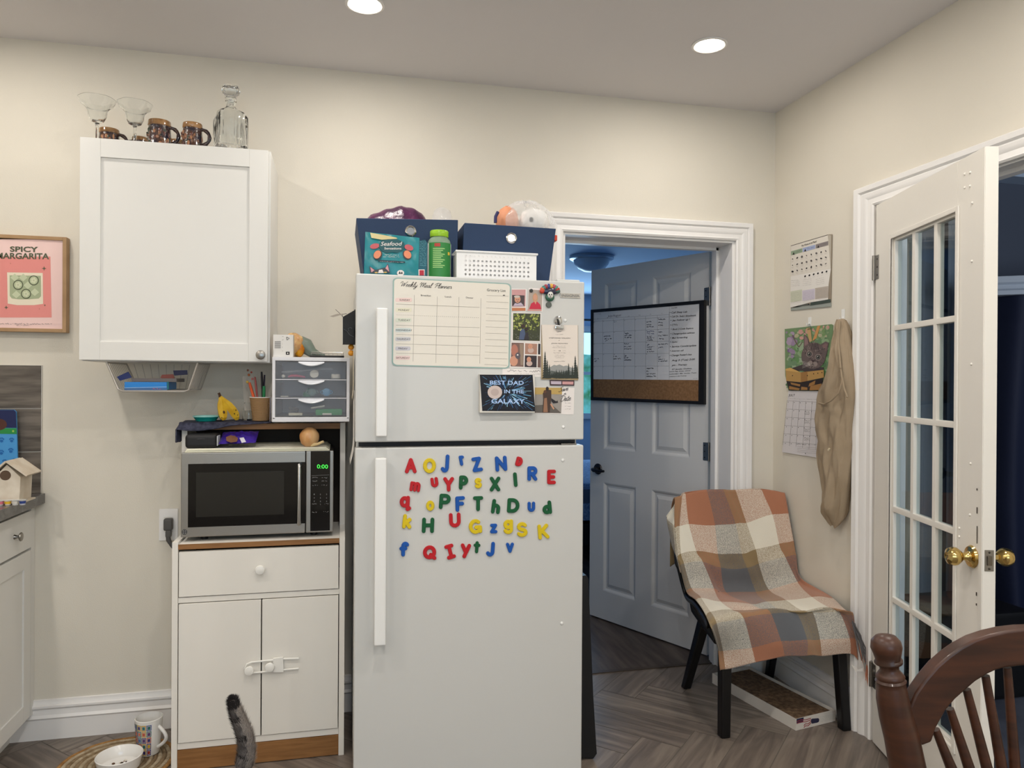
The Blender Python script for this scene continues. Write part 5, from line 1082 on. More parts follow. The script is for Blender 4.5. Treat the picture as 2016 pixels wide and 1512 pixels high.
# contents of bins
pb = MB().m(mat((88, 34, 76), .3, var=(18, (52, 20, 52)), bump=(40, .9)))
def heap(b, x0, x1, y0, y1, prof, zb_, n=26):
    def f(a, c_):
        x = x0+(x1-x0)*a; h = 0
        for (p, hh), (q, h2) in zip(prof, prof[1:]):
            if p <= a <= q: h = hh+(h2-hh)*(a-p)/(q-p)
        e = math.sin(math.pi*c_)**.5; return V((x, y0+(y1-y0)*c_, zb_+(h-zb_)*e+.0015*math.sin(31*a+9*c_)*e))
    return b.grid(f, n, 16)
zz = lambda y: t5(500, y, 2.62).z
xa, xb_ = t5(75, 300, 2.62).x, t5(700, 300, 2.62).x
heap(pb, xa+.03, xb_, 2.56, 2.76, [(0, zz(325)), (.12, zz(262)), (.35, zz(208)), (.58, zz(172)), (.78, zz(192)), (.9, zz(230)), (1, zz(330))], 1.80)
t = pb.build('plastic_bag'); tag(t, 'crumpled purple plastic bag sticking out of the left navy bin', 'bag')
b = MB().m(mat((232, 230, 232), .08, alpha=.28)).lathe([(.036, 0), (.035, .02), (.028, .042), (.012, .052), (0, .053)], (t5(800, 260, 2.60).x, 2.60, t5(800, 305, 2.60).z-.01), 26)
b.m(mat((225, 225, 225), .3)).lathe([(.036, -.08), (.038, -.004), (.038, .002), (.034, .002), (.034, -.08)], (t5(800, 260, 2.60).x, 2.60, t5(800, 305, 2.60).z-.01), 26)
t = b.build('plastic_dome'); tag(t, 'clear plastic dome rising out of the left navy bin', 'dome')
cbg = thing('clear_bag', 'clear crinkled plastic bag of nappies rising out of the right navy bin', 'bag', (t5(1500, 300, 2.66).x, 2.66, 1.86))
cxb = t5(1505, 250, 2.66)
b = MB().m(mat((240, 240, 240), .1, alpha=.30, bump=(45, 1.0)))
def bag(a, d):
    th, ph = 2*math.pi*a, math.pi*d*.86; k = 1+.05*math.sin(9*th+3*ph)+.035*math.sin(17*th)*math.sin(6*ph)
    return V((cxb.x-.004, 2.67, cxb.z-.045))+V((.105*math.sin(ph)*math.cos(th)*k, .085*math.sin(ph)*math.sin(th)*k, .088*math.cos(ph)*k))
b.grid(bag, 60, 30).build('film', None, cbg)
b = MB().m(mat((222, 150, 112), .6)); o1 = t5(1350, 290, 2.66); ov(o1+V((-.005, -.0, -.02)), (.042, .045, .062), .03, 1, b); b.build('orange_pack', None, cbg)
b = MB().m(mat((236, 234, 230), .6)); ov(t5(1560, 300, 2.66)+V((0, 0, -.018)), (.058, .05, .055), .04, 2, b); b.build('white_pack', None, cbg)
MB().m(black_m).ball(t5(1537, 303, 2.612), (.0075, .004, .009), 14, 10).build('black_dot', None, cbg)
MB().m(mat((46, 44, 96), .5)).tube([t5(1262, 240, 2.62), t5(1242, 280, 2.62), t5(1240, 330, 2.62)], .006, 8).build('purple_edge', None, cbg)
t = MB().m(mat((214, 70, 40), .5)).box((t5(1742, 430, 2.6).x-.006, 2.60, t5(1742, 480, 2.6).z), (t5(1754, 430, 2.6).x, 2.66, t5(1742, 430, 2.6).z), .004).build('red_tag'); tag(t, 'small red tag poking out beside the right navy bin', 'tag')
# cat treat bag
tb = thing('cat_treat_bag', 'teal cat treat bag leaning on the left navy bin', 'treat bag', (.16, 2.46, TZ))
dT = 2.455
def tq_(x, y): return t5(x, y, dT)
teal = mat((36, 148, 156), .25, bump=(18, .5), var=(6, (22, 120, 132)))
P0, P1, P2, P3 = tq_(165, 405), tq_(612, 455), tq_(600, 775), tq_(150, 770); 
for p in (P2, P3): pass
def tbag(a, c_, s):
    p = (P3*(1-a)+P2*a)*(1-c_)+(P0*(1-a)+P1*a)*c_
    e = (math.sin(math.pi*a)**.6)*(math.sin(math.pi*min(c_, .98))**.4)
    return p+V((0, -s*.004*e+(.0022*math.sin(13*a+5*c_)*math.sin(9*c_) if s > 0 else 0)+(0 if s > 0 else .026*e), 0))
zlow = TZ+.001
for P_ in (P2, P3): P_.z = zlow
b = MB().m(teal).grid(lambda a, c_: tbag(a, c_, 1), 26, 22); b.grid(lambda a, c_: tbag(a, c_, -1), 26, 22); b.build('pouch', None, tb)
A = Art((0, dT-.0075, 0), (0, 1, 0), T5); dg = mat((12, 82, 88), .3); sal = mat((228, 140, 100), .35); pkk = mat((196, 90, 96), .35)
A.poly([(205, 412), (300, 428), (420, 452), (430, 462), (300, 470), (215, 455)], mat((220, 206, 150), .3), 1)
A.poly([(278, 505), (300, 478), (350, 466), (430, 466), (480, 490), (492, 520), (480, 555), (430, 578), (385, 572), (340, 582), (300, 560), (278, 535)], dg, 3)
A.text('Seafood', (292, 520), (470, 518), 34, wht, 5, .008, .25); A.text('Sensations', (322, 550), (463, 550), 18, wht, 5, .015)
for x, y, rx, ry, ro, cc in ((243, 523, 40, 22, -.2, pkk), (525, 535, 38, 24, .35, pkk), (268, 596, 34, 42, .6, mat((60, 50, 50), .4)), (510, 596, 34, 42, -.6, mat((60, 50, 50), .4))): A.ell(x, y, rx, ry, cc, 2, 18, ro)
A.ell(264, 592, 28, 36, sal, 3, 18, .6); A.ell(514, 592, 28, 36, sal, 3, 18, -.6)
A.scrib((325, 600), (440, 602), 8, wht); A.scrib((310, 614), (452, 617), 8, wht); A.poly([(270, 636), (494, 650), (494, 662), (270, 650)], mat((14, 48, 60), .3), 3); A.scrib((285, 652), (480, 662), 6, wht, layer=4)
ck, cwh, cpk2 = mat((60, 62, 68), .4), mat((228, 220, 214), .4), mat((206, 150, 160), .4)
A.poly([(198, 688), (250, 720), (330, 700), (352, 666), (370, 745), (205, 746)], ck, 3); A.poly([(206, 696), (240, 722), (215, 740)], cpk2, 4); A.poly([(350, 676), (330, 706), (362, 735)], cpk2, 4)
A.poly([(278, 720), (305, 716), (318, 746), (270, 746)], cwh, 5); A.ell(255, 742, 14, 6, mat((200, 170, 90), .4), 5, 10); A.ell(330, 740, 14, 6, mat((200, 170, 90), .4), 5, 10)
A.ell(456, 745, 30, 24, wht, 3, 20); A.poly([(440, 752), (450, 728), (458, 750), (468, 730), (474, 752)], ink, 4)
A.build('printed_front', tb)
A = Art((0, dT+.001, 0), (0, 1, 0), T5); A.base([(612, 478), (660, 470), (680, 500), (672, 770), (600, 770)], mat((30, 92, 108), .25), .001)
for y in range(490, 700, 14): A.scrib((615, y), (668, y+3), 8, mat((110, 180, 190), .4))
A.rect(604, 716, 655, 765, wht, 2); A.rect(612, 722, 650, 765, mat((180, 30, 50), .4), 3); A.build('side_gusset', tb)
# gummy bottle
GY = 2.478
gb = thing('vitamin_bottle', 'clear green-labelled vitamin bottle with lime green cap on the fridge', 'bottle', (t5(778, 600, GY).x, GY, TZ))
gx_ = t5(775, 600, GY).x; s1 = t5(775, 775, GY).z; zc0, zc1 = t5(780, 450, GY).z, t5(780, 400, GY).z
rb = (t5(872, 600, GY).x-t5(680, 600, GY).x)/2; z0 = TZ+.0005
pr = [(0, z0), (rb*.94, z0), (rb, z0+.004), (rb, zc0-.022), (rb*.92, zc0-.012), (rb*.7, zc0-.002), (rb*.68, zc0)]
MB().m(mat((150, 176, 150), .1, alpha=.75)).lathe(pr, (gx_, GY, 0), 32).build('bottle_body', None, gb)
MB().m(mat((148, 196, 40), .35)).lathe([(rb*.76, zc0-.001), (rb*.79, zc0+.002), (rb*.79, zc1-.003), (rb*.74, zc1), (0, zc1)], (gx_, GY, 0), 40, wob=lambda q, z: 1+.012*math.sin(40*q)).build('cap', None, gb)
def wrapl(b, a0, a1, z0_, z1_, rr): return b.grid(lambda a, c_: V((gx_+rr*math.cos(math.radians(a0+(a1-a0)*a)), GY+rr*math.sin(math.radians(a0+(a1-a0)*a)), z0_+(z1_-z0_)*c_)), 16, 1)
lbz = zc0-.024
wrapl(MB().m(mat((232, 232, 228), .4)), 175, 365, z0+.003, lbz, rb*1.012).build('paper_label', None, gb)
b = MB().m(mat((44, 128, 60), .4)); wrapl(b, 205, 335, z0+.003, lbz, rb*1.022); b.m(mat((160, 205, 130), .5))
for k in range(11): wrapl(b, 232, 290-(k % 3)*9, lbz-.022-.0062*k, lbz-.019-.0062*k, rb*1.032)
b.m(mat((180, 60, 50), .4)); wrapl(b, 240, 268, lbz-.014, lbz-.003, rb*1.034); b.m(mat((220, 180, 60), .4)); wrapl(b, 308, 322, lbz-.04, lbz-.03, rb*1.034); wrapl(b, 300, 325, z0+.004, z0+.016, rb*1.034)
b.build('green_label', None, gb)
# white perforated basket
wbk = thing('plastic_basket', 'white plastic basket with round holes at the front of the fridge top', 'basket', (t5(1230, 700, 2.44).x, 2.5, TZ))
dB = 2.435; q00, q10 = t5(920, 562, dB), t5(1580, 595, dB); zt2 = (q00.z+q10.z)/2; bx0, bx1 = t5(925, 780, dB).x+.004, t5(1560, 780, dB).x
wm = mat((236, 236, 236), .35)
# front panel with real holes
tx0, tx1 = q00.x, q10.x; zb2 = TZ+.0008
hx_ = [t5(995+34.5*i, 605+2*i, dB).x for i in range(16)]; hz_ = [t5(1250, 617+37.2*j, dB).z for j in range(6)]
b = MB().m(wm); hr = .0038; dpt = .0022
def plate(b, xs, zs, X0_, X1_, Za, Zb, y):
    xe = [X0_]+[(a+c_)/2 for a, c_ in zip(xs, xs[1:])]+[X1_]; ze = [Zb]+[(a+c_)/2 for a, c_ in zip(zs, zs[1:])]+[Za]
    for i in range(len(xs)):
        for j in range(len(zs)):
            l, r_, t_, bt = xe[i], xe[i+1], ze[j], ze[j+1]; n_ = 16; vs = []
            for dy in (0, dpt):
                for k in range(n_): q = 2*math.pi*k/n_; vs.append((xs[i]+hr*math.cos(q), y+dy, zs[j]+hr*math.sin(q)))
                for k in range(n_):
                    q = 2*math.pi*k/n_; c_, s_ = math.cos(q), math.sin(q); m_ = max(abs(c_), abs(s_)); vs.append(((l+r_)/2+(r_-l)/2*c_/m_, y+dy, (t_+bt)/2+(t_-bt)/2*s_/m_))
            fs = []
            for k in range(n_):
                k2 = (k+1) % n_; fs += [(k, k2, n_+k2, n_+k), (2*n_+k, 3*n_+k, 3*n_+k2, 2*n_+k2), (k, 2*n_+k, 2*n_+k2, k2)]
            b.add(vs, fs)
zs_ = [z for z in hz_ if z > zb2+.008]
mgx0, mgx1 = hx_[0]-.007, hx_[-1]+.007; mzt, mzb = hz_[0]+.0065, zs_[-1]-.006
plate(b, hx_, zs_, mgx0, mgx1, mzb, mzt, dB)
b.box((tx0, dB, mzb), (mgx0, dB+dpt, mzt)).box((mgx1, dB, mzb), (tx1, dB+dpt, mzt)).box((tx0, dB, zb2), (tx1, dB+dpt, mzb)).box((tx0, dB, mzt), (tx1, dB+dpt, zt2))
fp = b.build('front_wall', None, wbk)
b = MB().m(wm).box((tx0, dB+dpt, zb2), (tx0+.0025, dB+.074, zt2)).box((tx1-.0025, dB+dpt, zb2), (tx1, dB+.074, zt2)).box((tx0, dB+.072, zb2), (tx1, dB+.0745, zt2)).box((tx0, dB+dpt, zb2), (tx1, dB+.0745, zb2+.002)); b.build('shell', None, wbk)
MB().m(wm).tube([(tx0-.003, dB-.003, zt2), (tx1+.003, dB-.003, zt2), (tx1+.003, dB+.078, zt2), (tx0-.003, dB+.078, zt2)], .0035, 8, closed=True).build('rim', None, wbk)
ts = MB().m(mat((228, 226, 224), .8)).box((tx0+.055, dB+.006, zb2+.0025), (tx1-.006, dB+.066, zt2-.020), .008).build('tissue_pack'); tag(ts, 'white tissue pack inside the perforated basket', 'tissues')
# black slim folded step stool right of the fridge
ss = thing('folded_step_stool', 'slim black folded step stool standing beside the right of the fridge', 'step stool', (.885, 2.52, 0))
pts = [U(1149, 1492, 'y', 2.53), U(1168, 1494, 'y', 2.53), U(1175, 1484, 'y', 2.53), U(1174, 1470, 'y', 2.53), U(1168, 1370, 'y', 2.53), U(1160, 1180, 'y', 2.53), U(1158, 1140, 'y', 2.53), U(1154, 1133, 'y', 2.53), U(1147, 1134, 'y', 2.53)]
off = -min(p.z for p in pts)+.0; pts = [p+V((0, 0, off+.002)) for p in pts]
x_l = fx1+.012; pts = [p for p in pts if p.x > x_l]
pts = [V((x_l, 2.53, .012)), V((x_l+.02, 2.53, .002))]+[p for p in pts]+[V((x_l, 2.53, pts[-1].z))]
MB().m(mat((22, 23, 26), .45)).prism(pts, (0, .05, 0)).build('front_rail', None, ss)
MB().m(mat((22, 23, 26), .45)).prism([p+V((0, .33, 0)) for p in pts], (0, .05, 0)).build('rear_rail', None, ss)
for z in (.12, .34, .55): MB().m(mat((30, 31, 34), .5)).box((x_l+.008, 2.58, z), (x_l+.03, 2.86, z+.03), .003).build('step', None, ss)
# ============================================================ six panel door ajar into the back room
def frame_M(o, ex, n):
    ex, n = V(ex).normalized(), V(n).normalized(); M = Matrix.Identity(4)
    for i in range(3): M[i][0] = ex[i]; M[i][1] = (0, 0, 1)[i]; M[i][2] = n[i]; M[i][3] = V(o)[i]
    return M
G0 = V((1.775, 3.356, 0)); ge = V((-.436, .900, 0)); gn = V((-.900, -.436, 0)); MG = frame_M(G0, ge, gn)
door_m = mat((206, 206, 206), .42)
b = MB().m(door_m); DW, DH = .822, 2.012
b.box((0, .008, -.035), (DW, DH, -.012), 0, MG)
ss_ = [(0, .11), (.36, .47), (.715, DW)]; zz_ = [(.008, .17), (.79, .98), (1.60, 1.71), (1.925, DH)]
for a, c_ in ss_: b.box((a, .008, -.0125), (c_, DH, 0), 0, MG)
for (a, c_) in ((.11, .36), (.47, .715)):
    for z0, z1 in zz_: b.box((a, z0, -.0125), (c_, z1, 0), 0, MG)
    for z0, z1 in ((.17, .79), (.98, 1.60), (1.71, 1.925)):
        def ring(i, t): return [MG @ V(p) for p in ((a+i, z0+i, t), (c_-i, z0+i, t), (c_-i, z1-i, t), (a+i, z1-i, t))]
        R_ = [ring(0, 0), ring(.006, -.002), ring(.016, -.010), ring(.026, -.010), ring(.045, -.003)]
        for A_, B_ in zip(R_, R_[1:]): b.add(A_+B_, [(k, (k+1) % 4, 4+(k+1) % 4, 4+k) for k in range(4)])
        b.add(R_[-1], [(0, 1, 2, 3)])
bd = struct(b, 'door_1', None, doubles=False, smooth=False, fixn=False)
def hinge(par, M, z, side=1, nm='hinge'):
    q = MB().m(nickel_m).box((-.012, z-.045, .0), (.028, z+.045, .0025), .0008, M).box((-.038, z-.045, -.006), (-.010, z+.045, -.003), .0008, M)
    q.tube([M @ V((-.008, z-.047, .004)), M @ V((-.008, z+.047, .004))], .0058, 12)
    for k in range(3): q.m(mat((70, 66, 62), .4, .8)).lathe([(0, 0), (.0035, 0), (.003, .0012), (0, .0012)], M @ V((.018, z-.03+.03*k, .0025)), 10, M.to_3x3().to_4x4())
    q.m(nickel_m); return q.build(nm, None, par)
WL[bd.name] = V(bd.location)
hinge(bd, MG, 1.79); hinge(bd, MG, .25); hinge(bd, MG, 1.02)
lm_ = mat((58, 56, 58), .25, .9); Lc = MG @ V((.757, .862, 0)); R3 = MG.to_3x3().to_4x4()
lv = MB().m(lm_).lathe([(0, 0), (.031, 0), (.032, .004), (.028, .009), (.014, .012), (.012, .03), (0, .03)], Lc, 28, R3)
lv.tube([MG @ V(p) for p in ((.757, .862, .026), (.757, .862, .045), (.745, .860, .052), (.70, .858, .052), (.665, .861, .050))], [.010, .011, .010, .0085, .007], 12)
lv.build('door_handle', None, bd)
lv = MB().m(lm_).lathe([(0, 0), (.031, 0), (.032, .004), (.028, .009), (.014, .012), (.012, .03), (0, .03)], MG @ V((.757, .862, -.035)), 28, R3 @ Matrix.Rotation(math.pi, 4, 'X'))
lv.tube([MG @ V(p) for p in ((.757, .862, -.06), (.757, .862, -.078), (.77, .860, -.086), (.80, .858, -.086), (.84, .861, -.084))], [.010, .011, .010, .0085, .007], 12); lv.build('door_handle', None, bd)
# whiteboard
wbx = thing('whiteboard_calendar', 'black-framed whiteboard calendar with cork strip hanging on the open door', 'whiteboard', MG @ V((.434, 1.255, .01)))
TW = crop(1140, 560, 5.815); pW = G0+gn*.018
A = Art(pW, gn, TW)
def wq(x, y, l=0): return A.at(x, y, l)
fo = [(133, 290), (1430, 178), (1425, 1375), (133, 1325)]; fi = [(162, 322), (1376, 222), (1366, 1336), (158, 1290)]
b = MB().m(mat((20, 18, 18), .4))
O1, O2 = [wq(*p, .004) for p in fo], [wq(*p, .004) for p in fi]; O3 = [p-gn*.021 for p in O1]; O4 = [p-gn*.006 for p in O2]
b.add(O1+O2+O3+O4, [(k, (k+1) % 4, 4+(k+1) % 4, 4+k) for k in range(4)]+[(k, 8+k, 8+(k+1) % 4, (k+1) % 4) for k in range(4)]+[(4+k, 4+(k+1) % 4, 12+(k+1) % 4, 12+k) for k in range(4)]+[(8, 9, 10, 11)])
b.build('frame', None, wbx, doubles=False, smooth=False)
wb_m = mat((214, 214, 216), .25); ln = mat((120, 122, 128), .5)
A.base([(160, 320), (1378, 220), (1368, 1095), (158, 1085)], wb_m, .004)
xs0, xs1 = [163, 270, 392, 512, 638, 762, 896, 1032], [160, 268, 390, 512, 638, 762, 896, 1032]
def wl(x): return 320-(x-160)*.082
for i, x in enumerate(xs0[1:]): A.line((x, wl(x)+95-(30 if i == 6 else 0)), (x, 1085), 2, ln, 1)
ry0 = [(425, 372), (552, 508), (678, 648), (795, 790), (936, 934)]
for y0, y1 in ry0: A.line((160, y0), (1032, y1), 2, ln, 1)
A.line((160, 398), (1032, 345), 2, ln, 1); A.line((1035, 250), (1032, 1090), 2, ln, 1)
A.scrib((190, 345), (250, 340), 10, ink2); A.text('July/August', (325, 375), (482, 362), 26, mat((80, 70, 90), .5), 2, 0, .3)
for i, x in enumerate(xs0[:-1]): A.scrib((x+45, wl(x)+78), (x+65, wl(x)+76), 8, ink)
for x in xs0[:-1]:
    for j, (y0, y1) in enumerate(ry0): yy_ = y0+(y1-y0)*(x-160)/872; A.scrib((x+4, yy_+12), (x+16, yy_+12), 9, ink)
hw, hb_ = mat((54, 56, 72), .5), mat((44, 60, 120), .5)
for cell in ((772, 440, 2, hw), (772, 470, 2, hw), (772, 495, 3, hw), (905, 410, 3, hw), (905, 445, 2, hw), (905, 478, 2, hw), (520, 570, 2, hw), (520, 592, 3, hw), (520, 618, 3, hw), (282, 606, 3, hw), (290, 632, 3, hw), (300, 655, 1, hw), (776, 548, 3, hb_), (776, 572, 3, hb_), (776, 605, 2, hw), (776, 625, 3, hw), (776, 648, 3, hw), (905, 555, 2, hw), (905, 595, 4, hw), (915, 632, 2, hw),
             (515, 690, 2, hw), (515, 722, 3, hw), (515, 748, 3, hw), (776, 700, 1, hw), (776, 728, 3, hw), (776, 752, 2, hw), (776, 780, 3, hw), (905, 695, 4, hw), (905, 732, 2, hw), (400, 438, 1, hw), (172, 860, 2, hw), (175, 888, 1, hw), (392, 835, 2, ink), (392, 862, 3, ink), (515, 828, 1, hw), (515, 850, 2, hw), (515, 875, 3, hw), (905, 840, 1, hw), (905, 865, 3, hw), (905, 888, 4, hw), (770, 970, 3, ink), (770, 1000, 1, ink), (770, 1035, 4, ink), (770, 1062, 4, ink)):
    A.scrib((cell[0], cell[1]), (cell[0]+28*cell[2], cell[1]-1.5*cell[2]), 15, cell[3], 3.6)
    A.scrib((cell[0]+5, cell[1]-3), (cell[0]+26*cell[2], cell[1]-3-1.5*cell[2]), 14, cell[3], 3.2, seed=5)
A.text('NOTES', (1060, 278), (1122, 272), 14, ink, 2)
for t_, x, y, w2, h_ in (('Call Sleep Lab', 1058, 332, 180, 26), ("Call Dr. Sada's bloodwork", 1060, 378, 280, 24), ('Jay Follow up ?', 1066, 420, 206, 22), ("CTV's", 1062, 474, 64, 24), ('Book 2 Code Explore', 1070, 522, 238, 22), ('Change/update address', 1066, 574, 258, 22), ('Mail forwarding', 1064, 622, 178, 22), ('Hydro', 1062, 668, 62, 20), ('Service Canada/update', 1060, 722, 282, 24), ('Internet call', 1060, 770, 138, 20), ("Change Foster's bus", 1058, 822, 232, 24), ('Aug 5 (Tue) 2:00', 1060, 880, 268, 24), ('pm - Therapy', 1062, 934, 176, 22), ('ST Jacobs Outlets,', 1062, 980, 230, 18), ('lunch bag, shoes, school', 1036, 1004, 240, 14), ('calendar, PJs, socks, Tues.', 1036, 1032, 310, 14), ('Children\u2019s Aid Training', 1036, 1060, 194, 13)):
    A.text(t_, (x, y), (x+w2, y-w2*.055), h_*.85, ink, 2, .014, .25)
    if 300 < y < 830: A.ell(x-14, y-10, 4, 5, ink, 2, 8)
A.scrib((1310, 1080), (1360, 1077), 7, ink)
A.build('whiteboard_surface', wbx)
A = Art(pW, gn, TW); A.base([(158, 1085), (1368, 1095), (1367, 1336), (157, 1290)], mat((142, 106, 72), .9, var=(90, (122, 88, 58))), .006); A.build('cork_strip', wbx)
# ============================================================ french door
H0 = V((1.966, 2.416, 0)); he = V((-.275, -.961, 0)).normalized(); hn = V((-.961, .275, 0)).normalized(); MH = frame_M(H0, he, hn)
fw_m = mat((230, 226, 218), .4, bump=(40, .08)); LW = .703; T_ = -.037
b = MB().m(fw_m)
b.box((0, .008, T_), (.13, 2.035, 0), .002, MH).box((.56, .008, T_), (LW, 2.035, 0), .002, MH).box((.13, .008, T_), (.56, .26, 0), .0, MH).box((.13, 1.885, T_), (.56, 2.035, 0), 0, MH)
b.box((LW-.016, .01, .0), (LW-.001, 2.034, .0018), .0006, MH)
for x in (.130, .2665, .4105, .5485):
    w2 = .0125 if x in (.130, .5485) else .021; b.box((x, .26, -.030), (x+w2, 1.885, -.006), .003, MH)
for z in (.26, .577, .902, 1.227, 1.552, 1.874):
    h_ = .0125 if z in (.26, 1.874) else .020; b.box((.13, z, -.030), (.56, z+h_, -.0055), .003, MH)
fdr = struct(b, 'door_2', None); WL[fdr.name] = V(fdr.location)
b = MB().m(fw_m)
for lo, hi in (((.116, .246, 0), (.132, 1.899, .006)), ((.558, .246, 0), (.574, 1.899, .006)), ((.132, .246, 0), (.558, .262, .006)), ((.132, 1.883, 0), (.558, 1.899, .006))): b.box(lo, hi, .0025, MH)
b.build('glazing_bead', None, fdr)
MB().m(pane_mat((222, 230, 232))).box((.131, .262, -.0195), (.559, 1.884, -.0165), 0, MH).build('glass', None, fdr)
hinge(fdr, MH, 1.80); hinge(fdr, MH, .26)
for s_, z in ((.600, 1.985), (.628, 1.982), (.600, 1.945), (.628, 1.942), (.640, 1.89), (.640, 1.72), (.642, 1.42), (.642, 1.13), (.640, .98), (.585, .93), (.585, .905)):
    MB().m(fw_m).ball(MH @ V((s_, z, 0)), .0042, 8, 6).build('nail_head', None, fdr)
RH = MH.to_3x3().to_4x4()
kp = [(0, 0), (.031, 0), (.033, .003), (.029, .009), (.016, .012), (.012, .018), (.011, .030), (.018, .036), (.0255, .046), (.027, .056), (.023, .068), (.012, .074), (.006, .073), (0, .070)]
MB().m(brass_m).lathe(kp, MH @ V((.655, .862, 0)), 32, RH).build('door_knob', None, fdr)
MB().m(brass_m).lathe(kp, MH @ V((.655, .862, T_)), 32, RH @ Matrix.Rotation(math.pi, 4, 'X')).build('door_knob', None, fdr)
b = MB().m(nickel_m).box((LW-.0005, .832, T_+.006), (LW+.0015, .892, -.006), .0005, MH); b.m(mat((120, 112, 100), .3, .9)).box((LW, .848, T_+.012), (LW+.006, .876, -.012), .004, MH)
for z in (.839, .885): b.m(mat((70, 66, 60), .4, .9)).ball(MH @ V((LW+.0015, z, T_/2)), .003, 8, 6)
b.build('latch_plate', None, fdr)
b = MB().m(mat((46, 36, 28), .9))
for s_, z, w2, h_ in ((.676, .862, .007, .032), (.678, 1.0, .003, .018), (.679, .93, .0022, .05), (.677, 1.06, .003, .006), (.678, .76, .003, .01), (.678, .73, .003, .006)): b.box((s_-w2/2, z-h_/2, .0012), (s_+w2/2, z+h_/2, .0023), 0, MH)
b.build('worn_paint', None, fdr)
# ============================================================ right wall papers
A = Art((XR-.0045, 0, 0), (1, 0, 0), crop(1540, 450, 8.89)); wp = mat((222, 216, 206), .8)
A.base([(160, 1330), (848, 1290), (850, 1362), (148, 1436)], mat((150, 156, 150), .7), .003)
A.base([(150, 300), (800, 105), (870, 100), (850, 1290), (145, 1395)], mat((150, 138, 122), .8), .0025)
A.poly([(152, 308), (798, 116), (812, 250), (848, 700), (148, 838)], wp, 2); A.poly([(148, 838), (852, 700), (812, 980), (802, 1240), (480, 1295), (140, 1385)], mat((230, 226, 220), .8), 3)
A.line((150, 303), (795, 110), 7, ink, 3); A.poly([(800, 110), (858, 120), (852, 690), (842, 650)], mat((186, 178, 164), .8), 3)
A.text('Put Waste in its Place!', (340, 318), (600, 238), 34, ink, 4, .01, upv=(0, -1))
def sk_(x): return -.3*(x-150)
for x0, x1, cc in ((155, 350, (140, 160, 136)), (358, 578, (160, 172, 206)), (588, 806, (134, 126, 126))):
    y0 = 400+sk_(x0)*.93; y1 = 400+sk_(x1)*.93
    A.poly([(x0, y0), (x1, y1), (x1, y1+70), (x0, y0+70)], mat(cc, .7), 4); A.poly([(x0+25, y0+60), (x0+45, y0+10), (x0+62, y0+56)], ink, 5); A.scrib((x0+75, y0+38-20), (x1-30, y0+38-45), 18, ink2, layer=5)
rn = random.Random(4)
for i in range(8):
    for j in range(3):
        x = 180+82*i+(8 if i > 4 else 0); y = 540+j*110+sk_(x)*.8; A.ell(x, y, rn.uniform(8, 20), rn.uniform(10, 24), rn.choice((ink, ink2, mat((80, 76, 74), .7))), 5, 7, rn.random()*3)
        A.scrib((x-22, y+42), (x+22, y+34), 6, ink2, layer=5); A.scrib((x-18, y+56), (x+18, y+50), 5, ink2, layer=5)
for i in range(6):
    x = 400+75*i; y = 835-60*i*.28; A.ell(x, y, 14, 20, ink, 5, 7, .6); A.scrib((x-20, y+48), (x+20, y+42), 6, ink2, layer=5)
for x0, x1, cc, h_ in ((145, 345, (206, 208, 188), 1090), (352, 570, (206, 198, 212), 1075), (576, 806, (186, 176, 166), 1030)):
    yb_ = 1290-(x0-145)*.12; A.poly([(x0, h_+12), (x1, h_-25), (x1, yb_-30), (x0, yb_)], mat(cc, .8), 4)
    for k in range(9): A.scrib((x0+8, h_+50+22*k), (x1-14, h_+50+22*k-30), 6, ink2, layer=5)
    for k in range(4): A.scrib((x0+12, 915+32*k-(x0-145)*.05), (x0+160, 905+32*k-(x0-145)*.1), 8, ink2, layer=5)
A.poly([(500, 1290), (845, 1235), (850, 1290), (485, 1348)], mat((62, 74, 68), .6), 4); A.ell(462, 1322, 9, 9, ink, 5, 8)
tag(A.build('waste_guide'), 'printed waste sorting calendar pinned on the right wall above the kitten calendar', 'wall calendar')
# kitten calendar
TK = crop(1530, 620, 5.04)
A = Art((XR-.006, 0, 0), (1, 0, 0), TK)
A.base([(75, 140), (535, 92), (548, 100), (538, 740), (528, 757), (112, 750), (80, 600)], mat((112, 142, 100), .5), .004)
A.base([(112, 752), (528, 758), (520, 1436), (48, 1362)], mat((218, 214, 216), .75), .004)
rn = random.Random(12)
def inq(x, y, m_=10): return 80+m_ < x < 530-m_ and 140-(x-75)*.104+m_ < y < 748-m_
for k in range(420):
    x, y = rn.uniform(80, 530), rn.uniform(105, 745); r_ = rn.uniform(8, 32)
    if not inq(x, y, r_*1.05): continue
    if x < 175 and y < 420: cc = rn.choice([(150, 130, 160), (120, 96, 140), (170, 150, 176), (140, 160, 130)])
    elif y < 230: cc = rn.choice([(176, 172, 140), (140, 160, 120), (200, 150, 140), (120, 150, 96)])
    else: cc = rn.choice([(96, 140, 86), (120, 156, 106), (86, 122, 84), (138, 166, 126), (150, 170, 140), (106, 138, 104)])
    A.ell(x, y, r_, r_*.8, mat(cc, .4), 1+k % 3, 9, rn.random()*3)
A.poly([(400, 110), (430, 104), (390, 230), (350, 260)], mat((206, 150, 90), .4), 5); A.poly([(290, 130), (330, 126), (345, 260), (320, 270)], mat((196, 160, 110), .4), 5)
A.pline([(150, 200), (190, 280), (215, 320), (250, 270)], 9, mat((110, 90, 80), .4), 5)
f1_, f2_, f3_ = mat((104, 90, 88), .5), mat((66, 56, 58), .5), mat((150, 136, 130), .5)
A.poly([(265, 190), (300, 215), (330, 290), (262, 350)], f1_, 6); A.poly([(273, 205), (300, 235), (312, 290), (270, 320)], mat((140, 112, 112), .5), 7)
A.poly([(420, 300), (480, 262), (512, 275), (490, 400), (440, 360)], f1_, 6); A.poly([(440, 310), (480, 280), (500, 290), (480, 360)], mat((128, 100, 100), .5), 7)
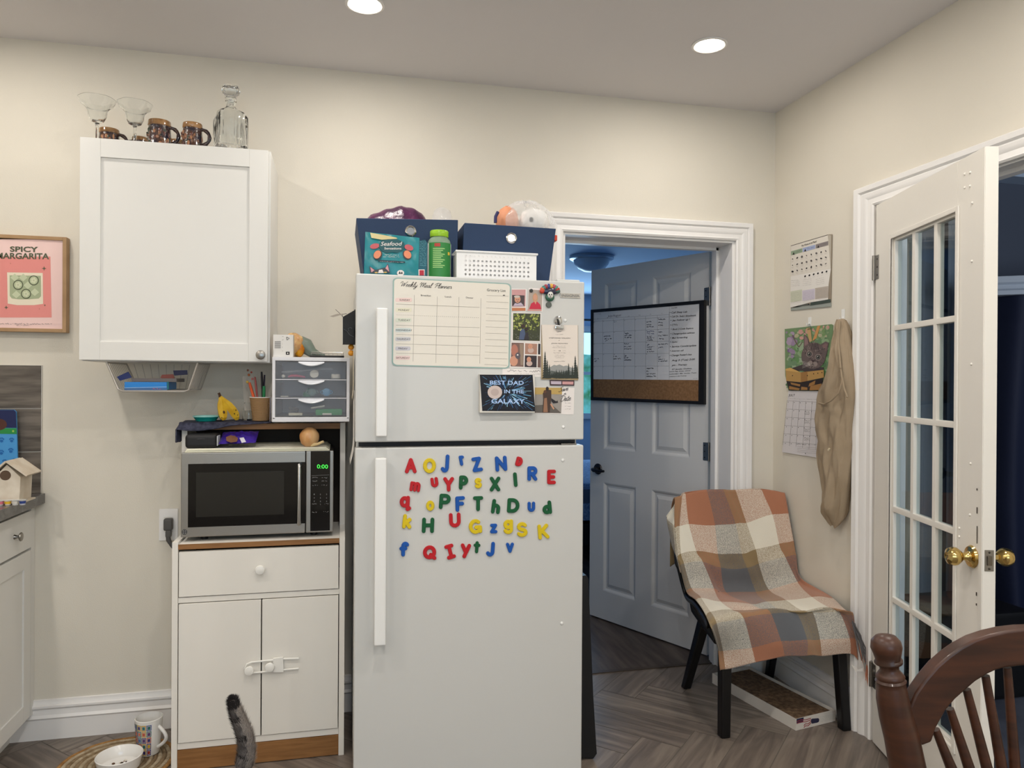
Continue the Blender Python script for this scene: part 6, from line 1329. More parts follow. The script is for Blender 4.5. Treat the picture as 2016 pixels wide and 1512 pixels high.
A.ell(362, 405, 122, 132, f1_, 7, 28, .2); A.ell(330, 520, 90, 60, f2_, 6, 20); A.poly([(90, 548), (170, 520), (260, 490), (460, 520), (462, 550), (90, 556)], f2_, 6)
for k in range(150):
    q = rn.uniform(0, 6.28); r_ = rn.uniform(20, 122); x, y = 362+r_*math.cos(q), 400+r_*1.05*math.sin(q); A.line((x, y), (x+18*math.cos(q+.2), y+20*math.sin(q+.2)), 4, rn.choice((f2_, f3_, f1_)), 8)
for x0, x1 in ((330, 350), (356, 366), (378, 384), (402, 400)): A.line((x1, 285), (x0+8, 345), 7, f2_, 9)
for x, y in ((320, 388), (407, 420)):
    A.ell(x, y, 32, 32, f3_, 9, 18); A.ell(x, y, 24, 25, ink, 10, 18); A.ell(x, y, 19, 20, mat((110, 112, 104), .3), 11, 18); A.ell(x, y, 11, 14, ink, 12, 14); A.ell(x-5, y-7, 4, 4, wht, 13, 8)
A.ell(335, 482, 34, 26, f3_, 9, 16); A.ell(375, 488, 26, 24, f3_, 9, 16); A.poly([(340, 450), (370, 452), (354, 472)], mat((60, 40, 44), .5), 11); A.pline([(354, 472), (352, 490), (335, 500)], 4, ink, 11); A.line((352, 490), (368, 500), 4, ink, 11)
for k in range(5): A.line((325, 480+k*5), (250, 462+k*16), 1.6, wht, 12)
y1_, y2_ = mat((186, 146, 84), .5), mat((160, 116, 62), .5)
A.poly([(84, 548), (235, 570), (462, 545), (465, 620), (235, 668), (90, 655)], y1_, 13); A.poly([(235, 572), (300, 560), (300, 655), (235, 668)], y2_, 14); A.poly([(84, 535), (130, 524), (180, 545), (235, 572), (84, 552)], mat((214, 172, 100), .5), 14)
for x, y in ((152, 602), (300, 602), (404, 578), (444, 572), (362, 584)): A.ell(x, y, 5, 6, ink, 15, 8)
A.poly([(92, 655), (235, 668), (455, 625), (435, 752), (115, 748)], mat((38, 30, 30), .6), 13)
for q_ in ([(130, 668), (230, 690), (225, 710), (140, 690)], [(120, 705), (225, 730), (215, 748), (118, 738)], [(320, 680), (380, 650), (372, 690), (310, 712)], [(330, 705), (440, 680), (436, 745), (320, 748)], [(240, 712), (300, 720), (300, 745), (235, 745)]): A.poly(q_, y2_, 14)
A.text('JULY', (112, 808), (178, 806), 24, ink, 2, 0, .2); A.scrib((112, 832), (500, 846), 5, ink2)
for i in range(8): x = 98+62*i; A.line((x, 850+i*2), (x-42+i*3, 1290+i*10), 1.6, ink2, 2)
for j in range(6): y = 850+j*82; A.line((98-j*9, y), (525, y+24+j*2), 1.6, ink2, 2)
for i in range(7):
    for j in range(6): A.ell(110+59*i-j*6, 865+82*j+i*3, 3, 4, ink, 3, 6)
for j in range(4):
    for d_ in (0, 12, 24): A.scrib((272-j*2, 965+85*j+d_), (325-j*2, 968+85*j+d_), 7, ink)
A.scrib((205, 1285), (285, 1292), 9, ink); 
for k in range(4): A.line((200, 1305+k*17), (500, 1330+k*19), 1.2, ink2, 2)
A.ell(280, 1375, 4, 5, ink, 3, 8)
cal = A.build('wall_calendar'); tag(cal, 'wall calendar open at a kitten in a basket, hung on the right wall', 'wall calendar')
def hook(lb, px, py, h_):
    p = U(px, py, 'x', XR); t = MB().m(mat((235, 235, 232), .3)).box((XR-.004, p.y-.010, p.z-h_/2), (XR-.0002, p.y+.010, p.z+h_/2), .002).tube([p+V((-.003, 0, -.002)), p+V((-.008, 0, -h_*.35)), p+V((-.016, 0, -h_*.32)), p+V((-.018, 0, -h_*.12))], .0025, 8).build('adhesive_hook'); return tag(t, lb, 'hook', 'adhesive wall hooks')
hook('small white adhesive hook holding the kitten calendar', 1595, 634, .042); hook('white adhesive hook holding the beige sling', 1661, 622, .055)
tag(MB().m(mat((60, 80, 70), .4)).tube([U(1588, 640, 'x', XR-.012), U(1594, 638, 'x', XR-.014), U(1597, 646, 'x', XR-.01), U(1590, 648, 'x', XR-.010)], .0012, 6).build('wire_ring'), 'thin dark wire ring through the top of the kitten calendar', 'ring')
# beige sling
sg = thing('hanging_sling', 'beige cloth baby sling hanging from a hook beside the french door', 'sling', U(1645, 1035, 'x', XR-.03))
TS = crop(1520, 440, 2.44)
bei = mat((166, 148, 124), .85, bump=(500, .25), var=(8, (154, 136, 112)))
rows_ = [(462, 312, 346), (490, 303, 356), (540, 300, 366), (600, 292, 373), (680, 284, 380), (740, 262, 384), (800, 232, 387), (850, 220, 388), (900, 224, 384), (950, 216, 378), (1000, 216, 375), (1050, 228, 376), (1110, 222, 373), (1170, 228, 368), (1230, 240, 362), (1300, 252, 352), (1360, 244, 344), (1400, 240, 334), (1430, 264, 316), (1450, 280, 300)]
def lerp_rows(rows, t):
    f = t*(len(rows)-1); i = min(int(f), len(rows)-2); f -= i; return [a+(c_-a)*f for a, c_ in zip(rows[i], rows[i+1])]
def slf(a, c_):
    y, l, r_ = lerp_rows(rows_, c_); th = 2*math.pi*a
    xo = XR-.040; pl = U(*TS(l, y), 'x', xo); pr = U(*TS(r_, y), 'x', xo-.0); cy_ = (pl.y+pr.y)/2; hy = abs(pl.y-pr.y)/2; z = (pl.z+pr.z)/2
    dep = .036*min(1, 4*c_+.35, 6*(1-c_)+.15)
    fold = 1+.20*math.sin(3*th+9*c_)+.16*math.sin(6*th-16*c_+1)+.12*math.sin(11*th+24*c_)+.05*math.sin(19*th-31*c_)
    droop = .012*math.sin(5*c_*3+2*th)
    return V((min(XR-.002, xo+.003-dep*fold*math.cos(th)), cy_-hy*math.sin(th), z+droop*math.sin(th)*(.3+c_*.7)))
MB().m(bei).grid(slf, 72, 110).build('cloth', None, sg, ang=80)
def sq2(x, y, d=.078): return U(*TS(x, y), 'x', XR-d)
MB().m(bei).tube([sq2(330, 690, .07), sq2(337, 760, .082), sq2(320, 815, .088), sq2(285, 850, .09), sq2(250, 868, .088), sq2(224, 862, .078)], .0035, 8).tube([sq2(326, 470, .06), sq2(318, 560, .07), sq2(325, 640, .074), sq2(330, 695, .074)], .004, 8).tube([sq2(337, 740, .08), sq2(345, 790, .082), sq2(362, 835, .078)], .0035, 8).build('hem', None, sg)
MB().m(mat((206, 190, 160), .7)).tube([sq2(276, 1080, .094), sq2(270, 1090, .096)], .004, 8).build('toggle', None, sg)
# ============================================================ chair under the blanket
BC = crop(1290, 940, 1/.344)
ROWS = [ # y-coordinates (crop), x boundaries b-1..b6, plane
 ([118, 104, 88, 72, 70, 73, 66, 88], [112, 152, 172, 290, 385, 455, 608, 745], ('y', 3.07)),
 ([285, 275, 266, 268, 262, 255, 210, 203], [110, 136, 187, 340, 455, 520, 665, 762], ('y', 3.035)),
 ([450, 440, 418, 435, 435, 415, 380, 360], [125, 145, 232, 357, 492, 570, 705, 800], ('y', 3.00)),
 ([505, 490, 480, 512, 515, 490, 452, 440], [140, 162, 265, 372, 520, 590, 740, 835], ('y', 2.985)),
 ([650, 640, 640, 660, 655, 645, 602, 575], [178, 205, 330, 405, 575, 650, 810, 925], ('y', 2.95)),
 ([705, 690, 715, 725, 715, 705, 690, 690], [230, 262, 370, 545, 635, 745, 890, 1035], ('z', .480)),
 ([790, 770, 765, 758, 758, 765, 748, 765], [290, 318, 430, 605, 700, 850, 985, 1095], ('z', .478)),
 ([860, 835, 800, 780, 772, 772, 765, 790], [322, 342, 498, 655, 805, 895, 1050, 1130], ('z', .470)),
 ([990, 985, 970, 935, 928, 925, 915, 935], [358, 386, 548, 715, 862, 940, 1110, 1146], ('y', 2.525)),
 ([1103, 1096, 1058, 1024, 1019, 1018, 1006, 1045], [371, 398, 568, 735, 865, 952, 1118, 1155], ('y', 2.53))]
def node(r, k):
    ys, xs, (ax, v) = ROWS[r]
    if ax == 'y' and r < 5:
        x_ = U(*BC(xs[k], ys[k]), 'y', v).x; v = v-max(0, x_-1.5)*.13
    if ax == 'y' and r >= 8:
        x_ = U(*BC(xs[k], ys[k]), 'y', v).x; v = v+(1.70-x_)*.097
    return U(*BC(xs[k], ys[k]), ax, v)
ND = [[node(r, k) for k in range(8)] for r in range(10)]
for R_0 in ND:
    for p_0 in R_0: p_0.x = min(p_0.x, 1.972)
def cr(p0, p1, p2, p3, t): return (p1*2+(p2-p0)*t+(p0*2-p1*5+p2*4-p3)*t*t+(p1*3-p0-p2*3+p3)*t*t*t)*.5
def bsurf(u, v):
    """u 0..7 columns, v 0..9 rows"""
    def rowp(r):
        R_ = ND[r]; i = min(int(u), 6); t = u-i; g_ = lambda k: R_[k] if 0 <= k < 8 else (R_[0]*2-R_[1] if k < 0 else R_[7]*2-R_[6])
        return cr(g_(i-1), g_(i), g_(i+1), g_(i+2), t)
    j = min(int(v), 8); t = v-j; P = [rowp(max(0, min(9, k))) for k in (j-1, j, j+1, j+2)]
    if j == 0: P[0] = P[1]*2-P[2]
    if j == 8: P[3] = P[2]*2-P[1]
    return cr(*P, t)
def plaid(u0=0, v0=0):
    m = bpy.data.materials.new('plaid_wool'); m.use_nodes = True; nt = m.node_tree; N = nt.nodes; L = nt.links; b = N['Principled BSDF']; b.inputs['Roughness'].default_value = .95; b.inputs['Sheen Weight'].default_value = .25
    uv = N.new('ShaderNodeUVMap'); uv.uv_map = 'UVMap'; sp_ = N.new('ShaderNodeSeparateXYZ'); L.new(uv.outputs[0], sp_.inputs[0])
    R_, C_, O_, G_ = (168, 112, 84), (226, 220, 204), (140, 120, 86), (96, 98, 102)
    def ramp(cols, out):
        r = N.new('ShaderNodeValToRGB'); r.color_ramp.interpolation = 'CONSTANT'; n = len(cols); e = r.color_ramp.elements
        e[0].position = 0; e[0].color = lin(cols[0]); e[1].position = 1/n; e[1].color = lin(cols[1])
        for i in range(2, n): x = e.new(i/n); x.color = lin(cols[i])
        L.new(out, r.inputs[0]); return r
    ru = ramp([O_, C_, R_, G_, O_, C_, R_], sp_.outputs[0]); rv = ramp([R_, C_, O_, G_, R_, C_, O_, G_, R_], sp_.outputs[1])
    n = N.new('ShaderNodeTexNoise'); n.inputs['Scale'].default_value = 420; tc = N.new('ShaderNodeTexCoord'); L.new(tc.outputs['Object'], n.inputs[0])
    cr_ = N.new('ShaderNodeMapRange'); cr_.inputs[1].default_value = .40; cr_.inputs[2].default_value = .60; cr_.inputs[3].default_value = .22; cr_.inputs[4].default_value = .78; L.new(n.outputs[0], cr_.inputs[0])
    mx = N.new('ShaderNodeMix'); mx.data_type = 'RGBA'; L.new(cr_.outputs[0], mx.inputs[0]); L.new(ru.outputs[0], mx.inputs[6]); L.new(rv.outputs[0], mx.inputs[7]); L.new(mx.outputs[2], b.inputs['Base Color'])
    bp = N.new('ShaderNodeBump'); bp.inputs['Strength'].default_value = .5; bp.inputs['Distance'].default_value = .002; L.new(n.outputs[0], bp.inputs['Height']); L.new(bp.outputs[0], b.inputs['Normal'])
    return m
pl = plaid()
def wrk(p, u, v):
    k = .004*math.sin(2.3*u+1.1*v)*math.sin(1.7*v+.8*u)+.0025*math.sin(5.1*u-2.3*v)
    if v > 4: k += .005*math.sin(3.1*u+v*1.5)*min(1, v-4)*.6
    return p+V((0, -.7*k, .7*k))
th = thing('throw_blanket', 'rust, cream, grey and olive checked blanket draped over the black chair', 'blanket', (1.70, 2.8, .48))
b = MB().m(pl); b.grid(lambda a, c_: wrk(bsurf(a*7, c_*9), a*7, c_*9), 98, 126, lambda a, c_: (a, c_))
# back fall and left wing
def backf(a, c_):
    p = bsurf(a*7, 0); q = c_; return V((p.x+.0*q, p.y+.012+.035*math.sin(min(1, q*3)*math.pi/2), p.z+.010*math.sin(min(1, q*4)*math.pi)-.32*q+.01*math.sin(9*a)*q))
b.grid(backf, 60, 30, lambda a, c_: (a, .999-c_*.33))
lw = [BC(150, 104), BC(62, 220), BC(95, 360), BC(140, 440), BC(150, 545)]
Lw = [U(*p, 'y', 3.075+.012*i) for i, p in enumerate(lw)]; Rw = [ND[0][0]+V((.02, .0, 0)), bsurf(0, .9), bsurf(0, 1.9), bsurf(0, 2.6), bsurf(0, 3.3)]
def wing(a, c_):
    f = c_*4; i = min(int(f), 3); t = f-i; l = Lw[i].lerp(Lw[i+1], t); r_ = Rw[i].lerp(Rw[i+1], t); p = l.lerp(r_, a); return p+V((0, .02*math.sin(math.pi*a)*(1-.3*c_), 0))
b.grid(wing, 10, 24, lambda a, c_: (.16+.12*a, .12+.40*c_))
o = b.build('cloth', None, th, ang=180, doubles=False, fixn=False); sm = o.modifiers.new('s', 'SOLIDIFY'); sm.thickness = .0035; sm.offset = -1
# fringe
fr_c = [mat((92, 90, 92), .9), mat((190, 120, 92), .9), mat((150, 146, 140), .9)]
rn = random.Random(8)
for k in range(26):
    c_ = k/26; col = fr_c[0] if c_ < .35 else fr_c[2] if c_ < .55 else fr_c[1]
    x0, y0, x1, y1 = 1684+rn.uniform(-2, 6)+c_*16, 1222+c_*62, 1694+c_*20+rn.uniform(-5, 4), 1288+c_*70+rn.uniform(-10, 10)
    if col is fr_c[0]: x1 += 4
    P = [U(x0-6, y0, 'y', 2.47), U((x0+x1)/2+rn.uniform(-4, 4), (y0+y1)/2, 'y', 2.455), U(x1, y1, 'y', 2.45)]
    MB().m(col).tube(P, [.0022, .0026, .0012], 6).build('fringe_strand', None, th)
pt = MB().m(paper_m).prism([U(1676, 1308, 'y', 2.46), U(1690, 1318, 'y', 2.46), U(1716, 1310, 'y', 2.46), U(1715, 1359, 'y', 2.46), U(1708, 1358, 'y', 2.46), U(1706, 1322, 'y', 2.46), U(1684, 1322, 'y', 2.46)], (0, .0008, 0)).build('care_label', None, th)
# the chair itself
chr_ = thing('black_chair', 'black wooden chair standing in the corner under the checked blanket', 'chair', (1.70, 2.78, 0))
blk = mat((12, 12, 14), .35)
def leg(p, q, r0=.019, r1=.014):
    p, q = V(p), V(q); d = (q-p).normalized(); b = MB().m(blk)
    def sec(c0, r): return [c0+V((a*r, c_*r, 0)) for a, c_ in ((-1, -1), (1, -1), (1, 1), (-1, 1))]
    b.add(sec(p, r0)+sec(q, r1), [(0, 1, 2, 3), (7, 6, 5, 4)]+[(k, 4+k, 4+(k+1) % 4, (k+1) % 4) for k in range(4)]); o = b.build('leg', None, chr_); bv = o.modifiers.new('b', 'BEVEL'); bv.width = .005; bv.segments = 3
leg((1.455, 2.605, .44), (1.442, 2.585, 0), .021, .019); leg((1.925, 2.572, .44), (1.938, 2.538, 0), .021, .019)
leg((1.575, 2.93, .46), (1.505, 3.035, 0), .024, .017); leg((1.905, 2.92, .44), (1.935, 3.06, 0), .022, .016)
b = MB().m(blk); nu, nv = 20, 60
fs = lambda a, c_: bsurf(.55+a*5.9, c_*6.7)+V((0, .03, -.034))
b.grid(fs, nu, nv); o = b.build('seat_shell', None, chr_, ang=60, fixn=False); sm = o.modifiers.new('s', 'SOLIDIFY'); sm.thickness = .018; sm.offset = 0
MB().m(blk).prism([(1.46, 2.60, .40), (1.92, 2.565, .40), (1.905, 2.95, .40), (1.54, 2.96, .40)], (0, 0, .045)).build('seat_frame', None, chr_)
sd = [U(1362, 1165, 'y', 2.93), U(1372, 1200, 'y', 2.90), U(1392, 1228, 'y', 2.82), U(1412, 1262, 'y', 2.72)]
MB().m(blk).tube(sd, [.018, .026, .026, .016], 12).build('side_rail', None, chr_)
# ============================================================ scratch pad tray
sc_ = thing('cat_scratcher', 'cardboard cat scratcher tray with a flag print under the black chair', 'cat scratcher', (1.80, 2.80, 0))
a0 = V((1.741, 2.566, 0)); dl2 = V((-.096, .49, 0)); dw = V((.980, .19, 0))*.212; ccol = mat((214, 208, 200), .7)
P = [a0, a0+dw, a0+dw+dl2, a0+dl2]; hh = V((0, 0, .046)); ins = [a0+dw.normalized()*.004+dl2.normalized()*.004, a0+dw-dw.normalized()*.004+dl2.normalized()*.004, a0+dw+dl2-dw.normalized()*.004-dl2.normalized()*.004, a0+dl2+dw.normalized()*.004-dl2.normalized()*.004]
b = MB().m(ccol).add([p+V((0, 0, .001)) for p in P]+[p+hh for p in P]+[p+hh for p in ins]+[p+V((0, 0, .004)) for p in ins], [(3, 2, 1, 0), (12, 13, 14, 15)]+[(k, (k+1) % 4, 4+(k+1) % 4, 4+k) for k in range(4)]+[(4+k, 4+(k+1) % 4, 8+(k+1) % 4, 8+k) for k in range(4)]+[(8+k, 8+(k+1) % 4, 12+(k+1) % 4, 12+k) for k in range(4)])
b.build('tray', None, sc_, smooth=False)
MB().m(mat((128, 102, 76), .95, bump=(170, 1.0), var=(70, (86, 66, 48)))).prism([p.lerp((P[0]+P[2])/2, .03)+V((0, 0, .036)) for p in ins][::-1], (0, 0, -.030)).build('corrugated_pad', None, sc_, smooth=False)
A = Art(a0, V((.19, -.98, 0)), crop(1560, 1300, 7.13)); rd, nb = mat((150, 40, 56), .6), mat((44, 44, 70), .6)
A.poly([(58, 822), (160, 800), (150, 870), (60, 890)], nb, 1)
for k in range(4): A.pline([(62+(100 if k < 2 else 0), 905-28*k+40), (120+(60 if k < 2 else 0), 880-28*k+40), (190+(30 if k < 2 else 0), 890-28*k+30), (262, 858-22*k+20)], 10, rd, 1)
A.poly([(262, 830), (280, 818), (365, 812), (378, 830), (372, 862), (352, 875), (275, 890), (262, 870)], nb, 1)
for k in range(4): A.scrib((392, 800+22*k), (600, 762+18*k), 8, mat((150, 160, 140), .6))
A.build('printing', sc_)
# ============================================================ foreground wooden chair
wc = thing('wooden_chair', 'brown spindle-back wooden dining chair cut by the bottom right corner', 'chair', (.98, .90, 0))
wdm = mat((68, 36, 20), .4, var=(10, (48, 25, 14)), stretch=(1, 1, 8), coat=.05)
def W_(px, py, d=1.05): r = ray(px, py); return CAM+r*(d/r.dot(Fh))
def mir(P): return [(4100-x, y) for x, y in P]
outer = [(1783, 1385), (1790, 1402), (1800, 1368), (1821, 1338), (1845, 1310), (1868, 1290), (1892, 1272), (1920, 1257), (1950, 1247), (1981, 1241), (2016, 1239), (2050, 1238)]
outer = [(1786, 1405), (1803, 1366), (1821, 1340), (1845, 1312), (1868, 1292), (1892, 1275), (1920, 1260), (1950, 1250), (1981, 1243), (2016, 1239), (2050, 1238)]
inner_ = [(1797, 1474), (1818, 1468), (1835, 1462), (1843, 1436), (1863, 1399), (1882, 1377), (1901, 1360), (1922, 1342), (1943, 1329), (1962, 1320), (1981, 1315), (2016, 1311), (2050, 1310)]
full = outer+mir(outer)[::-1][1:]+mir(inner_)[:-1]+inner_[::-1]
b = MB().m(wdm).prism([W_(x, y, 1.045) for x, y in full], Fh*.024); o = b.build('crest_rail', None, wc, ang=30); bv = o.modifiers.new('b', 'BEVEL'); bv.width = .0035; bv.segments = 3; bv.limit_method = 'ANGLE'
def post(mi):
    T_2 = (lambda x: 4100-x) if mi else (lambda x: x)
    cl_ = [(1743, 1249, .004), (1743.5, 1253, .014), (1744, 1262, .0195), (1745, 1274, .021), (1747, 1286, .0185), (1748, 1298, .0165), (1749, 1301, .019), (1749.5, 1305, .0185), (1750, 1308, .0135), (1751, 1318, .0125), (1752, 1326, .017), (1752.5, 1331, .0195), (1753, 1336, .018), (1753.5, 1340, .0205), (1754, 1345, .019), (1754.5, 1350, .0195), (1757, 1375, .0215), (1764, 1410, .0225), (1775, 1450, .0235), (1787, 1512, .0245)]
    pts = [W_(T_2(x), y) for x, y, r in cl_]; rr = [r for *_, r in cl_]
    d = (pts[-1]-pts[-2]).normalized(); k = (pts[-1].z-.44)/-d.z; p2 = pts[-1]+d*k; pts.append(p2); rr.append(.024)
    MB().m(wdm).tube(pts, rr, 24).build('back_post', None, wc, ang=60)
    MB().m(wdm).tube([p2, p2+V((.02*(-1 if mi else 1)*0, 0, -.1)), V((p2.x, p2.y, .0))-Fh*.06], [.024, .022, .015], 16).build('leg', None, wc, ang=60); return p2
pa = post(False); pb_ = post(True)
for x0, y0, x1, y1 in ((1842, 1436, 1873, 1512), (1870, 1395, 1908, 1512), (1903, 1357, 1943, 1512), (1940, 1330, 1972, 1512), (1983, 1314, 1998, 1512), (2030, 1310, 2033, 1512)):
    for mi in (0, 1):
        q = [(x0, y0), (x1, y1), (x0+(x1-x0)*1.9, y0+(y1-y0)*1.9)]
        if mi: q = [(4100-x, y) for x, y in q]
        P = [W_(x, y, 1.057) for x, y in q]; d = (P[2]-P[1]).normalized(); P[2] = P[1]+d*((P[1].z-.46)/-d.z)
        MB().m(wdm).tube(P, [.0055, .0075, .0065], 14).build('spindle', None, wc, ang=60)
ctr = (pa+pb_)/2; sw = (pb_-pa).normalized()
b = MB().m(wdm).prism([ctr-sw*.19-Fh*.0+V((0, 0, -.0)), ctr+sw*.19, ctr+sw*.235+Fh*.40, ctr-sw*.235+Fh*.40], (0, 0, .032)); o = b.build('seat', None, wc); bv = o.modifiers.new('b', 'BEVEL'); bv.width = .01; bv.segments = 3
for s_ in (-1, 1): q = ctr+sw*.19*s_+Fh*.33; MB().m(wdm).tube([q, V((q.x, q.y, 0))+sw*.03*s_+Fh*.05], [.02, .014], 16).build('leg', None, wc, ang=60)
# ============================================================ rug, mug, bowl
RC = V((-.768, 2.855, 0)); b = MB(); jt, jt2, jt3 = mat((150, 128, 98), .95, bump=(260, .9), var=(60, (120, 98, 70))), mat((188, 172, 146), .95, bump=(260, .9), var=(60, (156, 138, 110))), mat((174, 130, 76), .95, bump=(260, .9), var=(50, (140, 98, 52)))
for k in range(13):
    r_ = .008+.0148*k; b.m(jt3 if k == 12 else (jt2 if k % 2 else jt)); n_ = 48; pts = [RC+V((r_*math.cos(q), r_*math.sin(q), .0055+.0006*math.sin(q*40))) for q in [2*math.pi*i/n_ for i in range(n_)]]
    b.tube(pts, [.0078+.0006*math.sin(i*1.9) for i in range(n_)], 8, closed=True)
for v in b.bm.verts: v.co.z = max(.0008, v.co.z*.78)
tag(b.build('jute_mat', ang=60), 'round braided jute mat on the floor between cabinet and cart', 'mat')
mg = thing('mug', 'tall white mug with small colourful pictures standing on the jute mat', 'mug', (-.672, 2.90, .011))
mz = .0112; mh = .128; cer = mat((232, 230, 226), .15, coat=.4)
MB().m(cer).lathe([(0, mz), (.034, mz), (.037, mz+.004), (.0415, mz+.06), (.0465, mz+mh), (.044, mz+mh+.0012), (.0395, mz+.06), (.034, mz+.008), (0, mz+.007)], (-.672, 2.90, 0), 40).build('cup', None, mg)
hd = math.radians(-28); pts = [V((-.672+math.cos(hd)*(.040+.034*math.sin(math.pi*i/12)), 2.90+math.sin(hd)*(.040+.034*math.sin(math.pi*i/12)), mz+.026+.076*i/12)) for i in range(13)]
MB().m(cer).tube(pts, .0062, 12).build('handle', None, mg)
b = MB(); rn = random.Random(6); cc = [(60, 52, 110), (150, 46, 40), (200, 160, 50), (60, 90, 150), (90, 60, 110), (190, 90, 60), (50, 110, 110)]
def mr(z): return .037+(z-mz)/mh*.0100+.0006
for j in range(5):
    for i in range(5):
        a0_ = math.radians(-175+i*22); z0 = mz+.006+j*.0225; a1_ = a0_+math.radians(20); z1 = z0+.0205
        for lv_, mt2, ins_ in ((0, cc[rn.randrange(7)], 0), (1, (200, 190, 190), .14), (2, cc[rn.randrange(7)], .22)):
            b.m(mat(mt2, .2)); A0, A1, Z0_, Z1_ = a0_+(a1_-a0_)*ins_, a1_-(a1_-a0_)*ins_, z0+(z1-z0)*ins_, z1-(z1-z0)*ins_
            b.grid(lambda a, c_: V((-.672+(mr(Z0_+(Z1_-Z0_)*c_)+.0002*lv_)*math.cos(A0+(A1-A0)*a), 2.90+(mr(Z0_+(Z1_-Z0_)*c_)+.0002*lv_)*math.sin(A0+(A1-A0)*a), Z0_+(Z1_-Z0_)*c_)), 4, 1)
b.build('picture_print', None, mg, doubles=False, fixn=False)
bw = thing('food_bowl', 'white pet bowl with food scraps on the jute mat', 'bowl', (-.742, 2.795, .011))
MB().m(cer).lathe([(0, mz), (.052, mz), (.066, mz+.01), (.0755, mz+.05), (.0735, mz+.052), (.071, mz+.05), (.062, mz+.014), (.05, mz+.008), (0, mz+.007)], (-.742, 2.795, 0), 44).build('bowl', None, bw)
b = MB(); rn = random.Random(3)
for k in range(46):
    q, r_ = rn.uniform(0, 6.28), rn.uniform(0, .045); b.m(mat(rn.choice(((96, 70, 50), (140, 100, 70), (70, 56, 44), (226, 220, 206))), .8)); s_ = rn.uniform(.0015, .004); b.ball((-.742+r_*math.cos(q), 2.795+r_*math.sin(q), mz+.0085+s_*.4), (s_*1.5, s_, s_*.8), 7, 5)
for k in range(14):
    q = rn.uniform(0, 3.1); zz2 = rn.uniform(.02, .045); r_ = .063+zz2*.19; s_ = rn.uniform(.001, .0022); b.m(mat((86, 64, 46), .8)).ball((-.742+r_*math.cos(q), 2.795+r_*math.sin(q), mz+zz2), (s_, s_, s_), 7, 5)
o = b.build('food_scraps', None, bw); o['kind'] = 'stuff'
# ============================================================ cat (only its raised tail reaches into the picture)
ty = 1.98
tl = [U(px, py, 'y', ty) for px, py in ((458, 1379), (463, 1396), (471, 1418), (481, 1442), (486, 1466), (485, 1490), (478, 1512))]
rt_ = [.0105, .0150, .0178, .0195, .0208, .0215, .0212]
bt = tl[-1]+V((-.02, -.035, -.05)); base = tl[-1]+V((-.035, -.08, -.085))
fur_m = mat((126, 119, 115), .95, var=(26, (88, 83, 82))); tip_m = mat((50, 46, 46), .95); lt_m = mat((170, 161, 153), .95)
bx, by, bz = base.x, base.y, base.z
b = MB().m(fur_m)
b.tube(tl+[bt, base+V((0, -.02, -.01))], rt_+[.022, .028], 16)
body = [(bx, by+.03, bz-.03), (bx-.005, by-.03, bz-.045), (bx-.01, by-.12, bz-.055), (bx-.012, by-.22, bz-.06), (bx-.01, by-.30, bz-.045), (bx-.005, by-.36, bz-.02), (bx, by-.40, bz+.005)]
b.tube(body, [.035, .068, .074, .073, .070, .055, .042], 20)
hc = V((bx+.002, by-.445, bz+.02)); b.ball(hc, (.046, .052, .043), 20, 14); b.ball(hc+V((0, -.045, -.014)), (.024, .02, .017), 14, 10)
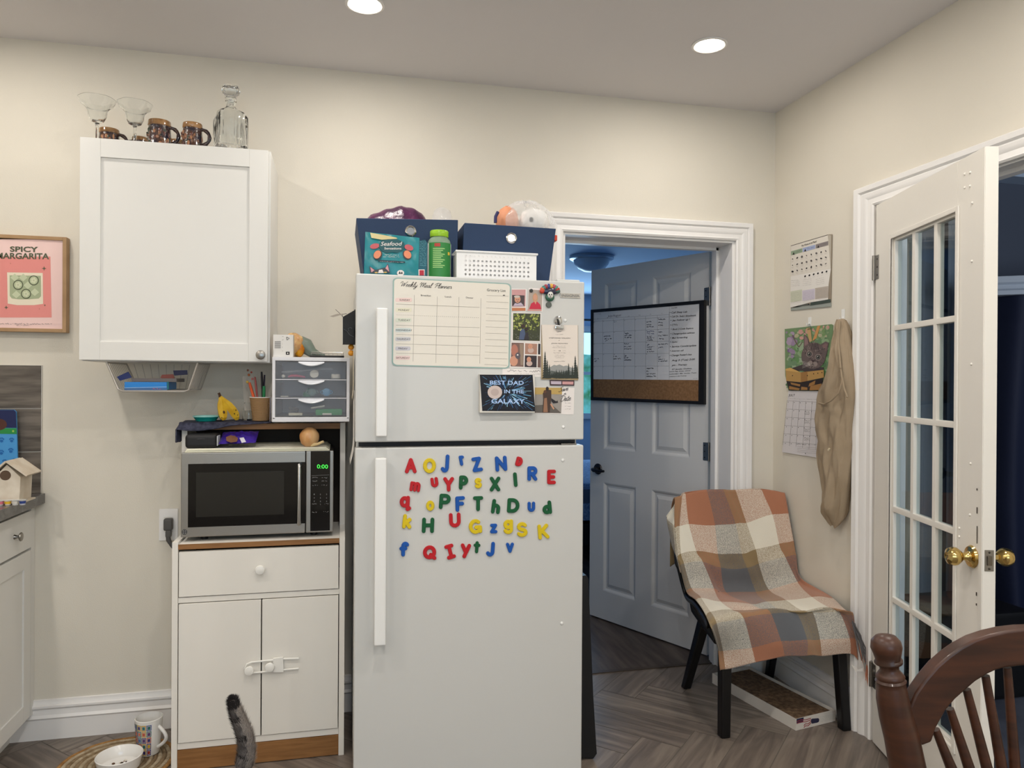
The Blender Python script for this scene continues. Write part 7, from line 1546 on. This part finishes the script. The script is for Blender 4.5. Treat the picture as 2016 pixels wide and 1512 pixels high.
for s_ in (-1, 1):
    b.tube([hc+V((s_*.027, .0, .025)), hc+V((s_*.034, .004, .066))], [.02, .003], 10)
    b.tube([(bx+s_*.042, by-.02, bz-.05), (bx+s_*.055, by-.05, bz-.12), (bx+s_*.052, by+.02, .075), (bx+s_*.052, by+.0, .012)], [.045, .04, .016, .013], 14); b.ball((bx+s_*.052, by-.014, .0135), (.016, .026, .0125), 12, 8)
    b.tube([(bx+s_*.035, by-.32, bz-.06), (bx+s_*.045, by-.33, bz-.14), (bx+s_*.042, by-.32, .07), (bx+s_*.042, by-.325, .012)], [.034, .022, .015, .013], 14); b.ball((bx+s_*.042, by-.338, .0135), (.016, .024, .0125), 12, 8)
cat = b.build('cat', None); tag(cat, 'grey tabby cat walking past the cart, only its raised dark-tipped tail in view', 'cat')
rm = cat.modifiers.new('r', 'REMESH'); rm.mode = 'VOXEL'; rm.voxel_size = .006; rm.use_smooth_shade = True
sm = cat.modifiers.new('s', 'SMOOTH'); sm.iterations = 2
b = MB(); rn = random.Random(11)
for k in range(5200):
    f = rn.random()*(len(tl)-1); i = min(int(f), len(tl)-2); t = f-i; p = tl[i].lerp(tl[i+1], t); r_ = rt_[i]+(rt_[i+1]-rt_[i])*t; ax = (tl[i]-tl[i+1]).normalized(); s1_ = ax.orthogonal().normalized(); s2_ = ax.cross(s1_); q = rn.uniform(0, 6.283)
    n_ = s1_*math.cos(q)+s2_*math.sin(q); root = p+n_*r_*.95; L_ = rn.uniform(.008, .016); d = (n_*.45+ax*.75+V((rn.uniform(-.3, .3), rn.uniform(-.3, .3), 0))).normalized(); tip = root+d*L_; w2 = n_.cross(d).normalized()*.0007
    tip_f = f/(len(tl)-1); band = math.sin(f*4.2)
    b.m(tip_m if tip_f < .16 or (band > .6 and n_.x < .3) else (lt_m if n_.x > .15 else fur_m)); b.add([root-w2, root+w2, tip], [(0, 1, 2)])
for k in range(500):
    q = rn.uniform(0, 6.283); ph = rn.uniform(0, 1.4); ax = (tl[0]-tl[1]).normalized(); s1_ = ax.orthogonal().normalized(); s2_ = ax.cross(s1_); n_ = (s1_*math.cos(q)+s2_*math.sin(q))*math.sin(ph)+ax*math.cos(ph)
    root = tl[0]+n_*.0095; tip = root+(n_+V((-.2, 0, .1))).normalized()*rn.uniform(.004, .009); w2 = n_.cross(V((.3, .8, .1))).normalized()*.0007; b.m(tip_m).add([root-w2, root+w2, tip], [(0, 1, 2)])
fo_ = b.build('tail_fur', None, cat, doubles=False, smooth=False, fixn=False); fo_['kind'] = 'stuff'
